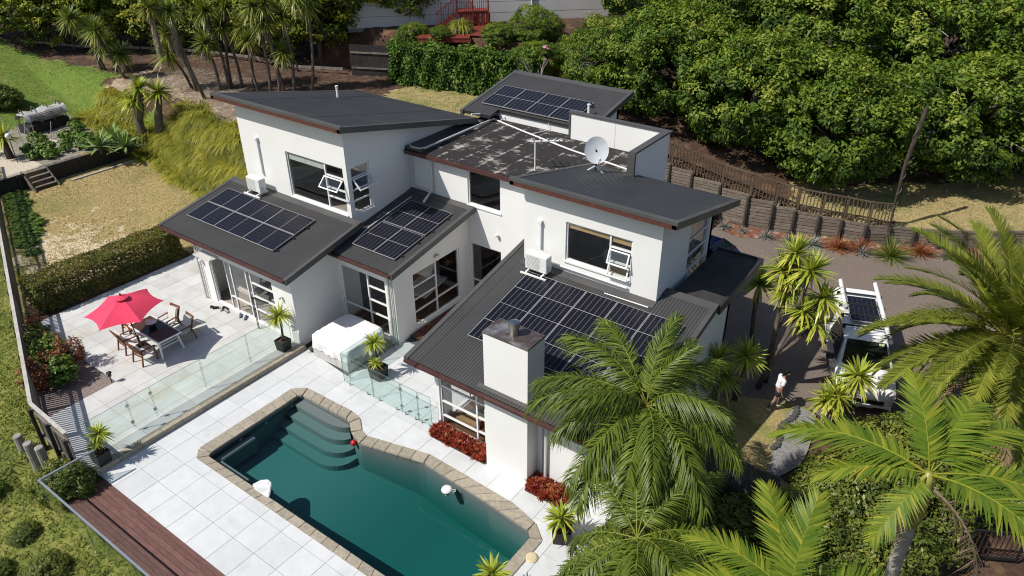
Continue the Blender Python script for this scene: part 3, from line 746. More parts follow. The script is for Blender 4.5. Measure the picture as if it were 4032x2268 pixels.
hpart(MB().tube([(-19.3, 25.2, 5.99), (-17.3, 24.62, 5.99), (-14.6, 23.9, 5.99), (-11.5, 23.3, 5.99)], .035, 6).tube([(-11.5, 23.3, 5.99), (-11.6, 22.4, 5.99)], .03, 6).tube([(-18.9, 25.0, 5.99), (-18.9, 25.4, 6.1), (-19.6, 25.9, 6.56)], .025, 6).tube([(-16.9, 24.5, 5.99), (-16.6, 25.3, 5.99), (-16.6, 25.4, 6.3)], .02, 6), "conduit", WHITEP, fr_)
hpart(MB().tube([(-19.15, 20.5, 6.12), (-19.15, 23.5, 6.12), (-19.3, 25.2, 6.02)], .04, 6).tube([(-19.3,25.2,6.02),(-19.15, 23.5, 6.12)], .03, 6).tube([(-19.95,20.5,6.1),(-19.7,20.35,6.1),(-19.3,20.4,6.1),(-19.15,20.6,6.12)], .03, 6), "conduit", PIPE, fr_)
# flat porch roof on the right
PORCH = mat("porch_membrane", (.030,.029,.028), (.045,.043,.04), scale=2.5, rough=.85, bump=.2)
pr = hpart(MB().box(-7.74, -6.22, 19.02, 22.6, 4.06, 4.26), "porch_roof", PORCH)
hpart(MB().box(-6.22, -6.14, 19.02, 22.68, 4.02, 4.33).box(-7.74, -6.222, 22.6, 22.68, 4.02, 4.33), "edge_trim", DARKTRIM, pr)

# ---- chimney
ch = hpart(MB().box(-10.57, -9.08, 13.1, 13.9, 0, 4.90), "chimney", STUCCO)
CAPM, nt, p, out = base_mat("chimney_cap_metal"); p.inputs["Metallic"].default_value = .6; p.inputs["Roughness"].default_value = .45
n1 = pos_noise(nt, 1.7, detail=7); r1_ = ramp(nt, [(.38,(.34,.34,.35)),(.5,(.16,.125,.115)),(.62,(.10,.075,.068)),(.72,(.26,.22,.2))]); nt.links.new(n1.outputs[0], r1_.inputs[0]); nt.links.new(r1_.outputs[0], p.inputs["Base Color"])
hpart(MB().box(-10.585, -9.065, 13.085, 13.915, 4.90, 4.955), "cap", CAPM, ch)
hpart(MB().lathe([(.13,0),(.13,.22),(.15,.23),(.16,.26),(.16,.36),(.15,.4),(.09,.42),(.02,.425)], 20, (-9.78, 13.47, 4.955)), "flue", STEEL, ch, smooth=False)
s = MB(); s.add([(-10.75,12.98,zr3(12.98)+.018),(-8.95,12.98,zr3(12.98)+.018),(-8.95,13.12,zr3(13.12)+.03),(-10.75,13.12,zr3(13.12)+.03)], [(0,1,2,3)])
hpart(s, "flashing", ROOFTRIM, ch)

# ---- windows
# bedroom wing sliding doors: left leaf open
window('y', 14.0, 1, -25.2, -21.25, .20, 2.45, vs=(-24.2, -23.86, -22.9, -22.62), hs=((-22.62,-21.25,1.95),(-22.62,-21.25,1.36),(-22.62,-21.25,.76),(-24.2,-22.62,.82)), name="sliding_door", skip=(0,), sill=False)
hpart(MB().box(-25.3, -21.15, 13.86, 14.04, .13, .195), "door_sill", PIPE)
aw = hpart(MB().box(-25.42, -24.35, 13.55, 13.99, 2.50, 2.54), "door_canopy", PIPE)
hpart(MB().bar((-25.40,13.97,2.75),(-25.40,13.56,2.53),.02,.02).bar((-24.37,13.97,2.75),(-24.37,13.56,2.53),.02,.02), "bracket", PIPE, aw)
window('y', 17.25, 1, -23.53, -20.31, 4.18, 6.06, vs=(-21.36,), hs=((-21.36,-20.31,5.58),(-21.36,-20.31,5.08),(-21.36,-20.31,4.71)), skip=(3,), blind=((-23.45,-21.42,5.73,6.0,BLIND),))
window('x', -20.1, -1, 17.45, 18.40, 4.18, 6.06, hs=((17.45,18.40,5.62),(17.45,18.40,5.12),(17.45,18.40,4.68)), skip=(2,))
def sash(plane, c, outward, u0, u1, ztop, h, ang):
    """top hung awning sash standing open"""
    w = MB(); t = .045
    for b in ((u0,u1,-t,0),(u0,u1,-h,-h+t),(u0,u0+t,-h+t,-t),(u1-t,u1,-h+t,-t)): w.box(b[0],b[1],-.02,.02,b[2],b[3])
    g = MB().box(u0+t-.003,u1-t+.003,-.004,.004,-h+t-.003,-t+.003)
    M = Matrix.Translation((0,0,ztop)) @ Matrix.Rotation(-ang, 4, 'X')
    if plane == 'y': A = Matrix.Translation((0, c, 0)) @ M
    else: A = Matrix(((0,-1,0,c),(1,0,0,0),(0,0,1,0),(0,0,0,1))) @ M
    o = hpart(w.xf(A), "open_sash", WHITE); hpart(g.xf(A), "pane", GLASS, o)
sash('y', 17.22, -1, -21.34, -20.33, 5.57, .50, .78)
sash('x', -20.07, 1, 17.47, 18.38, 5.61, .52, .78)
window('y', 16.27, 1, -20.04, -17.66, .10, 2.62, vs=(-18.62,), hs=((-18.62,-17.66,2.09),(-18.62,-17.66,1.50),(-20.04,-17.66,.93)))
window('x', -17.2, -1, 17.28, 19.98, .26, 2.57, vs=(18.61,), hs=((17.28,18.61,1.97),(17.28,18.61,1.42),(17.28,18.61,.87),(18.61,19.98,.91)))
window('y', 20.6, 1, -17.12, -15.56, .24, 2.58, hs=((-17.12,-15.56,.88),))
window('y', 20.6, 1, -17.14, -15.56, 4.24, 5.67)
window('y', 13.64, 1, -12.84, -10.66, .08, 2.62, vs=(-11.38, -11.05), hs=((-12.84,-11.38,1.71),(-12.84,-11.38,1.10),(-12.84,-11.38,.52),(-11.38,-11.05,1.71),(-11.38,-11.05,1.12),(-11.38,-11.05,.55)))
window('x', -13.0, 1, 14.2, 17.2, .1, 2.4, vs=(15.2, 16.2), hs=())
window('y', 18.3, 1, -11.23, -8.86, 4.63, 6.01, vs=(-9.64,), hs=((-9.64,-8.86,5.58),(-9.64,-8.86,5.08)), skip=(2, 1), blind=((-11.16,-9.7,5.78,5.95,BLINDY),(-9.6,-8.92,5.75,5.95,BLINDY)))
sash('y', 18.27, -1, -9.62, -8.90, 5.56, .47, .35)
sash('y', 18.27, -1, -9.62, -8.90, 5.06, .42, .28)
window('x', -7.92, -1, 20.42, 22.0, 3.66, 6.05, hs=((20.42,22.0,5.32),(20.42,22.0,4.77),(20.42,22.0,4.2)))

# ---- pipes, wall lights
def pipe(pts, r=.045, m=PIPE, name="downpipe"): return hpart(MB().tube(pts, r, 8), name, m)
pipe([(-25.86,13.93,.12),(-25.86,13.93,3.05),(-25.7,13.55,3.2)])
pipe([(-25.70,13.95,.12),(-25.70,13.95,3.0)], .02)
pipe([(-17.42,16.20,0),(-17.42,16.20,3.0),(-17.42,15.95,3.2)], .05)
pipe([(-17.30,16.21,.12),(-17.30,16.21,3.0)], .03)
pipe([(-18.9,20.5,5.8),(-18.9,20.5,4.45),(-18.85,20.1,4.25),(-18.75,19.8,4.2)], .05)
pipe([(-19.95,20.52,5.9),(-19.95,20.52,4.35),(-18.95,20.52,4.28)], .03)
pipe([(-18.62,20.5,5.85),(-18.62,20.5,5.75)], .07)
pipe([(-19.6,20.0,4.13),(-19.6,17.6,3.75),(-19.4,16.5,3.55)], .02, WHITEP)
pipe([(-8.75,13.57,0),(-8.75,13.57,2.75)], .05)
pipe([(-8.9,13.58,0),(-8.9,13.58,2.75)], .03)
pipe([(-19.85,24.3,6.35),(-19.7,25.0,6.2)], .04)
pipe([(-12.75,18.22,4.42),(-8.9,18.22,4.40)], .035, WHITEP, "conduit")
for x, y, z, ax in ((-25.62,13.95,2.02,'y'),(-20.73,13.95,2.02,'y'),(-15.71,20.55,3.3,'y'),(-17.9,16.2,2.95,'y')):
    hpart(MB().lathe([(.03,-.06),(.07,-.05),(.07,.05),(.03,.06)], 10, (x, y-.05, z)), "wall_light", WHITEP, bevel=.01)
hpart(MB().lathe([(.03,-.05),(.09,-.04),(.09,.04),(.03,.05)], 12, (-17.14, 18.61, 2.81)), "wall_light", STEEL)
# roof vents
for (x, y, z, h) in ((-25.18,21.67,6.78,.55),(-15.26,26.34,6.58,.5)):
    v = hpart(MB().lathe([(.055,-.05),(.055,h-.06),(.07,h-.05),(.07,h),(.02,h+.01)], 12, (x,y,z)), "roof_vent", WHITE)
    hpart(MB().lathe([(.17,-.02),(.12,.03),(.06,.07)], 12, (x,y,z)), "flange", ROOFTRIM, v)
vv = hpart(MB().tube([(-9.5,17.9,4.17),(-8.0,17.95,4.16)], .02, 6), "conduit", WHITEP)
# ------------------------------------------------------------------ solar panels
def cell_mat(name, nx, ny, mid_axis):
    """near black cells with thin pale bus lines, laid out in the panel's own coordinates (0..1)"""
    m, nt, p, out = base_mat(name); p.inputs["Roughness"].default_value = .30; p.inputs["Specular IOR Level"].default_value = .18
    t = N(nt, "ShaderNodeTexCoord"); sp = N(nt, "ShaderNodeSeparateXYZ"); nt.links.new(t.outputs["Generated"], sp.inputs[0])
    def line(o, n, w):
        a = N(nt, "ShaderNodeMath", operation='MULTIPLY'); a.inputs[1].default_value = n; nt.links.new(o, a.inputs[0])
        f = N(nt, "ShaderNodeMath", operation='FRACT'); nt.links.new(a.outputs[0], f.inputs[0])
        s = N(nt, "ShaderNodeMath", operation='SUBTRACT'); s.inputs[1].default_value = .5; nt.links.new(f.outputs[0], s.inputs[0])
        b = N(nt, "ShaderNodeMath", operation='ABSOLUTE'); nt.links.new(s.outputs[0], b.inputs[0])
        g = N(nt, "ShaderNodeMath", operation='GREATER_THAN'); g.inputs[1].default_value = .5 - w; nt.links.new(b.outputs[0], g.inputs[0]); return g.outputs[0]
    lx = line(sp.outputs[0], nx, .035 if mid_axis == 'y' else .03); ly = line(sp.outputs[1], ny, .03)
    a = N(nt, "ShaderNodeMath", operation='MULTIPLY_ADD'); nt.links.new(ly, a.inputs[0]); a.inputs[1].default_value = .35
    b = N(nt, "ShaderNodeMath", operation='MULTIPLY'); nt.links.new(lx, b.inputs[0]); b.inputs[1].default_value = .9 if mid_axis == 'y' else .5
    nt.links.new(b.outputs[0], a.inputs[2])
    r = ramp(nt, [(0, (.006,.006,.012)), (1, (.16,.165,.18))]); nt.links.new(a.outputs[0], r.inputs[0]); nt.links.new(r.outputs[0], p.inputs["Base Color"])
    return m
CELLP = cell_mat("solar_cells_portrait", 6, 20, 'y')
CELLL = cell_mat("solar_cells_landscape", 20, 6, 'x')
FRAMEA = mat("panel_frame", (.40,.40,.41), (.34,.34,.35), rough=.45, metal=.2)
MIDL = mat("panel_midline", (.42,.42,.43), rough=.5)
def make_panel(w, h, cells):
    t = empty("solar_panel")
    f = MB(); e = .013
    f.box(-w/2,w/2,-h/2,-h/2+e,-.035,.004).box(-w/2,w/2,h/2-e,h/2,-.035,.004).box(-w/2,-w/2+e,-h/2+e,h/2-e,-.035,.004).box(w/2-e,w/2,-h/2+e,h/2-e,-.035,.004)
    link("frame", f.mesh("panel_frame", FRAMEA), t)
    link("cell_sheet", MB().box(-w/2+e,w/2-e,-h/2+e,h/2-e,-.03,0).mesh("cell_sheet", cells), t)
    s = MB()
    if cells is CELLP: s.box(-w/2+e,w/2-e,-.007,.007,-.01,.0025)
    else: s.box(-.007,.007,-h/2+e,h/2-e,-.01,.0025)
    link("divider", s.mesh("panel_divider", MIDL), t)
    return t
ROW = {0: "upper", 1: "lower"}
def array(proto, xs, rows, zf, slope, where, group, names):
    out = []; first = True
    for j, y in enumerate(rows):
        for i, x in enumerate(xs):
            o = proto if first else copy_tree(proto); first = False
            o.location = (x, y, zf(y) + .10); o.rotation_euler = (math.atan(slope), 0, 0)
            tag(o, names(i, j), "solar panel", group); out.append(o)
    return out
p1 = make_panel(1.765, 1.035, CELLL)
array(p1, [-25.73, -23.95, -22.17], [15.92, 14.87], zr1, .205, "", "panels on the bedroom wing roof", lambda i, j: "landscape solar panel, %s of three in the %s row on the bedroom wing roof" % (["left","middle","right"][i], ROW[j]))
p2 = make_panel(1.06, 1.60, CELLP)
array(p2, [-18.83, -17.75], [18.92, 17.26], zr2, .175, "", "panels on the dining wing roof", lambda i, j: "%s %s solar panel of four on the dining wing roof" % (["upper","lower"][j], ["left","right"][i]))
p4 = make_panel(1.15, 1.80, CELLP)
array(p4, [-19.63, -18.46, -17.29, -16.12], [26.36], zu3, .2, "", "panels on the rear roof", lambda i, j: "%s of four solar panels in a row on the rear roof" % ["leftmost","second from left","third from left","rightmost"][i])
p3_ = make_panel(1.09, 1.68, CELLP)
array(p3_, [-11.66, -10.55, -9.44, -8.33, -7.22], [16.85, 15.22], zr3, .215, "", "panels on the living wing roof", lambda i, j: "%s solar panel in the %s row on the living wing roof" % (["leftmost","second from left","middle","fourth from left","rightmost"][i], ROW[j]))
# mounting clamps under the panel edges belong to the roof
for roofo, xs, ys, zf in ((roofA, (-21.27,), (14.5,15.3,16.0), zr1), (roofB, (-17.2,), (16.8,17.7,18.5,19.4), zr2), (roofF2, (-15.5,), (25.7,27.0), zu3)):
    for x in xs:
        for y in ys: hpart(MB().box(x-.02, x+.10, y-.03, y+.03, zf(y), zf(y)+.07), "clamp", BLACKM, roofo)

# ------------------------------------------------------------------ air conditioners
AC = mat("ac_white", (.74,.74,.71), (.68,.68,.65), scale=3, rough=.45); ACG = mat("ac_grille", (.50,.50,.48), rough=.5)
def aircon(loc, rz, label):
    t = empty("air_conditioner", loc, rz, label, "air conditioner", "outdoor air conditioner units")
    MB().box(-.42,.42,-.16,.16,.14,.72).build("casing", AC, t, bevel=.02)
    g = MB()
    for k in range(11): g.box(-.36,.14,-.175,-.162,.19+.045*k,.205+.045*k)
    g.build("grille", ACG, t)
    for s in (-.3, .3):
        f = MB(); f.box(s-.03,s+.03,-.28,.28,.05,.10); f.bar((s,-.2,.02),(s,-.1,.16),.04,.03).bar((s,.2,.02),(s,.1,.16),.04,.03); f.build("foot", WHITEP, t)
    MB().box(-.5,.5,-.33,-.27,.0,.05).build("base_rail", WHITEP, t); MB().box(-.5,.5,.27,.33,.0,.05).build("base_rail", WHITEP, t)
    MB().box(.42,.47,-.05,.08,.28,.40).build("valve_cover", WHITEP, t)
    return t
aircon((-25.15, 16.80, zr1(16.80)+.02), 0, "white air conditioner unit under the upper left window")
ac2 = aircon((-11.95, 17.82, zr3(17.82)+.02), 0, "white air conditioner unit beside the upper right window")
hpart(MB().box(-25.22,-25.12,17.16,17.25,4.75,6.2).box(-25.24,-25.10,17.13,17.25,6.2,6.3), "pipe_cover", WHITE)
hpart(MB().box(-12.24,-12.13,18.2,18.3,4.85,5.72).box(-12.26,-12.11,18.18,18.3,5.72,5.82), "pipe_cover", WHITE)

# ------------------------------------------------------------------ dish and aerial
ds = empty("satellite_dish", (-12.28, 21.85, 6.3), 0, "pale grey satellite dish on struts on the flat roof", "satellite dish")
DISH = mat("dish_grey", (.62,.65,.66), (.56,.58,.6), rough=.4)
d = MB(); prof = [(r, .42*r*r) for r in np.linspace(.02, .43, 8)]; nn = 28
for r, zz in prof:
    for k in range(nn): t = 2*math.pi*k/nn; d.v.append((r*math.cos(t), r*1.1*math.sin(t), zz))
for i in range(7):
    for k in range(nn): d.f.append((i*nn+k, i*nn+(k+1)%nn, (i+1)*nn+(k+1)%nn, (i+1)*nn+k))
d.f.append(tuple(range(nn)))
aim = Vector((.62, -.70, .35)).normalized(); q = aim.to_track_quat('Z', 'Y').to_matrix().to_4x4()
d.xf(Matrix.Translation((0,0,.78)) @ q).build("reflector", DISH, ds, smooth=True)
MB().tube([(0,.02,-.3),(0,.02,.45),(.0,.0,.78)], .035, 8).build("mast", BLACKM, ds)
MB().tube([(0,0,.42),(.30,-.34,.45),(.40,-.45,.62)], .018, 6).build("feed_arm", DISH, ds); MB().lathe([(.02,-.05),(.05,-.04),(.05,.05),(.02,.06)], 10, (.41,-.46,.66)).build("feed_horn", DISH, ds)
for a in ((-.75,-.55,-.33),(.75,.05,-.33),(.35,.9,-.33)): MB().bar((0,0,.2),a,.045,.03).build("strut", WHITEP, ds)
an = empty("tv_aerial", (-14.55, 21.4, 5.95), .35, "metal comb shaped television aerial on the flat roof", "aerial")
MB().tube([(0,0,0),(0,0,1.12)], .03, 6).build("mast", WHITEP, an)
MB().tube([(-.2,0,1.10),(.95,.25,1.14)], .028, 6).build("boom", WHITEP, an)
for k, (t, L) in enumerate(((-.1,.62),(.15,.6),(.4,.55),(.62,.30),(.76,.24))):
    c = Vector((-.2+1.15*(t+.2)/1.1, .25*(t+.2)/1.1, 1.12)); MB().tube([c+Vector((.12,-L,.35*L+.1)), c+Vector((-.12,L,-.35*L)) ], .018, 5).build("element", WHITEP, an)

# ------------------------------------------------------------------ things seen through the windows
bd = empty("bed", (-24.4, 15.7, .19), 0, "bed with cream covers behind the open sliding door", "bed")
BEDC = mat("bed_cream", (.55,.50,.44)); BEDT = mat("cushion_teal", (.05,.14,.16))
MB().box(-.8,.8,-1,1,.0,.28).build("base", mat("bed_base", (.30,.24,.2)), bd, bevel=.02); MB().box(-.79,.79,-.99,.99,.285,.55).build("mattress", BEDC, bd, bevel=.06)
for sx in (-.4,.4): MB().box(sx-.3,sx+.3,.55,.9,.555,.72).build("pillow", WHITE, bd, bevel=.06)
MB().box(-.25,.2,.3,.55,.56,.75).build("cushion", BEDT, bd, bevel=.05)
ds_ = empty("desk", (-21.9, 15.0, .19), 0, "black legged desk behind the right hand bedroom pane", "desk")
MB().box(-.55,.55,-.3,.3,.70,.74).build("top", WHITEP, ds_)
for sx in (-.5,.5):
    for sy in (-.26,.26): MB().box(sx-.02,sx+.02,sy-.02,sy+.02,0,.7).build("leg", BLACKM, ds_)
dt = empty("dining_table", (-18.35, 19.1, .16), .2, "dining table under a pale cloth inside the dining wing", "dining table")
MB().box(-.55,.55,-.9,.9,.70,.75).build("top", WHITEP, dt, bevel=.01)
for sx in (-.48,.48):
    for sy in (-.8,.8): MB().box(sx-.03,sx+.03,sy-.03,sy+.03,0,.7).build("leg", RUST, dt)
rs = empty("rolled_rug", (-12.2, 14.25, .09), 0, "tan cardboard box inside the living room window", "box"); rs.name = "cardboard_box"
MB().box(-.45,.45,-.2,.2,0,.22).build("carton", mat("cardboard", (.42,.28,.14)), rs)
# ------------------------------------------------------------------ left paling fence
fe = empty("paling_fence", (-30, 8.5, 0), 0, "long weathered paling fence with pale capping along the left boundary", "fence")
fe_pts = [(-46.5, 14.6), (-22.5, 5.75), (-20.25, 5.68)]
FO = Vector((-30, 8.5, 0))
def pl(v): return Vector(v) - FO
for a, b in zip(fe_pts[:-1], fe_pts[1:]):
    a = Vector((*a, 0)); b = Vector((*b, 0)); d = (b - a); L = d.length; d.normalize(); n = Vector((-d.y, d.x, 0))     # n points to the garden side
    rz = math.atan2(d.y, d.x); cnt = int(L / .118)
    near = L < 5
    for k in range(cnt):
        t = (k + .5) / cnt; p = a + d * (L * t)
        slope = .0
        h = 1.62 + random.uniform(-.015, .015)
        if near: h = 1.55 - .9 * t * 0
        block("paling", FENCEW, fe, pl((p.x + n.x*.03, p.y + n.y*.03, .0 + h/2)), (.066, .02, h), rz)
    m_ = int(L / 1.75) + 1
    for k in range(m_ + 1):
        p = a + d * (L * k / m_); block("post", POSTD, fe, pl((p.x - n.x*.09, p.y - n.y*.09, .52)), (.10, .10, 1.9), rz)
    for zz in (.35, 1.35):
        block("rail", FENCEW, fe, pl(((a.x+b.x)/2 - n.x*.01, (a.y+b.y)/2 - n.y*.01, zz)), (L, .05, .09), rz)
    block("capping", FENCECAP, fe, pl(((a.x+b.x)/2, (a.y+b.y)/2, 1.67)), (L, .11, .035), rz)
for k, (x, y, h) in enumerate(((-22.95, 5.2, .75), (-22.05, 5.15, .95), (-21.3, 5.2, 1.15))):
    tag(MB().lathe([(.02,-.8),(.13,-.8),(.13,h-.02),(.11,h),(.01,h+.005)], 12).build("bollard_post", BARKP, loc=(x, y, -.2), smooth=False), "%s of three round pale timber stumps outside the fence corner" % ["leftmost","middle","rightmost"][k], "post", "round timber stumps outside the fence")

# ------------------------------------------------------------------ glass fences
def glass_fence(name, pts_list, z0, h, label, rail=None, panes=None, clamp=True):
    t = empty(name, (pts_list[0][0], pts_list[0][1], z0), 0, label, "glass fence")
    o = Vector((pts_list[0][0], pts_list[0][1], z0))
    for a, b in pts_list_pairs(pts_list, panes):
        a = Vector((*a, z0)); b = Vector((*b, z0)); d = b - a; L = d.length; d.normalize(); rz = math.atan2(d.y, d.x); c = (a + b)/2 - o
        pn = block("glass_panel", POOLGLASS, t, (c.x, c.y, .05 + h/2), (L - .03, .012, h), rz)
        block("glass_edge", EDGEG, t, (c.x, c.y, .05 + h + .004), (L - .03, .0125, .008), rz)
        for s in (-1, 1):
            q = c + d * (s * (L/2 - .018)); block("glass_edge", EDGEG, t, (q.x, q.y, .05 + h/2), (.006, .0125, h), rz)
        if rail: block("top_rail", rail, t, (c.x, c.y, .05 + h + .03), (L, .05, .04), rz)
        if clamp:
            for s in (-.3, .3):
                q = c + d * (L * s); block("spigot", STEEL, t, (q.x, q.y, .07), (.035, .035, .11), rz)
    return t, o
def pts_list_pairs(P, panes): return list(zip(P[:-1], P[1:]))
g1, o1 = glass_fence("glass_pool_fence", [(-20.58,6.3),(-20.6,7.68),(-20.61,8.46),(-20.59,10.28),(-20.55,12.1),(-20.53,13.95)], .18, 1.2, "frameless glass fence along the edge of the patio", clamp=False)
for y in (7.66, 8.44):
    for zz in (.35, 1.0): block("hinge", STEEL, g1, (-20.6-o1.x, y-o1.y, zz), (.05, .10, .09))
g2, o2 = glass_fence("glass_pool_fence", [(-17.17,16.22),(-17.17,14.85),(-17.18,13.45),(-15.7,13.43),(-14.36,13.42),(-13.62,13.42),(-13.05,13.44)], 0.0, 1.2, "greenish glass fence with gate between hot tub and living room")
for zz in (.3, 1.0): block("hinge", STEEL, g2, (-14.36-o2.x, 13.42-o2.y, zz), (.10, .06, .08)); block("hinge", STEEL, g2, (-13.62-o2.x, 13.42-o2.y, zz), (.08, .06, .07))
RAILB = mat("rail_bluegrey", (.30,.33,.38), (.26,.29,.33), rough=.35, metal=.3)
g3, o3 = glass_fence("glass_balustrade", [(-19.68,6.05),(-19.74,4.50),(-17.4,4.50),(-15.0,4.50),(-12.6,4.50),(-10.2,4.50),(-7.8,4.50)], -.10, 1.08, "glass balustrade with blue grey top rail around the timber deck", rail=RAILB)

# ------------------------------------------------------------------ right retaining wall and balustrade fence
rw = empty("retaining_wall", (-9, 33.7, 0), 0, "timber retaining wall of stacked boards between dark posts beside the driveway", "retaining wall")
RO = Vector((-9, 33.7, 0))
wl = [(-15.4,33.38),(-14.5,33.42),(-13.3,33.46),(-11.8,33.5),(-10.32,33.46),(-9.16,33.74),(-8.19,34.05),(-7.13,34.36),(-6.17,34.72),(-5.13,34.98),(-4.2,35.55),(-3.2,36.02),(-2.18,36.5),(-1.3,37.0),(-.5,37.5),(.45,38.24),(1.6,39.0),(2.8,39.8),(4,40.6),(6,42)]
def wtop(x): return float(np.interp(x, WTx, WTz))
for a, b in zip(wl[:-1], wl[1:]):
    h = (wtop(a[0]) + wtop(b[0])) / 2; nb = max(5, round(h / .165)); bh = h / nb
    rz = math.atan2(b[1]-a[1], b[0]-a[0]); L = math.hypot(b[0]-a[0], b[1]-a[1])
    for k in range(nb):
        off = random.uniform(-.008, .008)
        block("board", RETAIN, rw, ((a[0]+b[0])/2-RO.x - math.sin(rz)*(.09+off), (a[1]+b[1])/2-RO.y + math.cos(rz)*(.09+off), bh*(k+.5)), (L+.02, .05+.02*(k%2), bh-.03), rz)
    link("post", MB().lathe([(.02,-.2),(.085,-.2),(.08,wtop(a[0])-.06),(.07,wtop(a[0])-.02),(.01,wtop(a[0])-.02)], 10).mesh("wall_post", POSTD), rw, (a[0]-RO.x, a[1]-RO.y-.06, 0), (-.06, 0, 0))
block("wall_lamp", DARKP, rw, (-2.67-RO.x, 36.2-RO.y, .68), (.24, .12, .14), .4)
bf = empty("balustrade_fence", (-9, 33.8, 1.4), 0, "brown picket balustrade fence running on top of the retaining wall", "fence")
BO = Vector((-9, 33.8, 1.4))
fpts = [p for p in wl if p[0] <= -4.1]
for a, b in zip(fpts[:-1], fpts[1:]):
    A = Vector((a[0], a[1]+.14, wtop(a[0]))) - BO; B = Vector((b[0], b[1]+.14, wtop(b[0]))) - BO; L = (B-A).length
    barpiece("rail", RAILBROWN, bf, A + Vector((0,0,1.07)), B + Vector((0,0,1.07)), .12, .04)
    barpiece("rail", RAILBROWN, bf, A + Vector((0,0,.14)), B + Vector((0,0,.14)), .05, .09)
    k = max(1, int(L / .155))
    for i in range(k):
        p = A + (B - A) * ((i + .5) / k); block("baluster", RAILBROWN, bf, (p.x, p.y - .045, p.z + .53), (.042, .04, 1.08))
    block("post", RAILBROWN, bf, (A.x, A.y + .02, A.z + .55), (.095, .095, 1.15))

# ------------------------------------------------------------------ left garden retaining wall with steps
gw = empty("garden_wall", (-44.1, 17.5, .1), 0, "low dark timber retaining wall in front of the vegetable garden", "retaining wall")
GO = Vector((-44.1, 17.5, .1))
for y0, y1 in ((13.6,14.9),(14.9,15.2),(16.5,18.3),(18.3,20.2),(20.2,21.9)):
    for k in range(5): block("board", BLACKWOOD, gw, (0, (y0+y1)/2-GO.y, .09+.18*k), (.05, y1-y0-.01, .172))
    block("post", BLACKWOOD, gw, (.06, y1-GO.y, .45), (.09, .1, .95))
st = empty("garden_steps", (-43.7, 15.85, .1), 0, "dark timber steps up to the vegetable garden", "steps")
for k in range(4): block("tread", RETAIN, st, (.25-.26*k, 0, .20+.21*k), (.26, 1.25, .045))
for s in (-.64, .64): barpiece("stringer", FENCEW, st, (.55, s, .0), (-.60, s, .93), .05, .2)
block("edging_board", FENCECAP, gw, (.9, 1.9, .06), (.12, 4.4, .06))
# boundary rail fence at the back left
rf = empty("rail_fence", (-50, 32, 2.8), 0, "low weathered timber rail fence at the foot of the boundary trees", "fence")
rp = [(-66,25.6),(-61.5,28.2),(-57,30.4),(-52,32.3),(-47,33.3),(-42.5,33.3),(-39.2,34.5)]
for a, b in zip(rp[:-1], rp[1:]):
    za, zb = float(T(*a))+.35, float(T(*b))+.35
    barpiece("rail", FENCEW, rf, (a[0]+50,a[1]-32,za-2.8), (b[0]+50,b[1]-32,zb-2.8), .05, .18)
    block("post", POSTD, rf, (a[0]+50, a[1]-32, za-2.8-.1), (.1,.1,.7))
# dark board fence between living wing and driveway
CHARB = mat("charcoal_board", (.075,.074,.074), (.05,.05,.05), scale=4, rough=.7, rnd=.12)
bfn = empty("board_fence", (-4.7, 15.82, 0), 0, "black stained vertical board fence between palms and grass patch", "fence")
for k in range(26):
    block("board", CHARB, bfn, (-1.7 + k*.142, .02*math.sin(k), .88 + random.uniform(-.01,.01)), (.134, .025, 1.76))
block("rail", BLACKWOOD, bfn, (.1, .04, 1.5), (3.7, .05, .09)); block("capping", POSTD, bfn, (.1, 0, 1.78), (3.72, .1, .03))
# grey paling fence and gate at the lower right
pf = empty("paling_fence", (1.5, 18.6, 0), 0, "grey paling fence at the lower right behind the ringed palm", "fence")
for k in range(70):
    t = k / 69; x = .2 + 3.6*t; y = 15.4 + 8.0*t; block("paling", FENCEW, pf, (x-1.5, y-18.6, .75), (.12, .02, 1.5), math.atan2(8.0,3.6))
gt = empty("garden_gate", (2.3, 18.0, 0), .5, "black metal gate with vertical bars at the lower right edge", "gate")
block("frame", BLACKM, gt, (0,0,1.1), (1.3,.05,.06)); block("frame", BLACKM, gt, (0,0,.15), (1.3,.05,.06)); block("frame", BLACKM, gt, (-.63,0,.62), (.05,.05,1.0)); block("frame", BLACKM, gt, (.63,0,.62), (.05,.05,1.0))
for k in range(9): block("bar", STEEL, gt, (-.5+.125*k, 0, .62), (.02,.02,.9))
# ------------------------------------------------------------------ vectorised foliage helpers
def ribbons(roots, dirs, L, W, droop, segs=3, side=None, taper=1.0, r=None, wmid=.35, tint=None, twist=0.0):
    """curved tapering blades: roots (n,3), dirs (n,3) unit, L (n), W (n), droop (n) -> V, F, tint"""
    n = len(roots); roots = np.asarray(roots, float); dirs = np.asarray(dirs, float); L = np.broadcast_to(L, n); W = np.broadcast_to(W, n); droop = np.broadcast_to(droop, n)
    if side is None:
        side = np.cross(dirs, np.array([0, 0, 1.0])); ln = np.linalg.norm(side, axis=1, keepdims=True); side = np.where(ln > .05, side / np.maximum(ln, 1e-6), np.array([1.0, 0, 0]))
    ts = np.linspace(0, 1, segs + 1); V = np.zeros((n, segs + 1, 2, 3))
    for i, t in enumerate(ts):
        c = roots + dirs * (L * t)[:, None]; c[:, 2] -= droop * L * t * t
        w = W * (1 - max(0, (t - wmid) / (1 - wmid)) ** 1.3 * .93) * (.55 + .45 * min(1, t / max(wmid, .01)))
        V[:, i, 0] = c - side * (w / 2)[:, None]; V[:, i, 1] = c + side * (w / 2)[:, None]
    b = (np.arange(n) * (segs + 1) * 2)[:, None]
    k = np.arange(segs)[None] * 2
    F = np.stack([b + k, b + k + 1, b + k + 3, b + k + 2], 2).reshape(-1, 4)
    tt = np.repeat(tint if tint is not None else rng.random(n), (segs + 1) * 2)
    return V.reshape(-1, 3), F, tt
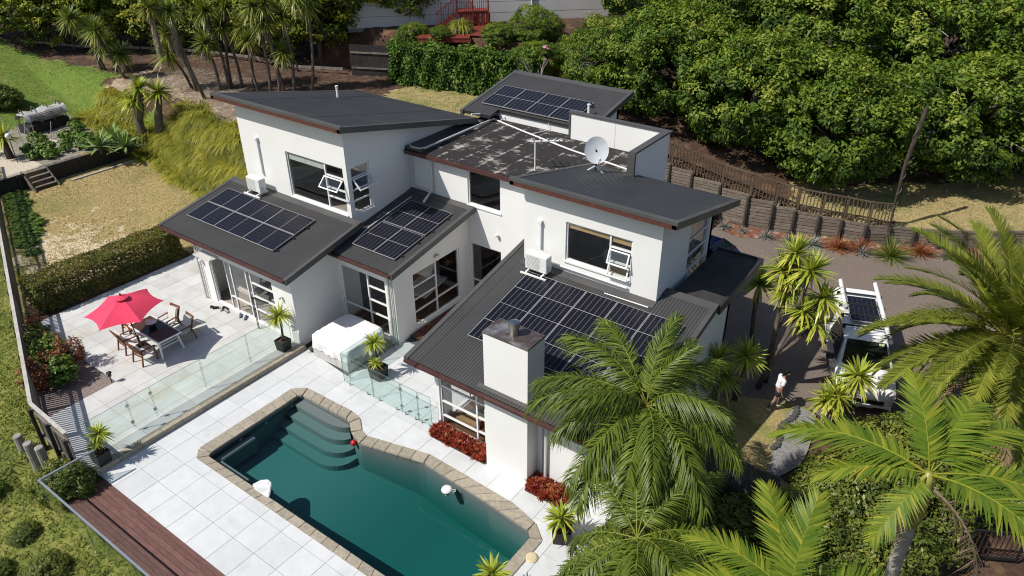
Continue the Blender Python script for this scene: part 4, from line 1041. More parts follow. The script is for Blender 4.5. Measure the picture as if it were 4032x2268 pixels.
def merge(parts):
    V, F, Tn, o = [], [], [], 0
    for v, f, t in parts: V.append(v); F.append(f + o); Tn.append(t); o += len(v)
    return np.concatenate(V), np.concatenate(F), np.concatenate(Tn)
def unit(v): return v / np.maximum(np.linalg.norm(v, axis=-1, keepdims=True), 1e-9)
def rand_dirs(n, zmin=-1, zmax=1, g=rng):
    z = g.uniform(zmin, zmax, n); a = g.uniform(0, 2*np.pi, n); r = np.sqrt(np.maximum(0, 1 - z*z)); return np.stack([r*np.cos(a), r*np.sin(a), z], 1)
def leaves(cent, nrm, size, aspect=.5, jitter=.5, tint=None, g=rng):
    """diamond leaves folded along the midrib: 4 corners, two faces worth as one quad"""
    n = len(cent); nrm = unit(nrm + g.normal(0, jitter, (n, 3))); a = unit(np.cross(nrm, g.normal(0, 1, (n, 3)))); b = np.cross(nrm, a)
    s = np.broadcast_to(size, n)[:, None]; V = np.zeros((n, 4, 3))
    V[:, 0] = cent - a*s*.5; V[:, 1] = cent - b*s*.5*aspect + nrm*s*.08; V[:, 2] = cent + a*s*.5 - nrm*s*.10; V[:, 3] = cent + b*s*.5*aspect + nrm*s*.08
    F = np.arange(n*4).reshape(n, 4); tt = np.repeat(tint if tint is not None else g.random(n), 4)
    return V.reshape(-1, 3), F, tt

# leaf colours (real reflectances)
YUCCA = leaf_mat("yucca_leaf", [(0,(.15,.21,.025)),(.4,(.28,.335,.035)),(.75,(.46,.47,.065)),(1,(.52,.44,.12))], rough=.4, vary=.2, trans=.15)
DEADL = leaf_mat("dead_leaf", [(0,(.18,.13,.085)),(.5,(.30,.245,.18)),(1,(.46,.41,.34))], rough=.9, trans=.1)
# ------------------------------------------------------------------ yucca rosettes and pots
def rosette_mesh(name, n, L, W, droop=.25, zmin=-.55, m=None, seed=1, lsd=.12, segs=3):
    g = np.random.default_rng(seed); d = rand_dirs(n, zmin, .98, g); el = d[:, 2]
    LL = L * g.normal(1, lsd, n) * (1 - .12 * np.clip(el, 0, 1)); dr = droop * (1.05 - el) * g.uniform(.4, 1.3, n)
    tint = np.clip(.45 - .35*el*0 + g.normal(0, .16, n) + .30 * (el < -.25), 0, 1)
    V, F, t = ribbons(d * .04, d, LL, W, dr, segs, tint=tint, wmid=.4)
    return npmesh(name, V, F, m or YUCCA, t)
YR = [rosette_mesh("yucca_rosette", 95, .64, .085, .22, -.5, seed=s) for s in (11, 12, 13, 14)]
YS = [rosette_mesh("yucca_small_rosette", 60, .40, .05, .30, -.45, seed=s) for s in (21, 22)]
def skirt_mesh(name, h, r, n, seed):
    g = np.random.default_rng(seed); a = g.uniform(0, 2*np.pi, n); z = -g.uniform(0, h, n); d = np.stack([np.cos(a)*.28, np.sin(a)*.28, -np.ones(n)], 1)
    V, F, t = ribbons(np.stack([np.cos(a)*r*.4, np.sin(a)*r*.4, z], 1), unit(d), g.uniform(.35, .6, n), .04, .05, 2); return npmesh(name, V, F, DEADL, t)
SK = [skirt_mesh("dead_leaf_skirt", .45, .12, 80, 5), skirt_mesh("dead_leaf_skirt", .7, .14, 110, 6)]
def bent(a, b, sag=.0, n=5):
    a, b = Vector(a), Vector(b); out = []
    for i in range(n):
        t = i/(n-1); p = a.lerp(b, t); w = math.sin(math.pi*t)*sag; out.append(p + Vector((w, w*.4, 0)))
    return out
def yucca(base, heads, label, group, scale=1.0, skirt=1, r0=.075, m=BARK, fork=.45):
    t = empty("yucca", base, 0, label, "yucca", group); B = Vector(base)
    heads = [Vector(h) - B for h in heads]; root = None
    for i, h in enumerate(heads):
        a = Vector((0,0,-.1)) if i == 0 else heads[0] * fork
        link("trunk", MB().tube(bent(a, h - Vector((0,0,.02)), .06*(1 if i % 2 else -1)), [r0*(1.15-.1*k) for k in range(5)] if i == 0 else [r0*.85]*5, 8).mesh("yucca_trunk", m, smooth=True), t)
        s = scale * random.uniform(.92, 1.1)
        link("leaf_rosette", random.choice(YR), t, h, (random.uniform(-.2,.2), random.uniform(-.2,.2), random.uniform(0,6)), (s,)*3)
        if skirt and i % 2 == 0: link("dead_leaf_skirt", SK[i % 2], t, h - Vector((0,0,.05)), (0,0,i), (s,)*3)
    return t
POT = mat("pot_black", (.014,.014,.015), (.02,.02,.021), scale=5, rough=.55)
def potted(loc, size, h, heads, label, rz=0.0):
    t = empty("potted_yucca", loc, rz, label, "potted plant", "yuccas in square black pots")
    s = size/2; b = s*.86
    MB().add([(-b,-b,0),(b,-b,0),(b,b,0),(-b,b,0),(-s,-s,h),(s,-s,h),(s,s,h),(-s,s,h),(-s*.88,-s*.88,h),(s*.88,-s*.88,h),(s*.88,s*.88,h),(-s*.88,s*.88,h),(-s*.88,-s*.88,h-.06),(s*.88,-s*.88,h-.06),(s*.88,s*.88,h-.06),(-s*.88,s*.88,h-.06)],
             [(3,2,1,0),(0,1,5,4),(1,2,6,5),(2,3,7,6),(3,0,4,7),(4,5,9,8),(5,6,10,9),(6,7,11,10),(7,4,8,11),(8,9,13,12),(9,10,14,13),(10,11,15,14),(11,8,12,15)]).build("pot", POT, t)
    MB().box(-s*.88,s*.88,-s*.88,s*.88,h-.08,h-.055).build("soil", SOIL, t)
    for i, (hx, hy, hz, sc_, small) in enumerate(heads):
        link("trunk", MB().tube(bent((hx*.3,hy*.3,h-.08),(hx,hy,hz-.03),.03), [.05,.045,.04,.035,.03], 8).mesh("pot_trunk", BARK, smooth=True), t)
        link("leaf_rosette", (YS if small else YR)[i % 2], t, (hx,hy,hz), (.1,-.1,i*1.3), (sc_,)*3)
    return t
potted((-20.12, 6.30, .18), .44, .40, ((-.05,.2,.95,.62,False),(.12,.02,.78,.55,True),(-.2,-.1,.55,.5,True)), "potted yucca at the near end of the terrace kerb", .1)
potted((-20.32, 13.40, .18), .44, .42, ((-.02,.06,1.45,.80,False),), "potted yucca with a bare trunk against the bedroom wing corner", .05)
potted((-16.40, 14.38, 0), .52, .50, ((-.10,.05,1.45,.68,False),(.05,-.12,.72,.72,True)), "two headed potted yucca behind the glass fence", 0)
potted((-7.22, 12.10, 0), .52, .46, ((-.05,0,.80,.78,False),), "bushy potted yucca by the far corner of the pool", .5)
potted((-7.45, 9.30, 0), .5, .45, ((-.1,.12,1.1,.75,False),), "potted yucca at the bottom edge beside the pool coping", 0)

# ------------------------------------------------------------------ umbrella and outdoor dining set
um = empty("patio_umbrella", (-24.76, 10.34, .18), 0, "open pink red patio umbrella shading the outdoor table", "umbrella")
UO = Vector((-24.76, 10.34, .18))
RED = mat("canvas_red", (.74,.055,.115), (.70,.05,.105), scale=3, rough=.9, bump=.1, bscale=80)
rim = [Vector(p) - UO for p in ((-24.99,8.9,2.2),(-23.74,8.77,2.2),(-23.07,9.89,2.2),(-23.75,11.16,2.2),(-25.02,11.29,2.2),(-25.66,10.14,2.2))]
hub = Vector((-24.36,10.03,2.66)) - UO
def canopy_mesh(z_off, n1=7, n2=6):
    V, F = [], []
    for s in range(6):
        a, b = rim[s], rim[(s+1) % 6]; base = len(V)
        for i in range(n1):
            u = .10 + .90 * i/(n1-1)
            for j in range(n2):
                v = j/(n2-1); e = a.lerp(b, v); p = hub.lerp(e, u); sag = 4*v*(1-v)
                p = hub.lerp(e.lerp(hub, .10*sag*u), u); p.z -= .10*sag*u*(1-u*.3) * .5 - z_off - .05*math.sin(math.pi*u); V.append(p)
        for i in range(n1-1):
            for j in range(n2-1):
                k = base+i*n2+j; F.append((k, k+n2, k+n2+1, k+1))
    return MB().add(V, F)
canopy_mesh(0).build("canopy", RED, um)
capm = MB().lathe([(.02,.10),(.10,.085),(.24,.02),(.25,0.0)], 14, tuple(hub)); capm.build("vent_cap", RED, um); MB().lathe([(.02,.08),(.035,.10),(.03,.17),(.01,.19)], 8, tuple(hub)).build("finial", RUST, um)
hd_ = MB()
for s in range(6):
    a, b = rim[s], rim[(s+1) % 6]
    MB().tube([hub - Vector((0,0,.03)), rim[s] - Vector((0,0,.02))], .012, 5).build("rib", BLACKM, um)
    pts = [a.lerp(b, v).lerp(hub, .10*4*v*(1-v)) for v in np.linspace(0,1,7)]
MB().tube([(0,0,.02),(.28,-.22,1.75),tuple(hub)], .022, 8).build("pole", BLACKM, um)
MB().lathe([(.25,0),(.25,.05),(.06,.08),(.04,.3)], 16).build("base", BLACKM, um)
tb = empty("outdoor_table", (-24.34, 10.83, .18), 0, "outdoor table with brown slat top and white splayed legs", "table")
BROWN = mat("table_brown", (.085,.036,.024), (.055,.024,.017), scale=5, stretch=(1,7,1), rough=.5)
for x0 in (-.96, .20):
    for k in range(6): MB().box(x0, x0+.76, -.42+.14*k, -.42+.132+.14*k, .715, .745).build("slat", BROWN, tb)
MB().box(-.19,.19,-.42,.42,.72,.742).build("glass_strip", mat("table_glass", (.012,.014,.02), rough=.08), tb)
MB().box(-.99,.99,-.46,-.425,.69,.75).box(-.99,.99,.425,.46,.69,.75).box(-.99,-.965,-.425,.425,.69,.75).box(.965,.99,-.425,.425,.69,.75).build("frame", WHITE, tb)
for sx in (-1,1):
    for sy in (-1,1): MB().bar((sx*.80,sy*.36,.70),(sx*.93,sy*.43,0),.07,.05).build("leg", WHITE, tb)
    MB().bar((sx*.87,-.39,.40),(sx*.87,.39,.40),.04,.03).bar((sx*.84,-.37,.52),(sx*.84,.37,.52),.04,.03).build("stretcher", WHITE, tb)
bw = empty("table_planter", (-24.52, 10.86, .925), 0, "dark pot with a pale bowl standing on the outdoor table", "pot")
MB().lathe([(.10,0),(.12,.02),(.13,.17),(.02,.17)], 16).build("pot", POT, bw); MB().lathe([(.10,.171),(.19,.20),(.20,.22),(.17,.225),(.12,.19),(.02,.185)], 18).build("bowl", WHITEP, bw, smooth=True); MB().bar((-.19,0,.21),(-.27,-.03,.21),.05,.02).build("handle", WHITEP, bw)
TEAK = mat("teak", (.20,.075,.035), (.14,.05,.025), scale=6, stretch=(1,1,.3), rough=.6)
CUSH = mat("cushion_cream", (.60,.59,.56), (.54,.53,.5), scale=4, rough=.95)
POLK, nt, p, out = base_mat("cushion_polka"); vt = N(nt, "ShaderNodeTexVoronoi"); vt.inputs["Scale"].default_value = 9; vt.inputs["Randomness"].default_value = .15; tc = N(nt, "ShaderNodeTexCoord"); nt.links.new(tc.outputs["Object"], vt.inputs["Vector"])
rr = ramp(nt, [(.36,(.62,.02,.02)),(.40,(.70,.62,.45))], 'CONSTANT'); rr.color_ramp.elements[1].position = .38; nt.links.new(vt.outputs["Distance"], rr.inputs[0]); nt.links.new(rr.outputs[0], p.inputs["Base Color"]); p.inputs["Roughness"].default_value = .9
def chair(loc, rz, label, seatm=CUSH):
    """local +Y faces the table"""
    t = empty("patio_chair", loc, rz, label, "chair", "chairs around the outdoor table")
    for sx in (-1,1):
        MB().bar((sx*.29,.27,0),(sx*.27,.25,.58),.04,.05).build("leg", TEAK, t); MB().bar((sx*.29,-.34,0),(sx*.27,-.22,.56),.04,.05).build("leg", TEAK, t)
        MB().bar((sx*.27,.30,.59),(sx*.27,-.26,.60),.06,.025).build("armrest", TEAK, t); MB().bar((sx*.25,-.22,.40),(sx*.25,-.42,.92),.04,.035).build("back_post", TEAK, t)
    MB().bar((-.27,.25,.33),(.27,.25,.33),.03,.05).build("seat_rail", TEAK, t); MB().bar((-.27,-.24,.33),(.27,-.24,.33),.03,.05).build("seat_rail", TEAK, t)
    MB().bar((-.27,-.42,.92),(.27,-.42,.92),.03,.06).build("top_rail", TEAK, t)
    for k in range(6): MB().bar((-.2+.08*k,-.25,.42),(-.2+.08*k,-.41,.90),.035,.015).build("back_slat", TEAK, t)
    MB().box(-.25,.25,-.22,.28,.36,.45).build("seat_cushion", seatm, t, bevel=.03)
    if seatm is CUSH:
        b = MB().box(-.24,.24,-.05,.05,-.25,.25); b.xf(Matrix.Translation((0,-.25,.66)) @ Matrix.Rotation(.36, 4, 'X')).build("back_cushion", CUSH, t, bevel=.03)
    return t
chair((-23.86, 10.02, .18), .06, "teak armchair with its back to the glass fence end of the table")
chair((-24.98, 10.08, .18), -.05, "teak armchair under the umbrella edge nearest the left fence")
chair((-23.92, 11.62, .18), math.pi-.08, "teak armchair on the house side at the near table end")
chair((-24.90, 11.68, .18), math.pi+.1, "teak armchair with white back cushion on the house side")
chair((-25.78, 10.72, .18), -math.pi/2, "low teak stool chair with red polka dot cushion", POLK)
# ------------------------------------------------------------------ hot tub
ht = empty("hot_tub", (-18.38, 14.85, 0), 0, "square hot tub under a wrinkled white cover", "hot tub")
PANELG = mat("tub_panel", (.50,.49,.46), (.44,.43,.4), rough=.7)
COVER = mat("tub_cover", (.74,.73,.72), (.69,.68,.67), scale=3, rough=.85, bump=.6, bscale=6, c3=(.52,.36,.34), s3=1.3, lo3=.66, hi3=.8)
MB().box(-.92,.92,-.92,.92,.0,.55).build("cabinet", PANELG, ht)
for k in range(6):
    MB().box(-.9+.305*k,-.9+.295+.305*k,-.935,-.922,.03,.52).build("panel", PANELG, ht); MB().box(.922,.935,-.9+.305*k,-.9+.295+.305*k,.03,.52).build("panel", PANELG, ht)
nn = 34; us = np.linspace(-1, 1, nn); CV = []; g_ = np.random.default_rng(3)
for i in range(nn):
    for j in range(nn):
        u, v = us[i], us[j]; m_ = max(abs(u), abs(v)); k4 = (abs(u)**8 + abs(v)**8)**(1/8)
        top = .93 - .03*m_**2
        if m_ > .80: z = top - .47*((m_-.80)/.20)**1.1
        else: z = top
        w = .985 + (.02*math.sin(17*u+9*v) + .02*math.sin(23*v-7*u)) * max(0, m_-.75)/.25; sc2 = min(m_/.80, 1) if m_ > 0 else 0
        s_ = (1.0 if m_ >= .80 else 1.0); rr_ = m_/.80 if m_ < .80 else 1.0
        den = k4 if k4 > 1e-6 else 1
        px = (u/den)*rr_*w*1.0 if m_ > .80 else u/.80*(.985) * (m_/k4 if k4 > 0 else 1); py = (v/den)*rr_*w if m_ > .80 else v/.80*.985 * (m_/k4 if k4 > 0 else 1)
        CV.append((px, py, z + g_.normal(0, .004) + (.012*math.sin(30*u)*math.cos(26*v) if m_ > .8 else 0)))
CF = [(i*nn+j, i*nn+j+1, (i+1)*nn+j+1, (i+1)*nn+j) for i in range(nn-1) for j in range(nn-1)]
cvm = MB().add(CV, [tuple(reversed(f)) for f in CF]).mesh("tub_cover", COVER, smooth=True); link("cover", cvm, ht)
sheet("pebble_surround", [(-19.75,14.05),(-17.35,13.75),(-17.3,16.2),(-19.75,16.2)], .004, PEBBLE, "dark pebbles around the hot tub")
# ------------------------------------------------------------------ small things on the patio
SHOEB = mat("shoe_black", (.015,.015,.016), rough=.6); SHOEG = mat("shoe_grey", (.35,.34,.32), rough=.8); SHOEBL = mat("shoe_blue", (.07,.10,.16), rough=.7)
def shoe(loc, rz, m, label):
    V = []
    mb = MB(); st_ = [(-.14,.035,.075),(-.08,.04,.085),(0,.045,.07),(.08,.048,.05),(.14,.03,.035)]
    for x, w, h in st_: mb.v += [(x,-w,0),(x,w,0),(x,w*.8,h),(x,-w*.8,h)]
    for i in range(4):
        for k in range(4): mb.f.append((i*4+k, i*4+(k+1)%4, (i+1)*4+(k+1)%4, (i+1)*4+k))
    mb.f += [(3,2,1,0),(16,17,18,19)]
    o = empty("shoe", loc, rz, label, "shoe", "shoes by the sliding door")
    mb.build("upper", m, o); MB().box(-.145,.145,-.048,.048,-.018,.0).build("sole", SHOEB, o)
shoe((-24.93,13.60,.20), .3, SHOEB, "leftmost black shoe outside the sliding door"); shoe((-24.80,13.66,.20), .9, SHOEB, "second black shoe outside the sliding door")
shoe((-24.58,13.70,.20), -.4, SHOEG, "grey shoe beside the black pair outside the sliding door"); shoe((-24.47,13.85,.20), .2, SHOEB, "black trainer closest to the sliding door track"); shoe((-24.25,13.74,.20), -.2, SHOEG, "white grey trainer right of the black shoes")
shoe((-23.52,13.86,.20), -.7, SHOEBL, "left blue slipper outside the glass door"); shoe((-23.22,13.88,.20), -.9, SHOEBL, "right blue slipper outside the glass door")
ck = empty("door_rack", (-22.24, 13.72, .18), 0, "slim black metal rack standing at the glass doors", "rack")
for dx in (0, .07): MB().tube([(dx,0,0),(dx,0,1.45)], .015, 6).build("pole", BLACKM, ck)
MB().bar((-.02,0,1.40),(.85,.1,1.40),.05,.04).build("arm", BLACKM, ck)
for i, (x, y) in enumerate(((-27.76,8.51),(-23.64,8.57),(-29.9,8.75))):
    gl_ = empty("garden_light", (x, y, .165), .3*i, ["black garden spotlight in the middle of the bed edge","black garden lantern at the bed corner near the glass fence","black garden spotlight beside the hedge end"][i], "garden light", "garden bed lights")
    MB().tube([(0,0,0),(0,0,.28)], .018, 6).build("stake", BLACKM, gl_); MB().lathe([(.03,.26),(.06,.28),(.06,.40),(.10,.41),(.09,.44),(.02,.47)], 8).build("head", BLACKM, gl_)
# ------------------------------------------------------------------ white utility vehicle
VW = mat("van_white", (.78,.78,.77), (.76,.76,.75), scale=1, rough=.25, spec=.5, coat=.5)
CARGLASS = mat("car_glass_dark", (.010,.014,.015), (.014,.018,.018), rough=.04, spec=.6)
TYRE = mat("tyre", (.015,.015,.015), rough=.9)
def rings(mb, secs, close=True):
    n = len(secs[0]); b = len(mb.v)
    for s in secs: mb.v += s
    for i in range(len(secs)-1):
        for k in range(n): mb.f.append((b+i*n+k, b+i*n+(k+1)%n, b+(i+1)*n+(k+1)%n, b+(i+1)*n+k))
    mb.f.append(tuple(b+k for k in reversed(range(n)))); mb.f.append(tuple(b+(len(secs)-1)*n+k for k in range(n)))
def car_sec(x, hw, zb, belt, rw, top):
    r = [(x, hw*.88, zb), (x, hw, zb+.14), (x, hw, belt), (x, rw, top-.05), (x, rw-.10, top), (x, rw*.4, top+.02)]
    return r + [(a, -b, c) for a, b, c in reversed(r)]
def wheel(parent, x, y, r=.35, w=.22):
    s = 1 if y > 0 else -1
    o = MB().lathe([(r*.62,-w/2),(r*.95,-w/2),(r,-w/2+.03),(r,w/2-.03),(r*.95,w/2),(r*.62,w/2)], 24).xf(Matrix.Translation((x,y,r)) @ Matrix.Rotation(math.pi/2,4,'X')).build("wheel", TYRE, parent)
    rm = MB().lathe([(r*.60,-.03),(r*.60,.03)], 24)
    for k in range(5): rm.xf(Matrix.Rotation(2*math.pi/5,4,'Z')).box(-.035,.035,.03,r*.6,-.02,.035)
    rm.lathe([(.07,.0),(.06,.05)], 10)
    rm.xf(Matrix.Translation((x,y+s*(w/2-.03),r)) @ Matrix.Rotation(-s*math.pi/2,4,'X')).build("rim", STEEL, o)
hx, hy = .343, -.939
van = empty("utility_vehicle", (-2.85, 24.65, 0), math.atan2(hy, hx), "white utility vehicle with solar panel and pipes on its roof", "vehicle")
b = MB(); rings(b, [car_sec(2.66,.70,.42,.60,.66,.74), car_sec(2.55,.84,.30,.74,.78,.90), car_sec(2.25,.92,.26,.86,.84,.99), car_sec(1.50,.93,.26,1.02,.86,1.10), car_sec(1.46,.93,.26,1.02,.84,1.12), car_sec(.70,.93,.26,1.08,.68,1.74), car_sec(.30,.93,.26,1.08,.70,1.80), car_sec(-.78,.93,.26,1.08,.70,1.82), car_sec(-.80,.92,.30,1.06,.84,1.30), car_sec(-.86,.92,.30,1.06,.84,1.30), car_sec(-.88,.93,.30,1.10,.80,1.86), car_sec(-2.50,.93,.32,1.10,.80,1.86), car_sec(-2.62,.90,.36,1.08,.78,1.80)])
b.build("body", VW, van, bevel=.015)
ws = MB().add([(1.48,.76,1.13),(1.48,-.76,1.13),(.745,-.615,1.70),(.745,.615,1.70)], [(0,1,2,3)]); ws.xf(Matrix.Translation((.022,0,.022)))
wso = ws.build("windscreen", CARGLASS, van)
for i, (yy, c) in enumerate(((.52,(.75,.78,.8)),(.42,(.3,.55,.1)))): MB().add([(.85,yy+.04,1.632+.022),(.85,yy-.04,1.632+.022),(.79,yy-.04,1.679+.022),(.79,yy+.04,1.679+.022)],[(0,1,2,3)]).xf(Matrix.Translation((.026,0,.010))).build("sticker", mat("sticker%d" % i, c), wso)
MB().tube([(1.5,.1,1.155),(1.28,-.35,1.32)], .012, 5).tube([(1.5,.6,1.155),(1.30,.2,1.31)], .012, 5).build("wiper", BLACKM, van)
for s in (-1, 1):
    MB().add([(1.28,s*.925,1.10),(.28,s*.935,1.12),(.28,s*.735,1.70),(.72,s*.735,1.66)], [(0,1,2,3)]).build("side_window", CARGLASS, van)
    MB().add([(.20,s*.937,1.12),(-.68,s*.937,1.12),(-.68,s*.737,1.70),(.20,s*.737,1.70)], [(0,1,2,3)]).build("side_window", CARGLASS, van)
    MB().add([(-1.0,s*.918,1.20),(-2.4,s*.918,1.20),(-2.4,s*.838,1.68),(-1.0,s*.838,1.68)], [(0,1,2,3)]).build("canopy_window", CARGLASS, van)
    m_ = MB().box(1.05,1.22,s*.95 if s>0 else s*1.22,s*1.22 if s>0 else s*.95,1.06,1.26).build("mirror", DARKP, van, bevel=.04)
    MB().add([(2.56,s*.60,.70),(2.46,s*.86,.72),(2.40,s*.87,.86),(2.52,s*.60,.86)], [(0,1,2,3)]).xf(Matrix.Translation((.035,s*.02,.01))).build("headlight", mat("headlight%d" % s, (.55,.57,.6), rough=.1), van)
    MB().add([(2.35,s*.945,.80),(2.15,s*.945,.82),(2.15,s*.945,.88),(2.35,s*.94,.86)], [(0,1,2,3)]).build("indicator", mat("indicator%d" % s, (.7,.2,.02), rough=.3), van)
    for x in (1.72, -1.55): wheel(van, x, s*.84)
    ar = MB(); 
    for x in (1.72, -1.55): ar.lathe([(.43,-.012),(.43,.012)], 24)
MB().box(2.60,2.69,-.55,.55,.52,.68).build("grille", BLACKM, van, bevel=.02); MB().box(2.62,2.70,-.50,.50,.33,.44).build("lower_grille", BLACKM, van, bevel=.02); MB().box(2.60,2.74,-.78,.78,.445,.515).build("bumper_bar", VW, van, bevel=.02)
MB().box(2.66,2.72,-.24,.24,.40,.46).build("number_plate", WHITEP, van)
# bonnet lettering
for tx, yy in (("E", .38), ("AN", -.48)):
    cu = bpy.data.curves.new("lettering", 'FONT'); cu.body = tx; cu.size = .17; cu.extrude = .002; cu.materials.append(BLACKM); cu.align_x = 'CENTER'
    o = link("lettering", cu, van); M = Matrix.Translation((1.98, yy, 1.083)) @ Matrix.Rotation(.135, 4, 'Y') @ Matrix.Rotation(math.pi/2, 4, 'Z')
    lm = bpy.data.meshes.new_from_object(o.evaluated_get(bpy.context.evaluated_depsgraph_get())); bpy.data.objects.remove(o); bpy.data.curves.remove(cu)
    o = link("lettering", lm, van); o.matrix_local = M
# rack, panel and pipes
for x in (.25, -.45, -1.15, -2.0): MB().box(x-.03,x+.03,-.76,.76,1.93,1.97).build("roof_bar", BLACKM, van)
for x in (.25, -.45, -1.15, -2.0):
    for s in (-1, 1): MB().box(x-.06,x+.06,s*.72-.05,s*.72+.05,1.83,1.93).build("rack_foot", BLACKM, van)
pp = empty("solar_panel", (0,0,0)); bpy.data.objects.remove(pp)
vp = empty("roof_solar_panel", (0,0,0), 0, "small solar panel lying on the white vehicle's roof", "solar panel"); vp.parent = None
vp.matrix_world = Matrix.Translation((-2.85,24.65,1.985)) @ Matrix.Rotation(math.atan2(hy,hx),4,'Z') @ Matrix.Translation((-.85,0,0))
MB().box(-.85,.85,-.50,.50,-.01,.025).build("frame", FRAMEA, vp); MB().box(-.83,.83,-.48,.48,.0,.028).build("cell_sheet", CELLL, vp)
MB().box(-.35,-.22,-.5,.5,.029,.04).build("strap", BLACKM, vp); MB().box(.35,.48,-.5,.5,.029,.04).build("strap", BLACKM, vp)
for i, (yy, x0, x1) in enumerate(((.60, 1.15, -2.75), (-.62, -.9, -2.7))):
    o = empty("pipe", (0,0,0), 0, ["long white pipe carried on the near side of the vehicle roof","shorter white pipe on the palm side of the vehicle roof"][i], "pipe"); o.name = "roof_pipe"
    o.matrix_world = Matrix.Translation((-2.85,24.65,2.06)) @ Matrix.Rotation(math.atan2(hy,hx),4,'Z')
    MB().tube([(x0,yy,0),(x1,yy,0)], .075, 14).build("tube", WHITEP, o); MB().tube([(x0-.02,yy,0),(x0+.05,yy,0)], .085, 14).build("coupling", WHITEP, o)
# ------------------------------------------------------------------ dark blue hatchback with its boot open
BLUE = mat("car_blue", (.012,.018,.13), (.01,.015,.10), scale=2, rough=.15, spec=.5, coat=.8)
BLK = mat("car_black_trim", (.006,.006,.007), rough=.4)
hb = empty("hatchback_car", (-11.1, 28.55, 0), R_(172), "dark blue hatchback car with its boot lid raised behind the house", "car")
b = MB(); rings(b, [car_sec(2.0,.70,.35,.55,.66,.68), car_sec(1.9,.82,.25,.70,.78,.84), car_sec(.95,.86,.22,.90,.80,1.0), car_sec(.2,.86,.22,.95,.62,1.42), car_sec(-1.3,.86,.22,.95,.62,1.46), car_sec(-1.32,.86,.22,.92,.80,1.0), car_sec(-1.95,.84,.25,.66,.80,.74), car_sec(-2.0,.78,.3,.62,.74,.70)])
b.build("body", BLUE, hb, bevel=.02)
MB().box(-1.96,-1.34,-.62,.62,.60,.99).build("boot_interior", BLK, hb)
tgm = Matrix.Translation((-1.32,0,1.47)) @ Matrix.Rotation(R_(-24), 4, 'Y')
tg = MB().add([(0,.60,0),(0,-.60,0),(-.55,-.66,.02),(-.55,.66,.02),(-1.15,-.70,-.10),(-1.15,.70,-.10),(0,.60,-.05),(0,-.60,-.05),(-.55,-.66,-.05),(-.55,.66,-.05),(-1.15,-.70,-.17),(-1.15,.70,-.17)], [(0,3,2,1),(3,5,4,2),(6,7,8,9),(9,8,10,11),(0,1,7,6),(5,11,10,4),(0,6,9,3),(3,9,11,5),(1,2,8,7),(2,4,10,8)]).xf(tgm).build("tailgate", BLUE, hb)
MB().box(-.50,-.06,-.52,.52,.012,.03).xf(tgm).build("rear_window", CARGLASS, tg); MB().box(-.90,-.78,-.22,.22,-.02,.0).xf(tgm).build("number_plate", WHITEP, tg); MB().box(-.68,-.58,-.66,-.36,-.0,.035).box(-.68,-.58,.36,.66,.0,.035).xf(tgm).build("tail_lamp", mat("tail_red", (.3,.01,.02), rough=.2), tg)
for s in (-1,1):
    for x in (1.25, -1.25): wheel(hb, x, s*.76, .31, .2)
    MB().add([(.8,s*.865,.98),(-1.2,s*.865,.98),(-1.15,s*.665,1.38),(.25,s*.665,1.36)], [(0,1,2,3)]).build("side_window", CARGLASS, hb)
MB().add([(.93,.72,1.03),(.93,-.72,1.03),(.24,-.56,1.41),(.24,.56,1.41)], [(0,1,2,3)]).xf(Matrix.Translation((.015,0,.015))).build("windscreen", CARGLASS, hb)

# ------------------------------------------------------------------ person walking on the grass patch
def skin_obj(name, verts, edges, radii, m, parent, sub=2, root=0, xf=None):
    me = bpy.data.meshes.new(name); me.from_pydata(verts, edges, [])
    o = link(name, me, parent); md = o.modifiers.new("skin", 'SKIN'); md.use_smooth_shade = True; md.use_x_symmetry = False
    for i, r in enumerate(radii):
        rr = r if isinstance(r, tuple) else (r, r); me.skin_vertices[0].data[i].radius = rr
    me.skin_vertices[0].data[root].use_root = True
    s = o.modifiers.new("sub", 'SUBSURF'); s.levels = sub; s.render_levels = sub
    me.materials.append(m); return o
SKIN = mat("skin", (.36,.20,.135), (.33,.18,.12), scale=6, rough=.55); SHIRT = mat("shirt_white", (.74,.75,.77), (.70,.71,.73), scale=4, rough=.9); NAVY = mat("shorts_navy", (.012,.016,.03), rough=.9); SOCK = mat("sock_grey", (.09,.09,.095), rough=.95); HAIR = mat("hair_black", (.010,.009,.010), rough=.4); BOOT = mat("boot_white", (.72,.72,.71), rough=.6)
pe = empty("person", (-4.38, 20.82, 0), math.atan2(.59, .807), "person in white shirt, dark shorts and grey long socks walking, head bowed", "person")
# local +X is the walking direction
hipL, hipR = (-.02,.09,.82), (-.02,-.09,.82)
V_ = [(-.02,0,.86),(.0,0,1.0),(.03,0,1.15),(.06,0,1.28),(.09,0,1.36),(.13,0,1.42),(.19,0,1.47),(.21,0,1.55),   # 0-7 spine..head
      hipL,(.13,.10,.46),(.10,.10,.09),(.22,.11,.04),      # 8-11 left leg forward
      hipR,(-.10,-.10,.46),(-.30,-.10,.10),(-.18,-.11,.04),  # 12-15 right leg back
      (.05,.17,1.26),(.03,.22,1.02),(.10,.22,.82),(.05,-.17,1.26),(-.02,-.22,1.02),(.03,-.22,.80)]
E_ = [(0,1),(1,2),(2,3),(3,4),(4,5),(5,6),(6,7),(0,8),(8,9),(9,10),(10,11),(0,12),(12,13),(13,14),(14,15),(3,16),(16,17),(17,18),(3,19),(19,20),(20,21)]
R__ = [.11,.105,.115,.11,.05,.045,.085,.085,.085,.055,.038,.032,.085,.055,.038,.032,.05,.037,.026,.05,.037,.026]
body = skin_obj("body", V_, E_, R__, SKIN, pe)
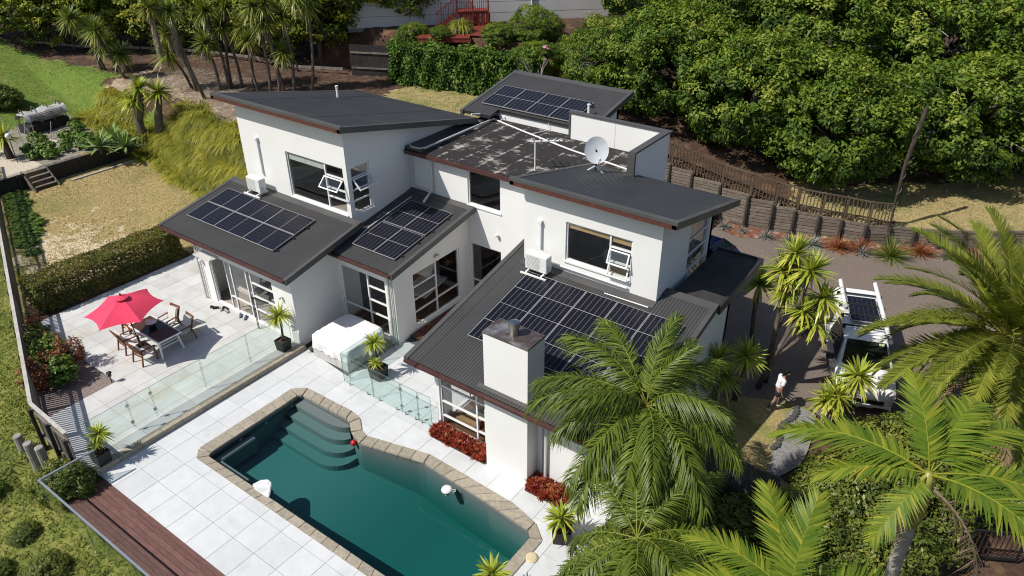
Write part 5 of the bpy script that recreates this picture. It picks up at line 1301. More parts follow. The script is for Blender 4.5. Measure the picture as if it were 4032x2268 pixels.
for (wx, wy, wz), s in (((.10,.22,.82), 1), ((.03,-.22,.80), -1)):
    hv = [(wx,wy,wz),(wx+.02,wy,wz-.05)]; he = [(0,1)]; hr = [.022,.030]
    for k in range(4):
        b_ = len(hv); y_ = wy + s*0 + (-.024+.016*k); L_ = (.055,.065,.062,.05)[k]
        hv += [(wx+.03,y_,wz-.075),(wx+.045,y_,wz-.075-L_*.5),(wx+.040,y_,wz-.075-L_)]; he += [(1,b_),(b_,b_+1),(b_+1,b_+2)]; hr += [.0095,.009,.008]
    b_ = len(hv); hv += [(wx+.045,wy-.02*s,wz-.055),(wx+.065,wy-.025*s,wz-.085)]; he += [(1,b_),(b_,b_+1)]; hr += [.011,.009]
    skin_obj("hand", hv, he, hr, SKIN, pe, 1)
skin_obj("shirt", [(-.015,0,.90),(.0,0,1.0),(.03,0,1.15),(.06,0,1.28),(.085,0,1.345),(.05,.17,1.27),(.04,.205,1.10),(.05,-.17,1.27),(.0,-.205,1.10)], [(0,1),(1,2),(2,3),(3,4),(3,5),(5,6),(3,7),(7,8)], [.145,.135,.14,.135,.07,.075,.07,.075,.07], SHIRT, pe)
skin_obj("shorts", [(-.02,0,.90),(-.02,.0,.85),(-.02,.09,.80),(.06,.10,.60),(-.02,-.09,.80),(-.065,-.10,.60)], [(0,1),(1,2),(2,3),(1,4),(4,5)], [.13,.13,.11,.095,.11,.095], NAVY, pe)
for kx, fx, sy in (((.125,.10,.43),(.10,.10,.12),1), ((-.115,-.10,.42),(-.28,-.10,.13),-1)):
    skin_obj("sock", [kx, tuple((a+b)/2 for a, b in zip(kx, fx)), fx], [(0,1),(1,2)], [.062,.058,.045], SOCK, pe, 1)
for a, b, c in (((.095,.10,.12),(.11,.10,.055),(.24,.11,.04)), ((-.295,-.10,.13),(-.29,-.10,.06),(-.17,-.11,.045))):
    skin_obj("boot", [a, b, c], [(0,1),(1,2)], [.055,.055,.04], BOOT, pe, 1)
skin_obj("hair", [(.15,0,1.50),(.17,0,1.56),(.20,0,1.615),(.09,0,1.50),(.05,0,1.44),(.03,0,1.36)], [(0,1),(1,2),(0,3),(3,4),(4,5)], [.085,.095,.07,.045,.035,.022], HAIR, pe)
fx_ = (.30, 1.50)
for s in (-1,1): MB().lathe([(.002,-.01),(.010,0),(.002,.01)], 6, (.288,.030*s,1.515)).build("eye", BLACKM, pe); MB().lathe([(.004,-.025),(.018,0),(.004,.025)], 6, (.20,.088*s,1.50)).build("ear", SKIN, pe)
MB().bar((.288,0,1.50),(.312,0,1.478),.022,.02).build("nose", SKIN, pe); MB().bar((.285,-.02,1.452),(.285,.02,1.452),.012,.008).build("mouth", RUST, pe)
# ------------------------------------------------------------------ neighbour's house with red stairs
NBW = mat("weatherboard_white", (.62,.605,.585), (.58,.565,.545), scale=1, rough=.85); STAIN = mat("red_stain", (.20,.030,.018), (.15,.022,.014), scale=4, rough=.7, rnd=.1)
nb = empty("neighbour_house", (-33.2, 42.0, 5.7), math.atan2(6.8, 7.0), "neighbour's pale clad house above the hedge", "house")
# local +X runs along the facade to the right, -Y faces the camera
MB().box(-9, 9, .12, 6, -.3, 7).build("wall", NBW, nb)
for k in range(8):
    MB().box(-9, 9, .02, .115, -.05+.72*k, .64+.72*k).build("cladding_panel", NBW, nb)
MB().box(-9,9,.0,.11,-.3,-.06).build("base_board", mat("base_grey", (.2,.195,.19)), nb)
MB().tube([(-2.75,-.05,-.2),(-2.75,-.05,6)], .05, 8).build("downpipe", PIPE, nb)
MB().tube([(3.55,-.05,-.2),(3.55,-.05,6)], .05, 8).build("downpipe", PIPE, nb)
ns = empty("red_stair", (-33.8, 40.6, 5.7), math.atan2(6.8, 7.0), "red stained timber stair with balusters against the neighbour's wall", "stair")
MB().box(-.3,1.8,-.9,.35,.95,1.05).build("landing", STAIN, ns)
for k in range(5): MB().box(-.3-.28*(k+1), -.3-.28*k, -.9, .1, .76-.19*k, .80-.19*k).build("tread", STAIN, ns)
MB().bar((-.3,-.92,.95),(-1.75,-.92,0),.05,.22).build("stringer", STAIN, ns)
MB().bar((-.3,-.92,2.0),(-1.75,-.92,1.0),.07,.06).build("handrail", STAIN, ns); MB().bar((-.3,-.92,2.0),(1.8,-.92,2.0),.07,.06).build("handrail", STAIN, ns)
for k in range(9): t = k/8; MB().bar((-.35-1.35*t,-.92,1.93-.93*t),(-.35-1.35*t,-.92,.95-.93*t),.035,.035).build("baluster", STAIN, ns)
for k in range(15): x = -.25+.145*k; MB().bar((x,-.92,2.0),(x,-.92,1.0),.035,.035).build("baluster", STAIN, ns)
for x in (-.3, .75, 1.78): MB().bar((x,-.92,0),(x,-.92,2.1),.09,.09).build("post", STAIN, ns)
for k in range(6): x = -.1+.34*k; MB().box(x,x+.30,-.90,-.86,0,.94).build("skirting_board", STAIN, ns)
rd = empty("red_boardwalk", (-31.5, 38.2, 5.62), 0, "red stained timber boardwalk below the neighbour's stair", "deck")
for i, (a, b) in enumerate((((-33.6,36.1),(-30.8,38.0)), ((-30.9,38.2),(-32.6,42.0)))):
    A, B = Vector((*a,0)), Vector((*b,0)); d = (B-A); L = d.length; d.normalize(); rz = math.atan2(d.y,d.x); n = int(L/.15)
    for k in range(n):
        p = A + d*(.15*k+.07) - Vector((-31.5,38.2,0)); block("deck_board", STAIN, rd, (p.x,p.y,.20), (.14,1.1,.04), rz)
    for s in (-.5,.5):
        q = (A+B)/2 - Vector((-31.5,38.2,0)); block("bearer", STAIN, rd, (q.x - math.sin(rz)*s, q.y + math.cos(rz)*s, .06), (L,.06,.24), rz)
cf = empty("close_board_fence", (-37.2, 35.6, 3), 0, "dark close boarded fence half hidden left of the hedge", "fence")
for k in range(28): block("board", BLACKWOOD, cf, (-1.2+.13*k, .06*k-1.0, 1.0), (.125,.03,2.0), .42)
block("rail", FENCEW, cf, (.6,-.25,.5), (3.9,.05,.1), .42); block("rail", FENCEW, cf, (.6,-.25,1.5), (3.9,.05,.1), .42)
# plastic covered cold frame and stakes by the vegetable garden
tn = empty("cold_frame", (-51.0, 19.8, .97), math.atan2(2.3, -.3), "timber cold frame under torn clear plastic sheet in the garden", "cold frame")
PLAST = mat("plastic_sheet", (.52,.52,.50), (.34,.33,.31), scale=2.5, rough=.3, bump=.4, bscale=5)
MB().box(-1.3,1.3,-.6,.6,0,.5).build("planter_box", BLACKWOOD, tn)
pts = []
for i in range(13):
    for j in range(9):
        u = -1.35+2.7*i/12; v = -.65+1.3*j/8; pts.append((u+random.uniform(-.02,.02), v, .50+.80*max(0,1-abs(v/.70)**7)*(.9+.06*math.sin(5*u)+.05*math.sin(3*v+2*u))+random.uniform(-.05,.05)))
MB().add(pts, [(i*9+j,(i+1)*9+j,(i+1)*9+j+1,i*9+j+1) for i in range(12) for j in range(8)]).build("plastic_cover", PLAST, tn, smooth=True)
for u in (-1.2,-.4,.4,1.2): MB().bar((u,-.6,.5),(u,-.1,1.5),.05,.04).bar((u,.6,.5),(u,.1,1.5),.05,.04).build("hoop", FENCEW, tn)
for k in range(6): MB().bar((-1.2+.1*k,-.7-.05*k,1.2-.08*k),(.6+.1*k,-.8,1.25-.1*k),.06,.03).build("loose_board", FENCEW, tn)
for k in range(7):
    x, y = -49.8+.55*k, 17.2+.5*(k%3); o = MB().tube([(0,0,0),(random.uniform(-.5,.5),random.uniform(-.5,.5),1.5)], .018, 5).build("garden_stake", FENCECAP, loc=(x,y,.97))
    tag(o, "%s thin timber stake from the left in the vegetable garden" % ORD[k], "stake", "stakes in the vegetable garden")
gb = MB().lathe([(.02,-.16)]+[(.16*math.cos(a),.16*math.sin(a)) for a in np.linspace(-1.3,1.3,9)]+[(.02,.16)],14)
gbo = empty("globe_lamp", (-46.2,15.9,.97), 0, "white globe garden lamp among the spiky palm by the garden wall", "lamp"); gb.xf(Matrix.Translation((0,0,1.55))).build("globe", WHITEP, gbo, smooth=True); MB().tube([(0,0,0),(0,0,1.4)], .025, 6).build("post", BLACKM, gbo)
block_ = MB().box(-1.9,1.9,-.08,.08,0,.06).build("garden_plank", SAND, loc=(-47.6,18.9,.98), rot=(0,0,.15)); tag(block_, "pale plank laid between the vegetable rows", "plank")
# ------------------------------------------------------------------ leaf materials
L_BIG = leaf_mat("leaf_broad_tree", [(0,(.020,.042,.007)),(.30,(.050,.098,.010)),(.6,(.115,.185,.017)),(.85,(.21,.275,.032)),(1,(.30,.32,.055))], rough=.55, spec=.25, vary=.6, vscale=.35)
L_DARK = leaf_mat("leaf_dark_tree", [(0,(.035,.058,.010)),(.35,(.12,.155,.018)),(.65,(.28,.30,.03)),(1,(.44,.40,.05))], rough=.6, spec=.2, vary=.55, vscale=.45)
L_HEDGE = leaf_mat("leaf_back_hedge", [(0,(.020,.045,.008)),(.5,(.060,.125,.018)),(.85,(.14,.215,.032)),(1,(.20,.26,.05))], rough=.6, spec=.2, vary=.4)
L_CLIP = leaf_mat("leaf_clipped_hedge", [(0,(.035,.050,.008)),(.45,(.085,.10,.012)),(.8,(.19,.18,.02)),(1,(.26,.14,.03))], rough=.5, vary=.5, vscale=1.6)
L_SHRUB = leaf_mat("leaf_shrub", [(0,(.045,.07,.012)),(.5,(.10,.135,.02)),(.85,(.20,.22,.035)),(1,(.28,.25,.05))], rough=.45, vary=.5, vscale=.9)
L_RED = leaf_mat("leaf_nandina_red", [(0,(.10,.035,.018)),(.5,(.20,.065,.03)),(1,(.30,.13,.05))], rough=.5)
L_SUCC = leaf_mat("leaf_succulent", [(0,(.16,.022,.012)),(.55,(.32,.05,.022)),(.8,(.36,.12,.03)),(1,(.26,.22,.03))], rough=.45, vary=.6, vscale=2.0, trans=.1)
L_TUSS = leaf_mat("grass_bank", [(0,(.09,.105,.008)),(.4,(.24,.245,.016)),(.8,(.44,.40,.04)),(1,(.56,.48,.14))], rough=.6, vary=.5, vscale=.5, trans=.2)
L_GRASS = leaf_mat("grass_rough", [(0,(.05,.09,.010)),(.45,(.14,.185,.020)),(.75,(.26,.265,.042)),(1,(.42,.36,.13))], rough=.7, vary=.8, vscale=.5, trans=.2)
L_LAWN = leaf_mat("grass_lawn", [(0,(.07,.14,.012)),(.5,(.115,.20,.018)),(.85,(.17,.23,.03)),(1,(.26,.24,.06))], rough=.7, vary=.6, vscale=.4, trans=.2)
L_DRYG = leaf_mat("grass_dry", [(0,(.16,.13,.035)),(.5,(.27,.20,.075)),(1,(.40,.30,.13))], rough=.9, vary=.6, vscale=.5, trans=.1)
L_CAB = leaf_mat("cabbage_leaf", [(0,(.07,.11,.018)),(.45,(.15,.195,.030)),(.75,(.28,.30,.06)),(1,(.40,.34,.12))], rough=.45, trans=.2, vary=.2)
L_QUEEN = leaf_mat("palm_queen", [(0,(.035,.068,.008)),(.45,(.10,.145,.014)),(.8,(.23,.265,.035)),(1,(.44,.38,.11))], rough=.45, vary=.5, vscale=.8, spec=.35)
L_PHOE = leaf_mat("palm_feather", [(0,(.07,.10,.014)),(.45,(.17,.20,.025)),(.8,(.34,.345,.06)),(1,(.46,.40,.13))], rough=.5, vary=.5, spec=.25)
L_BANG = leaf_mat("palm_flat_leaf", [(0,(.035,.09,.008)),(.45,(.11,.17,.015)),(.8,(.27,.285,.028)),(1,(.45,.29,.05))], rough=.5, vary=.4, spec=.2)
L_DFROND = leaf_mat("palm_dead_frond", [(0,(.14,.085,.045)),(.5,(.27,.18,.11)),(1,(.42,.33,.25))], rough=.9, trans=.1)
L_AGAVE = leaf_mat("agave_leaf", [(0,(.12,.20,.05)),(.6,(.22,.31,.085)),(1,(.34,.40,.15))], rough=.45, trans=.05)
L_GREY = leaf_mat("astelia_grey", [(0,(.16,.17,.14)),(.6,(.30,.31,.28)),(1,(.42,.43,.40))], rough=.6)
L_FLAX = leaf_mat("flax_red", [(0,(.15,.045,.02)),(.5,(.30,.10,.035)),(1,(.36,.22,.09))], rough=.5)
L_VEG = leaf_mat("vegetable_leaf", [(0,(.06,.13,.02)),(.6,(.12,.21,.03)),(1,(.22,.28,.05))], rough=.5)

# ------------------------------------------------------------------ trees with real crowns of leaves
def crown(name, seed, rx, ry, rz, nclump, nleaf, size, m, clump_r=.5, aspect=.5, inner=.25, flat=1.0):
    g = np.random.default_rng(seed)
    lobes = rand_dirs(9, -.6, 1, g); amp = g.uniform(.05, .22, 9)
    d = rand_dirs(nclump, -.85, 1, g)
    f = 1 + (np.maximum(0, d @ lobes.T - .55) / .45 * amp).sum(1) - .10
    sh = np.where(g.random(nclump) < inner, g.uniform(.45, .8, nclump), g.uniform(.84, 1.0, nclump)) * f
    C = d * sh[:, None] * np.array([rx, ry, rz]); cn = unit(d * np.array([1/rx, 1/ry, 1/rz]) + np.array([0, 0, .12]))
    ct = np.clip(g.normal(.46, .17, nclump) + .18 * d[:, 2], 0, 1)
    k = nleaf; P = np.repeat(C, k, 0); Nn = np.repeat(cn, k, 0); cr = clump_r * np.repeat(g.uniform(.6, 1.25, nclump), k)
    o = rand_dirs(len(P), -1, 1, g) * (cr * g.random(len(P)) ** .5)[:, None]; o[:, 2] *= .7 * flat
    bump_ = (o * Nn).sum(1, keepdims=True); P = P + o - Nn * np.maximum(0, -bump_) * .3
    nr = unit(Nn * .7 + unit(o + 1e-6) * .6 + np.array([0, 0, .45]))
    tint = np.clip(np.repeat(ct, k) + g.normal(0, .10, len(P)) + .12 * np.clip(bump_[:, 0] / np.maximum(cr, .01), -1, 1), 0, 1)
    V, F, t = leaves(P, nr, size * g.uniform(.7, 1.3, len(P)), aspect, .35, tint, g)
    return npmesh(name, V, F, m, t)
def limb_mesh(seed, h, r, spread, m, nb=5):
    g = random.Random(seed); mb = MB(); tip = Vector((g.uniform(-.3,.3), g.uniform(-.3,.3), h))
    mb.tube([(0,0,-.4),(g.uniform(-.1,.1),g.uniform(-.1,.1),h*.4),tip*.75,tip], [r*1.2,r,r*.75,r*.5], 9)
    for k in range(nb):
        a = k*2*math.pi/nb + g.uniform(-.4,.4); z0 = h*g.uniform(.35,.8); e = Vector((math.cos(a)*spread, math.sin(a)*spread, z0+g.uniform(.8,2.2)))
        mb.tube([(0,0,z0), Vector((0,0,z0)).lerp(e,.5)+Vector((0,0,-.1)), e], [r*.5,r*.35,r*.15], 6)
    return mb.mesh("trunk", m, smooth=True)
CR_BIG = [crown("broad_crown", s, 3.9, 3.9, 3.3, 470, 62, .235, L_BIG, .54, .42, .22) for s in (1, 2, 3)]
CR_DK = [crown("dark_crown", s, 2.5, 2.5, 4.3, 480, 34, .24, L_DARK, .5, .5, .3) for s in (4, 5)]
TR_BIG = [limb_mesh(s, 4.2, .24, 2.4, BARKD, 6) for s in (1, 2)]
_tw = MB(); _rt = random.Random(4)
for k in range(46):
    d_ = Vector((_rt.gauss(0,1),_rt.gauss(0,1),_rt.gauss(0,.8))).normalized(); a_ = Vector((d_.x*1.6,d_.y*1.6,d_.z*1.2)); b_ = Vector((d_.x*3.9,d_.y*3.9,d_.z*3.2)); c_ = a_.lerp(b_,.55)+Vector((_rt.uniform(-.5,.5),_rt.uniform(-.5,.5),_rt.uniform(-.2,.4)))
    _tw.tube([a_,c_,b_],[.045,.03,.012],5); _tw.tube([c_,c_.lerp(b_,.6)+Vector((_rt.uniform(-.6,.6),_rt.uniform(-.6,.6),_rt.uniform(-.5,.5)))],[.02,.008],4)
TWIG = _tw.mesh("bare_branches", BARKP)
TR_DK = [limb_mesh(s, 5.0, .17, 1.2, BARK, 4) for s in (3,)]
def tree(name, x, y, cm, tm, cz, sc_, label, cat, group, zg=None, dz=0.0):
    zg = float(T(x, y)) if zg is None else zg
    t = empty(name, (x, y, zg), random.uniform(0, 6), label, cat, group)
    link("trunk", tm, t, (0,0,0), (0,0,random.uniform(0,6)), (1,1,(cz)/4.2)); link("crown", cm, t, (0,0,cz), (0,0,random.uniform(0,6)), sc_)
    return t
bigs = [(-20.8,37.6,2.6,.62),(-17.0,38.9,3.1,.92),(-12.6,38.6,3.0,.95),(-8.0,38.2,2.8,.92),(-3.2,42.3,3.2,.97),(1.6,45.0,3.2,.95),(6.2,48.5,3.5,.95),
        (-22.0,44.5,4.2,.9),(-17.0,46.0,4.4,1.05),(-11.5,46.5,4.6,1.1),(-6.0,47.5,4.8,1.1),(-.8,51.5,4.8,1.1),(5.5,54.5,4.8,1.1),(-24.5,51.5,5,1.05),(-17.0,53,5.4,1.2),(-9.5,54.5,5.6,1.2),(-2.5,58,5.6,1.2),(4,62,5.6,1.2)]
rown = ["front row","front row","front row","front row","front row","front row","front row","middle row","middle row","middle row","middle row","middle row","middle row","back row","back row","back row","back row","back row"]
cnt = {}
for i, (x, y, cz, s) in enumerate(bigs):
    k = cnt.get(rown[i], 0); cnt[rown[i]] = k + 1
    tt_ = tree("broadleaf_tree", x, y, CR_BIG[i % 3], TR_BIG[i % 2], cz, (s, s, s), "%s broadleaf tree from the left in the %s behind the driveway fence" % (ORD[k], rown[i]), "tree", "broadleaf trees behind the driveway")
    if i in (0, 4, 5, 6, 10, 11): link("bare_branches", TWIG, tt_, (0,0,cz), (0,0,i), (s,s,s))
darks = [(-69,24.6,1.0),(-65.5,26.3,1.0),(-62.5,28.2,1.0),(-59.5,30.2,1.05),(-56.3,32.0,1.0),(-52.8,33.6,1.05),(-49.3,34.8,1.0),(-45.8,35.0,1.05),(-42.2,35.3,1.1),(-39.6,37.2,1.05),(-37.3,38.9,.75),(-66.5,31,1.2),(-61,34.5,1.2),(-55,37,1.2),(-49,39,1.2),(-43.5,40.5,1.2)]
for i, (x, y, s) in enumerate(darks):
    lab = "%s tall dark boundary tree from the left at the top left" % ORD[i] if i < 11 else "%s tree from the left in the second row of dark boundary trees" % ORD[i-11]
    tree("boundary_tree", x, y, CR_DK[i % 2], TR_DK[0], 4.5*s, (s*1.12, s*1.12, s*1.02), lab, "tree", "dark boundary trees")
# spindly shrubs between hedge and tree belt
for i, (x, y, z, s, nm) in enumerate(((-27.4,40.2,5.5,.42,"rounded bright green shrub right of the red boardwalk"),(-29.0,38.6,5.2,.27,"grey green shrub at the end of the red boardwalk"),(-26.0,38.3,4.2,.40,"leafy shrub with pink flowers behind the rear roof"),(-24.0,40.6,4.2,.50,"pale leafy shrub between hedge and broadleaf trees"),(-34.6,36.6,4.9,.26,"low grey shrub left of the red boardwalk"),(-32.3,36.7,5.2,.16,"small shrub in front of the red boardwalk"))):
    t = empty("garden_shrub", (x, y, z), i, nm, "shrub"); link("crown", CR_BIG[i % 3], t, (0,0,.9), None, (s,s,s*.8)); link("stem", TR_BIG[0], t, (0,0,0), None, (.3,.3,.2))
PINK = mat("flower_pink", (.55,.22,.28)); fl_ = MB()
sh_ = [o for o in bpy.data.objects if o.get("label","").startswith("leafy shrub with pink")][0]
for k in range(14):
    a = random.uniform(0,6.28); r = random.uniform(.3,1.2); MB().lathe([(.02,-.06),(.11,0),(.02,.07)], 7, (-.9*r+.2*math.cos(a)-.2, -.7*r, .9+.5*math.sin(a)+.5)).build("flower", PINK, sh_)
dead = empty("bare_branch_shrub", (-24.8, 36.6, 3.4), 0, "leafless pale grey branched shrub behind the rear roof", "shrub")
mb = MB()
for k in range(9):
    a = k*.7; e = Vector((math.cos(a)*random.uniform(.6,1.3)-.4, math.sin(a)*.8, random.uniform(1.2,2.6))); mb.tube([(0,0,0), e*.5+Vector((0,0,.2)), e], [.06,.04,.012], 5)
    for j in range(3): mb.tube([e*(.5+.15*j), e*(.6+.15*j)+Vector((random.uniform(-.5,.5),random.uniform(-.4,.4),random.uniform(.1,.5)))], [.02,.008], 4)
mb.build("branches", BARKP, dead)

# ------------------------------------------------------------------ hedges
def hedge(name, pts, th, z0, h, n, size, m, label, seed, wob=.10, toptint=.25):
    g = np.random.default_rng(seed); P, Nn, tt = [], [], []
    for a, b in zip(pts[:-1], pts[1:]):
        a = np.array(a, float); b = np.array(b, float); L = np.linalg.norm(b-a); d = (b-a)/L; nr = np.array([d[1], -d[0]])
        area = np.array([L*h, L*th, L*h, th*h, th*h]); cnts = (n*area/area.sum()).astype(int)
        for f, c in enumerate(cnts):
            u = g.random(c)*L; w = g.random(c)*h; v = (g.random(c)-.5)*th
            if f == 0: off, z, nn = np.full(c, th/2), w, np.tile([nr[0],nr[1],.1], (c,1))
            elif f == 1: off, z, nn = v, np.full(c, h), np.tile([0,0,1.], (c,1))
            elif f == 2: off, z, nn = np.full(c, -th/2), w, np.tile([-nr[0],-nr[1],.1], (c,1))
            elif f == 3: off, z, nn, u = v, w, np.tile([-d[0],-d[1],.1], (c,1)), np.zeros(c)
            else: off, z, nn, u = v, w, np.tile([d[0],d[1],.1], (c,1)), np.full(c, L)
            wv = wob*(np.sin(u*2.3+z*3.1)+np.sin(u*5.1-z*2.0+off*4)*.6) + g.normal(0, wob*.9, c) - np.abs(g.normal(0, wob*1.1, c))
            p = np.stack([a[0]+d[0]*u+nr[0]*off, a[1]+d[1]*u+nr[1]*off, z0+z], 1) + nn*wv[:, None]
            P.append(p); Nn.append(nn); tt.append(np.clip(g.normal(.38,.16,c) + (toptint if f == 1 else toptint*np.clip((z/h-.75)*3,0,1)) + wv*1.2, 0, 1))
    P = np.concatenate(P); Nn = np.concatenate(Nn); tt = np.concatenate(tt)
    V, F, t = leaves(P, unit(Nn*.6+np.array([0,0,.5])), size*g.uniform(.7,1.3,len(P)), .55, .6, tt, g)
    o = empty(name, (pts[0][0], pts[0][1], z0), 0, label, "hedge"); V = V - np.array([pts[0][0], pts[0][1], z0])
    link("foliage", npmesh("hedge_foliage", V, F, m, t), o)
    st_ = MB()
    for a, b in zip(pts[:-1], pts[1:]):
        a = Vector((*a,0)); b = Vector((*b,0)); k = int((b-a).length/.6)
        for i in range(k+1):
            p = a.lerp(b, i/max(k,1)) - Vector((pts[0][0],pts[0][1],0)); st_.tube([(p.x,p.y,-.1),(p.x+.03,p.y,h*.5),(p.x-.02,p.y+.03,h*.8)], .03, 5)
    st_.build("stems", BARKD, o)
    return o
hedge("clipped_hedge", [(-30.65,9.35),(-30.5,15.55)], 1.25, .2, 1.32, 26000, .085, L_CLIP, "long clipped box hedge with yellowish top between terrace and lawn", 31, .05)
hedge("tall_hedge", [(-34.9,35.1),(-28.6,36.2),(-25.2,37.2)], 1.2, 3.05, 2.45, 22000, .20, L_HEDGE, "tall bright green hedge below the neighbour's garden", 32, .12, .15)

# ------------------------------------------------------------------ cabbage trees
CABH = [rosette_mesh("cabbage_head", 200, .84, .072, .24, -.70, L_CAB, s, .12) for s in (41, 42, 43)]
SKC = [skirt_mesh("cabbage_skirt", .6, .14, 90, 7), skirt_mesh("cabbage_skirt_long", 2.4, .24, 330, 8)]
CAB = [((-54.99,26.21,2.60),[(-55.00,26.19,5.63)]),((-54.76,26.37,2.60),[(-55.32,25.16,6.35)]),((-53.55,26.39,2.60),[(-53.65,26.20,4.73)]),((-51.38,26.01,2.60),[(-51.89,25.00,5.99),(-51.42,25.93,4.34)]),
 ((-44.63,26.80,2.60),[(-45.08,26.04,6.49)]),((-45.57,27.11,2.60),[(-46.06,26.28,5.06)]),((-42.69,26.16,2.60),[(-43.19,25.33,8.07),(-43.70,24.44,8.32)]),((-43.53,27.70,2.60),[(-43.67,27.48,5.75)]),
 ((-43.19,28.21,2.60),[(-43.45,27.80,7.67)]),((-43.22,28.46,2.60),[(-42.94,28.89,7.79)]),((-42.78,28.91,2.60),[(-43.05,28.50,6.72)]),((-41.96,29.06,2.60),[(-41.89,29.17,6.68)]),((-40.34,28.48,3.00),[(-40.43,28.36,6.17)]),
 ((-39.80,28.86,3.00),[(-39.92,28.69,8.12)]),((-39.33,29.18,3.00),[(-39.46,29.01,7.27)]),((-39.00,29.42,3.00),[(-39.25,29.07,8.30)]),((-38.70,29.76,3.00),[(-38.68,29.78,7.57),(-38.85,29.56,5.44)]),((-37.76,30.40,3.00),[(-37.51,30.72,8.17),(-37.89,30.25,8.76)])]
for i, (b, hs) in enumerate(CAB):
    z0 = float(T(b[0], b[1])); base = (b[0], b[1], min(b[2], z0) if z0 > 1 else b[2])
    lab = ("%s cabbage tree from the left in the small group above the grass bank" % ORD[i]) if i < 4 else ("%s cabbage tree from the left in the dense grove behind the house" % ORD[i-4])
    if i == 6: lab = "cabbage tree with a long shaggy grey skirt of dead leaves in the grove"
    t = empty("cabbage_tree", base, 0, lab, "cabbage tree", "cabbage trees above the grass bank"); B = Vector(base)
    for j, h in enumerate(hs):
        h = Vector(h) - B; a = Vector((0,0,-.2)) if j == 0 else (Vector(hs[0])-B)*.7
        link("trunk", MB().tube(bent(a, h, .22 if i % 3 else -.2, 6), [.11,.10,.09,.085,.08,.07] if j == 0 else .065, 8).mesh("cabbage_trunk", BARK, smooth=True), t)
        s = random.uniform(1.1, 1.35); link("leaf_head", CABH[(i+j) % 3], t, h, (random.uniform(-.2,.2),random.uniform(-.2,.2),i), (s,s,s))
        link("dead_leaf_skirt", SKC[1 if i == 6 else 0], t, h - Vector((0,0,.2)), (0,0,i))
for i, (b, hs) in enumerate((((-44.45,22.53,.9),[(-44.47,22.49,3.26),(-44.25,22.92,3.91)]),((-43.74,23.12,1.0),[(-43.48,23.60,3.64)]))):
    b = (b[0], b[1], min(b[2], float(T(b[0], b[1]))))
    t = yucca(b, hs, ["stout two headed spiky tree at the foot of the grass bank","single headed spiky tree beside the stout one on the grass bank"][i], "spiky trees on the grass bank", 1.45, 0, .26, BARK)
# ------------------------------------------------------------------ yuccas beside the driveway
YU = [((-5.63,20.53,0),[(-5.54,20.55,1.85)],"yucca with shaggy pale skirt closest to the living wing wall"),((-6.35,24.0,0),[(-6.5,24.04,2.60)],"single yucca standing beside the flat porch roof"),
 ((-5.15,22.08,0),[(-5.05,22.10,5.16),(-5.32,22.04,4.49),(-4.96,22.12,4.31),(-5.05,22.10,3.77)],"tall many headed yucca leaning over the driveway, behind its twin"),((-5.25,21.59,0),[(-4.39,21.78,3.38),(-3.91,21.87,3.05),(-3.89,21.88,3.99),(-4.43,21.78,4.86)],"many headed yucca leaning towards the white vehicle"),
 ((-2.24,20.98,0),[(-2.23,20.98,2.25)],"taller yucca in front of the white vehicle's bumper"),((-2.60,20.84,0),[(-2.64,20.86,1.35),(-2.85,20.7,1.15)],"shorter yucca in front of the white vehicle's wheel"),((-5.95,19.6,0),[(-6.1,19.5,2.1),(-5.95,19.7,1.4)],"two headed yucca between queen palm and house wall"),]
for b, hs, lab in YU: yucca(b, hs, lab, "yuccas beside the driveway", 1.05, 1, .085)

# ------------------------------------------------------------------ palms
def frond(name, seed, L, nl, leafL, W, rise, drop, m, ang=1.0, lift=.1, ldroop=.3, plum=0.0, base=.12, rw=.05, tipt=0.0, segs=3, miss=0.0):
    g = np.random.default_rng(seed)
    def pos(t): return np.stack([L*t*(1-.12*t), .06*L*np.sin(t*2+seed)*t, rise*t - drop*t*t], -1)
    t = np.linspace(base, .995, nl); p = pos(t); tg = unit(pos(t+.01)-pos(t)); parts = []
    sd = unit(np.cross(tg, [0,0,1.])); up = np.cross(sd, tg)
    for s in (-1, 1):
        a = ang * (1.15 - .65*t) + g.normal(0, .06, nl); el = lift + g.normal(0, .04+plum, nl)
        d = unit(tg*np.cos(a)[:,None] + s*sd*np.sin(a)[:,None] + up*el[:,None]); ll = leafL*(.35+.65*np.sin(np.pi*np.clip(t*1.02-.02,0,1))**.6)*g.normal(1,.07,nl)
        keep = g.random(nl) > miss; tint = np.clip(g.normal(.42,.14,nl) + tipt*t, 0, 1)
        parts.append(ribbons(p[keep], d[keep], ll[keep], W, (ldroop*g.uniform(.6,1.4,nl))[keep], segs, tint=tint[keep], wmid=.3))
    tr = np.linspace(0, 1, 14); pr = pos(tr); Vr, Fr = [], []
    for i in range(14):
        w = rw*(1-.85*tr[i]); Vr += [pr[i]+[0,w/2,-w*.3], pr[i]+[0,-w/2,-w*.3], pr[i]+[0,0,w*.5]]
    for i in range(13):
        for k in range(3): Fr.append([i*3+k, i*3+(k+1)%3, (i+1)*3+(k+1)%3, (i+1)*3+k])
    parts.append((np.array(Vr), np.array(Fr), np.full(len(Vr), .80)))
    V, F, tt = merge(parts); return npmesh(name, V, F, m, tt)
FQ = [frond("queen_frond", s, 3.3, 125, .62, .040, 1.25, 2.2, L_QUEEN, 1.15, .10, .95, .55) for s in (1,2,3)]
FQD = [frond("queen_dead_frond", s, 2.6, 46, .45, .022, .1, 1.9, L_DFROND, 1.0, 0, .8, .35, miss=.3) for s in (4,)]
FP = [frond("feather_frond", s, 4.2, 105, .56, .048, 1.5, 2.0, L_PHOE, .95, .32, .06, .05) for s in (1,2,3)]
FPD = [frond("feather_dead_frond", s, 4.0, 80, .46, .034, .1, 1.5, L_DFROND, .8, .15, .35, .15) for s in (5,6)]
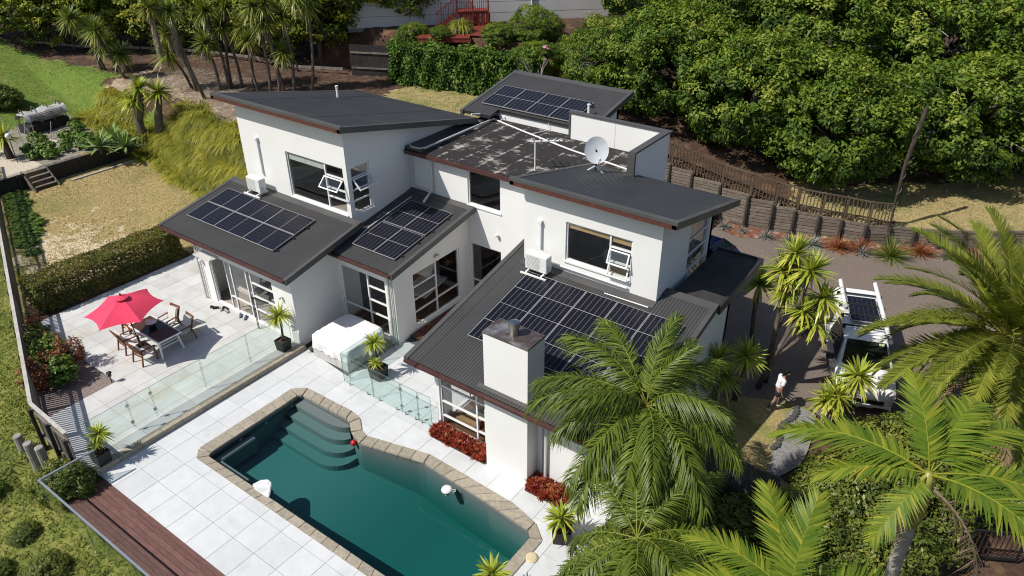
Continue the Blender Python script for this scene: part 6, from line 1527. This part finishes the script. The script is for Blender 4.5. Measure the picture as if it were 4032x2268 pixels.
FB = [frond("flat_frond", s, 2.9, 52, .72, .062, 1.1, 1.5, L_BANG, 1.05, .14, .22, .03, tipt=.18) for s in (1,2,3)]
FBD = [frond("flat_dead_frond", s, 2.5, 46, .50, .020, .1, 1.2, L_DFROND, .9, 0, .6, .25) for s in (7,)]
def palm(name, base, top, fr_list, dead_list, trunk_fn, label, cat="palm tree"):
    t = empty(name, base, 0, label, cat); h = Vector(top) - Vector(base); trunk_fn(t, h)
    for mesh_, az, pit_, sc_ in fr_list: link("frond", mesh_, t, h + Vector((0,0,.05)), (0, -R_(pit_), R_(az)), (sc_,)*3)
    for mesh_, az, pit_, sc_ in dead_list: link("dead_frond", mesh_, t, h - Vector((0,0,.12)), (0, -R_(pit_), R_(az)), (sc_,)*3)
    return t
def tr_queen(t, h):
    mb = MB(); pts = [h*(i/8)+Vector((.1*math.sin(i),.05*math.cos(i),0)) for i in range(9)]; pts[0] = Vector((0,0,-.2)); mb.tube(pts, [.22,.19,.18,.17,.17,.16,.16,.17,.12], 12); mb.build("trunk", BARK, t, smooth=True)
rq = random.Random(5)
qf = [(FQ[k % 3], k*137.5 + rq.uniform(-8,8), rq.uniform(-22, 48) if k % 2 else rq.uniform(-30, 15), rq.uniform(.85,1.08)) for k in range(27)]
qf = [(m_, a_, p_, s_*(.78 if abs((a_-36+180) % 360 - 180) < 58 else .9)) for m_, a_, p_, s_ in qf]
qf += [(FQ[0], 95, 62, .75), (FQ[1], 60, 68, .6)]
palm("queen_palm", (-5.75,13.85,0), (-5.6,13.05,4.75), qf, [(FQD[0], 195, -25, 1.0), (FQD[0], 215, -50, .9), (FQD[0], 265, -78, .9), (FQD[0], 300, -70, .9)], tr_queen, "large queen palm with drooping plume fronds in front of the living wing")
qf2 = [(FQ[k % 3], k*137.5 + rq.uniform(-8,8), rq.uniform(-30, 30), rq.uniform(.7,.9)) for k in range(17)]
palm("queen_palm", (-4.2,10.6,0), (-4.35,10.4,3.5), qf2, [(FQD[0], 200, -40, .8), (FQD[0], 250, -70, .8)], tr_queen, "smaller queen palm below the large one at the bottom edge")
def tr_phoe(t, h):
    mb = MB(); mb.tube([(0,0,-.2), h*.3, h*.7, h], [.42,.38,.36,.30], 14); o = mb.build("trunk", BARK, t, smooth=True)
    for k in range(60):
        a = k*2.4; z = h.z*(.25+.7*k/60); MB().bar((math.cos(a)*.33,math.sin(a)*.33,z),(math.cos(a)*.48,math.sin(a)*.48,z+.16),.09,.04).build("leaf_base", BARKD, o)
rp_ = random.Random(9)
pf_ = [(FP[k % 3], k*137.5, -38 + 105*(k/60)**1.15 + rp_.uniform(-6,6), rp_.uniform(.9,1.08)) for k in range(62)]
pd_ = [(FPD[k % 2], k*360/17 + rp_.uniform(-8,8), rp_.uniform(-52,-18), rp_.uniform(.8,1.05)) for k in range(26)]
palm("date_palm", (.95,22.6,0), (.95,22.5,4.1), pf_, pd_, tr_phoe, "big feather palm with a skirt of dead fronds beside the white vehicle")
CROWNSH = mat("crownshaft_green", (.20,.22,.03), (.28,.26,.06), scale=5, rough=.4)
def tr_bang(t, h):
    prof = []; n = 44
    for i in range(n+1):
        z = -.2 + (h.z-.65)*i/n; prof += [(.125-.02*i/n, z), (.112-.02*i/n, z+.10*(h.z/8))]
    MB().lathe(prof, 14).build("trunk", BARKP, t)
    MB().lathe([(.105,h.z-1.0),(.135,h.z-.85),(.14,h.z-.5),(.10,h.z-.1),(.05,h.z+.1)], 14).build("crownshaft", CROWNSH, t, smooth=True)
palm("bangalow_palm", (.2,10.2,0), (.2,10.2,8.15), [(FB[0],172,-4,.9),(FB[1],20,-2,.85),(FB[2],85,18,.72),(FB[0],120,44,.6),(FB[1],205,-5,.6),(FB[2],-20,5,.85),(FB[0],60,10,.8),(FB[1],250,-30,.5)], [(FBD[0],10,-35,1.05),(FBD[0],235,-50,.5)], tr_bang, "ringed trunk palm with flat fronds at the lower right")
palm("bangalow_palm", (-.9,7.75,0), (-.9,7.75,7.2), [(FB[1],132,40,.58),(FB[0],170,5,.62),(FB[2],48,-2,.72),(FB[1],100,62,.55),(FB[0],200,0,.6),(FB[2],20,0,.7)], [], tr_bang, "flat fronded palm crown rising from the bottom edge")
# slender vine clad trunk rising beside the retaining wall
vt_ = empty("slender_trunk", (-4.23,35.5,0), 0, "slender brown vine clad trunk rising past the end of the picket fence", "tree")
mb = MB(); mb.tube([(0,0,-.2),(-.03,0,1),(-.07,0,2.2),(-.08,0,3.8),(0,0,4.9),(.1,.3,6.5)], [.05,.045,.05,.085,.10,.09], 9); mb.build("trunk", BARKD, vt_)
vn = [(-.03+.07*math.cos(i*.9), .07*math.sin(i*.9), i*.1) for i in range(60)]; MB().tube(vn, .018, 4).build("vine", BARK, vt_)

# ------------------------------------------------------------------ grass bank (uncountable)
def scatter_tussocks(centers, nb, L, W, spread, m, seed, down=None, droop=.75, up=1.0):
    g = np.random.default_rng(seed); C = np.repeat(centers, nb, 0); n = len(C)
    a = g.uniform(0, 2*np.pi, n); el = g.uniform(.25, 1.3, n)*up; d = np.stack([np.cos(a)*np.cos(el), np.sin(a)*np.cos(el), np.sin(el)], 1)
    if down is not None: d = unit(d + np.array(down))
    r = g.random(n)**.5*spread; R0 = C + np.stack([np.cos(a)*r, np.sin(a)*r, np.zeros(n)], 1)
    tint = np.clip(np.repeat(g.normal(.45,.14,len(centers)), nb) + g.normal(0,.14,n), 0, 1)
    return ribbons(R0, d, L*g.uniform(.6,1.15,n), W*g.uniform(.7,1.3,n), droop*g.uniform(.6,1.4,n), 4, tint=tint, wmid=.3)
g_ = np.random.default_rng(77); cs = []
while len(cs) < 150:
    x = g_.uniform(-44, -28.5); yb_ = float(np.interp(x, YBx, YBy)); y = yb_ + g_.uniform(.1, 3.9)
    cs.append((x, y, float(T(x, y))))
while len(cs) < 205:
    x = g_.uniform(-51.5, -43); y = g_.uniform(21.5, 24.3) - .1*(x+47); cs.append((x, y, float(T(x, y))))
V, F, t = scatter_tussocks(np.array(cs), 200, 1.25, .032, .35, L_TUSS, 3, (.05,-.45,.1), .85)
tag(link("bank_grass", npmesh("bank_grass", V, F, L_TUSS, t)), "long arching olive yellow grass covering the bank", "grass", None, "stuff")
# rough grass on the slope outside the fence
def blades_over(name, n, fx, fy, L, W, m, seed, label, cond=None, zoff=0, droop=.5, clump=.6):
    g = np.random.default_rng(seed); x = g.uniform(*fx, n); y = g.uniform(*fy, n)
    if cond is not None:
        k = cond(x, y); x, y = x[k], y[k]
    n = len(x); z = T(x, y) + zoff; a = g.uniform(0,2*np.pi,n); el = g.uniform(.5,1.45,n); d = np.stack([np.cos(a)*np.cos(el),np.sin(a)*np.cos(el),np.sin(el)],1)
    pat = .5+.5*np.sin(x*.9+1.3*np.sin(y*.7))*np.sin(y*1.1+np.sin(x*.5)); ln = L*g.uniform(.5,1.2,n)*(1-clump+2*clump*pat)
    V, F, t = ribbons(np.stack([x,y,z],1), d, ln, W*g.uniform(.7,1.3,n), droop, 2, tint=np.clip(g.normal(.5,.2,n),0,1), wmid=.3)
    return tag(link(name, npmesh(name, V, F, m, t)), label, "grass", None, "stuff")
blades_over("slope_grass", 150000, (-46,-13.5), (-8,14.3), .34, .035, L_GRASS, 5, "rough green and straw coloured grass on the slope outside the fence", lambda x, y: (y < np.where(x > -20.3, 4.74, np.interp(x, FLx, FLy)-.25)) & (y > np.interp(x, FLx, FLy)-9), clump=.4)
blades_over("lawn_grass", 42000, (-66,-45), (14,26.5), .13, .03, L_LAWN, 6, "bright green lawn grass at the far left", lambda x, y: (x < -52.3) & (y < 26.2+.08*(x+52.5)) & (y > np.interp(x, FLx, FLy)+.3) | (x < -45) & (y > 21.9) & (y < 24.4), clump=.3)
blades_over("dry_lawn_grass", 34000, (-44.2,-30), (8.5,21.5), .09, .035, L_DRYG, 7, "dry straw coloured lawn grass", lambda x, y: (y < np.interp(x, YBx, YBy)) & (y > np.interp(x, FLx, FLy)+.2), clump=.3)
blades_over("back_lawn_grass", 16000, (-33.5,-21), (28,38), .10, .03, L_LAWN, 8, "grass of the small lawn behind the house", lambda x, y: y < 36.0+.2*(x+32), clump=.4)
blades_over("verge_grass", 16000, (-9,4), (33.8,46), .10, .03, L_DRYG, 9, "patchy grass above the retaining wall", lambda x, y: (y > np.interp(x, WLx, WLy)+.5) & (y < np.interp(x, WLx, WLy)+5.2), clump=.4)
# leaf litter strips under the cabbage trees
g = np.random.default_rng(12); n = 9000; x = g.uniform(-50,-28,n); y = np.interp(x,YBx,YBy)+g.uniform(3.4,8.5,n); a = g.uniform(0,6.28,n)
V, F, t = ribbons(np.stack([x,y,T(x,y)+.03+g.random(n)*.05],1), np.stack([np.cos(a),np.sin(a),g.uniform(-.1,.25,n)],1), g.uniform(.3,.7,n), .04, .05, 1)
tag(link("fallen_leaves", npmesh("fallen_leaves", V, F, DEADL, t)), "fallen dry strap leaves below the cabbage trees", "leaf litter", None, "stuff")

# ------------------------------------------------------------------ shrubs
SHB = [crown("shrub_crown", s, 1, 1, .8, 420, 36, .095, L_SHRUB, .19, .5, .3) for s in (51,52)]
SHG = [crown("bed_shrub_crown", s, .6, .6, .5, 110, 26, .11, L_VEG, .15, .55, .3) for s in (53,)]
SHY = [crown("bed_shrub_dark_crown", s, .6, .6, .5, 110, 26, .10, L_SHRUB, .15, .55, .3) for s in (54,)]
SHR = [crown("nandina_crown", s, .5, .5, .6, 60, 22, .12, L_RED, .16, .35, .3) for s in (55,)]
def shrub(name, x, y, z, mesh_, s, label, cat="shrub", group=None, cz=.5):
    t = empty(name, (x, y, z), random.uniform(0,6), label, cat, group)
    link("foliage", mesh_, t, (0,0,cz*s[2]), None, s)
    mb = MB()
    for k in range(4): mb.tube([(0,0,-.05),(math.cos(k*1.6)*.25*s[0],math.sin(k*1.6)*.25*s[1],.5*s[2])], [.03,.012], 5)
    mb.build("stems", BARKD, t); return t
sb = [(-1.5,17.2,1.1,1.1),(-.9,17.0,1.5,1.4),(.3,17.6,1.3,1.3),(-.5,19.2,1.4,1.3),(-1.7,15.5,1.2,1.2),(.9,19.7,1.3,1.2),(-.9,18.7,.9,.9),(-.2,15.4,1.3,1.3),(-1.6,14.6,1.3,1.3),(2.6,20.6,1.4,1.4),(1.9,22.2,1.2,1.2),(.2,20.9,1.0,1.0),(3.6,23.6,1.6,1.5)]
order = sorted(range(len(sb)), key=lambda k: sb[k][1])
for r, k in enumerate(order):
    x, y, s, h = sb[k]; shrub("rounded_shrub", x, y, -.02, SHB[k % 2], (s,s,h), "%s rounded shrub counting up from the bottom edge in the lower right planting" % ORD[r], "shrub", "rounded shrubs lower right", .7)
ub = [(-5.0,14.6,.9,.7),(-4.0,13.6,1.0,.8),(-3.2,14.9,1.0,.9),(-3.1,12.6,1.1,.9),(-5.4,11.6,.7,.6),(-3.8,11.4,.9,.8),(-5.7,12.7,.7,.6)]
for r, (x, y, s, h) in enumerate(ub): shrub("understorey_shrub", x, y, -.02, SHB[r % 2], (s,s,h), "%s dark leafy shrub in the shade below the queen palms" % ORD[r], "shrub", "shrubs below the queen palms", .6)
for x, y, m_, s, lab in ((-26.5,7.95,SHG[0],.95,"largest green shrub in the middle of the terrace bed"),(-25.0,7.55,SHG[0],.95,"round green shrub at the near end of the terrace bed"),(-27.4,7.95,SHY[0],.85,"pale green rose like shrub against the fence in the terrace bed"),(-28.3,8.35,SHY[0],.70,"yellow green shrub in the far half of the terrace bed"),
                      (-25.7,8.2,SHR[0],1.05,"coppery red shrub overhanging the terrace pavers"),(-25.2,6.95,SHR[0],1.1,"brown red shrub in the corner by the fence"),(-29.2,8.55,SHR[0],.6,"small red shrub near the hedge end of the terrace bed"),(-27.3,8.35,SHR[0],.65,"orange tipped shrub in the middle of the terrace bed")):
    shrub("bed_shrub", x, y, .165, m_, (s,s,s), lab, "shrub", "shrubs in the terrace bed", .55)
shrub("corner_bush", -20.15, 5.15, -.35, SHB[0], (.65,.85,.85), "dense green bush behind the glass balustrade corner", "bush", None, .6)
shrub("lawn_bush", -56.0, 19.6, float(T(-56,19.6)), SHB[1], (1.2,1.2,1.0), "dark bush on the green lawn at the far left edge", "bush", None, .6)
for r, (x, y, s) in enumerate(((-43.4,14.2,.75),(-42.3,13.9,.8),(-41.2,13.4,.7),(-40.2,13.2,.8),(-39.2,12.9,.9),(-38.2,12.5,.8),(-37.2,12.0,.7),(-36.0,11.7,.5))): shrub("creeper_clump", x, y, .12, SHG[0], (s*1.3,s*1.3,s*.35), "%s low creeper clump from the left along the lawn side of the fence" % ORD[r], "creeper", "creepers along the fence", .4)
# weeds on the slope
for r, (x, y, s) in enumerate(((-18.2,3.5,.55),(-17.0,3.0,.6),(-19.4,2.6,.5),(-16.0,3.5,.5),(-20.8,1.6,.45),(-22.3,3.8,.4),(-24.2,4.4,.4),(-15.0,3.7,.5),(-20.0,3.7,.4))):
    shrub("slope_weed", x, y, float(T(x,y))-.1, [SHB[0],SHG[0]][r % 2], (s,s,s*.8) if r % 2 == 0 else (s*1.6,s*1.6,s*1.5), "%s leafy weed, nearest to the balustrade counted first, on the slope" % ORD[r], "weed", "leafy weeds on the slope", .5)

# ------------------------------------------------------------------ succulents, bromeliads, agaves, vegetables
SUC = [rosette_mesh("succulent", 26, .15, .045, .1, -.1, L_SUCC, s, .15, 2) for s in (61,62,63)]
def succ_bed(name, x0, x1, y0, y1, n, label, seed):
    g = np.random.default_rng(seed); parts = []; t = empty(name, ((x0+x1)/2,(y0+y1)/2,0), 0, label, "succulents")
    vs = []
    for k in range(n):
        d = rand_dirs(24, -.05, .98, g); c = np.array([g.uniform(x0,x1)-(x0+x1)/2, g.uniform(y0,y1)-(y0+y1)/2, g.uniform(.06,.26)])
        tn_ = np.clip(g.normal(.35,.28), 0, 1); vs.append(ribbons(np.tile(c,(24,1)), d, g.uniform(.10,.19,24), .05, .1, 2, tint=np.clip(g.normal(tn_,.08,24),0,1)))
    V, F, tt = merge(vs); o = link("rosettes", npmesh("succulent_rosettes", V, F, L_SUCC, tt), t); o["kind"] = "stuff"
    MB().box(-(x1-x0)/2,(x1-x0)/2,-(y1-y0)/2,(y1-y0)/2,.003,.05).build("soil", SOIL, t)
succ_bed("succulent_bed", -12.88, -10.68, 13.10, 13.58, 230, "red and green succulents along the living room window", 1)
succ_bed("succulent_bed", -9.05, -7.85, 12.95, 13.55, 150, "red succulents right of the chimney base", 2)
wp_ = empty("weeping_grass_plant", (-32.2,38.6,5.75), 0, "weeping yellow green grass plant below the red stair", "plant"); V, F, t = scatter_tussocks(np.array([[0,0,.5]]), 420, 1.25, .05, .2, L_TUSS, 9, None, .9); link("leaves", npmesh("weeping_leaves", V, F, L_PHOE, t), wp_); link("stem", MB().tube([(0,0,-.2),(0,0,.7)], .12, 8).mesh("weeping_stem", BARKD), wp_)
BRG = [rosette_mesh("tussock_grey", 110, .55, .035, .5, .05, L_GREY, 71, .2), rosette_mesh("tussock_red", 120, .75, .04, .45, .1, L_FLAX, 72, .2), rosette_mesh("tussock_green", 210, .95, .03, .3, .0, L_CAB, 73, .12)]
for r, (x, y, k, s, lab) in enumerate(((-11.1,32.8,0,.9,"grey tussock at the left end of the bark bed"),(-10.2,32.9,0,.6,"small grey tussock second from the left in the bark bed"),(-9.0,32.95,0,.9,"grey tussock behind the raised car boot"),(-8.0,33.15,0,.85,"grey tussock in the middle of the bark bed"),(-6.95,33.35,0,1.1,"large grey green tussock in the bark bed"),(-5.9,33.75,1,1.0,"orange red tussock fifth from the left in the bark bed"),(-5.05,34.15,1,.95,"red tussock beside the grey one in the bark bed"),(-4.85,33.85,0,.85,"silver tussock in front of the red ones"),(-3.75,34.3,2,1.15,"big round green tussock at the slender trunk's foot"),(-2.75,35.4,1,1.0,"rusty red tussock right of the green one"),(-1.7,35.7,0,.9,"silver tussock partly behind the palm fronds"))):
    t = empty("tussock_plant", (x, y, .01), r, lab, "tussock", "tussocks in the bark bed"); link("leaves", BRG[k], t, (0,0,.05), None, (s,)*3)
AGV = rosette_mesh("agave_leaves", 42, .95, .17, .18, .0, L_AGAVE, 81, .12)
for r, (x, y, z, s) in enumerate(((-44.15,19.6,1.2,1.25),(-43.2,20.6,1.1,1.2),(-44.9,20.9,1.25,1.1))):
    t = empty("agave", (x, y, z), r*2, ["agave nearest the garden steps on the dark wall","agave at the right end of the dark wall","agave at the back behind the other two"][r], "agave", "agaves on the garden wall"); link("leaves", AGV, t, None, None, (s,)*3); link("stem", MB().tube([(0,0,-.4),(0,0,.05)], .12, 8).mesh("agave_stem", BARK), t)
t = yucca((-47.2,16.0,.97), [(-47.3,16.0,2.2)], "short spiky palm beside the garden steps", None, 1.3, 0, .2, BARKD)
t = yucca((-49.0,14.6,.97), [(-49.0,14.5,2.3)], "spiky palm at the left edge beyond the garden steps", None, 1.3, 0, .2, BARKD)
VG = crown("vegetable_crown", 91, .4, .4, .25, 26, 16, .17, L_VEG, .14, .6, .2)
vgp = [(-45.4,17.4),(-46.2,17.2),(-46.8,17.9),(-45.6,18.3),(-46.4,18.8),(-45.2,19.2),(-47.6,18.0),(-48.0,19.6),(-47.2,19.9),(-46.4,20.0),(-48.6,20.6),(-49.4,20.9),(-48.9,18.3),(-45.9,16.7),(-47.4,17.1)]
for r, (x, y) in enumerate(vgp):
    t = empty("vegetable_plant", (x, y, .97), r, "%s leafy vegetable plant in the garden, counted from the steps" % ORD[r], "vegetable", "vegetables in the garden"); link("leaves", VG, t, (0,0,.22), None, (random.uniform(.7,1.2),)*3)
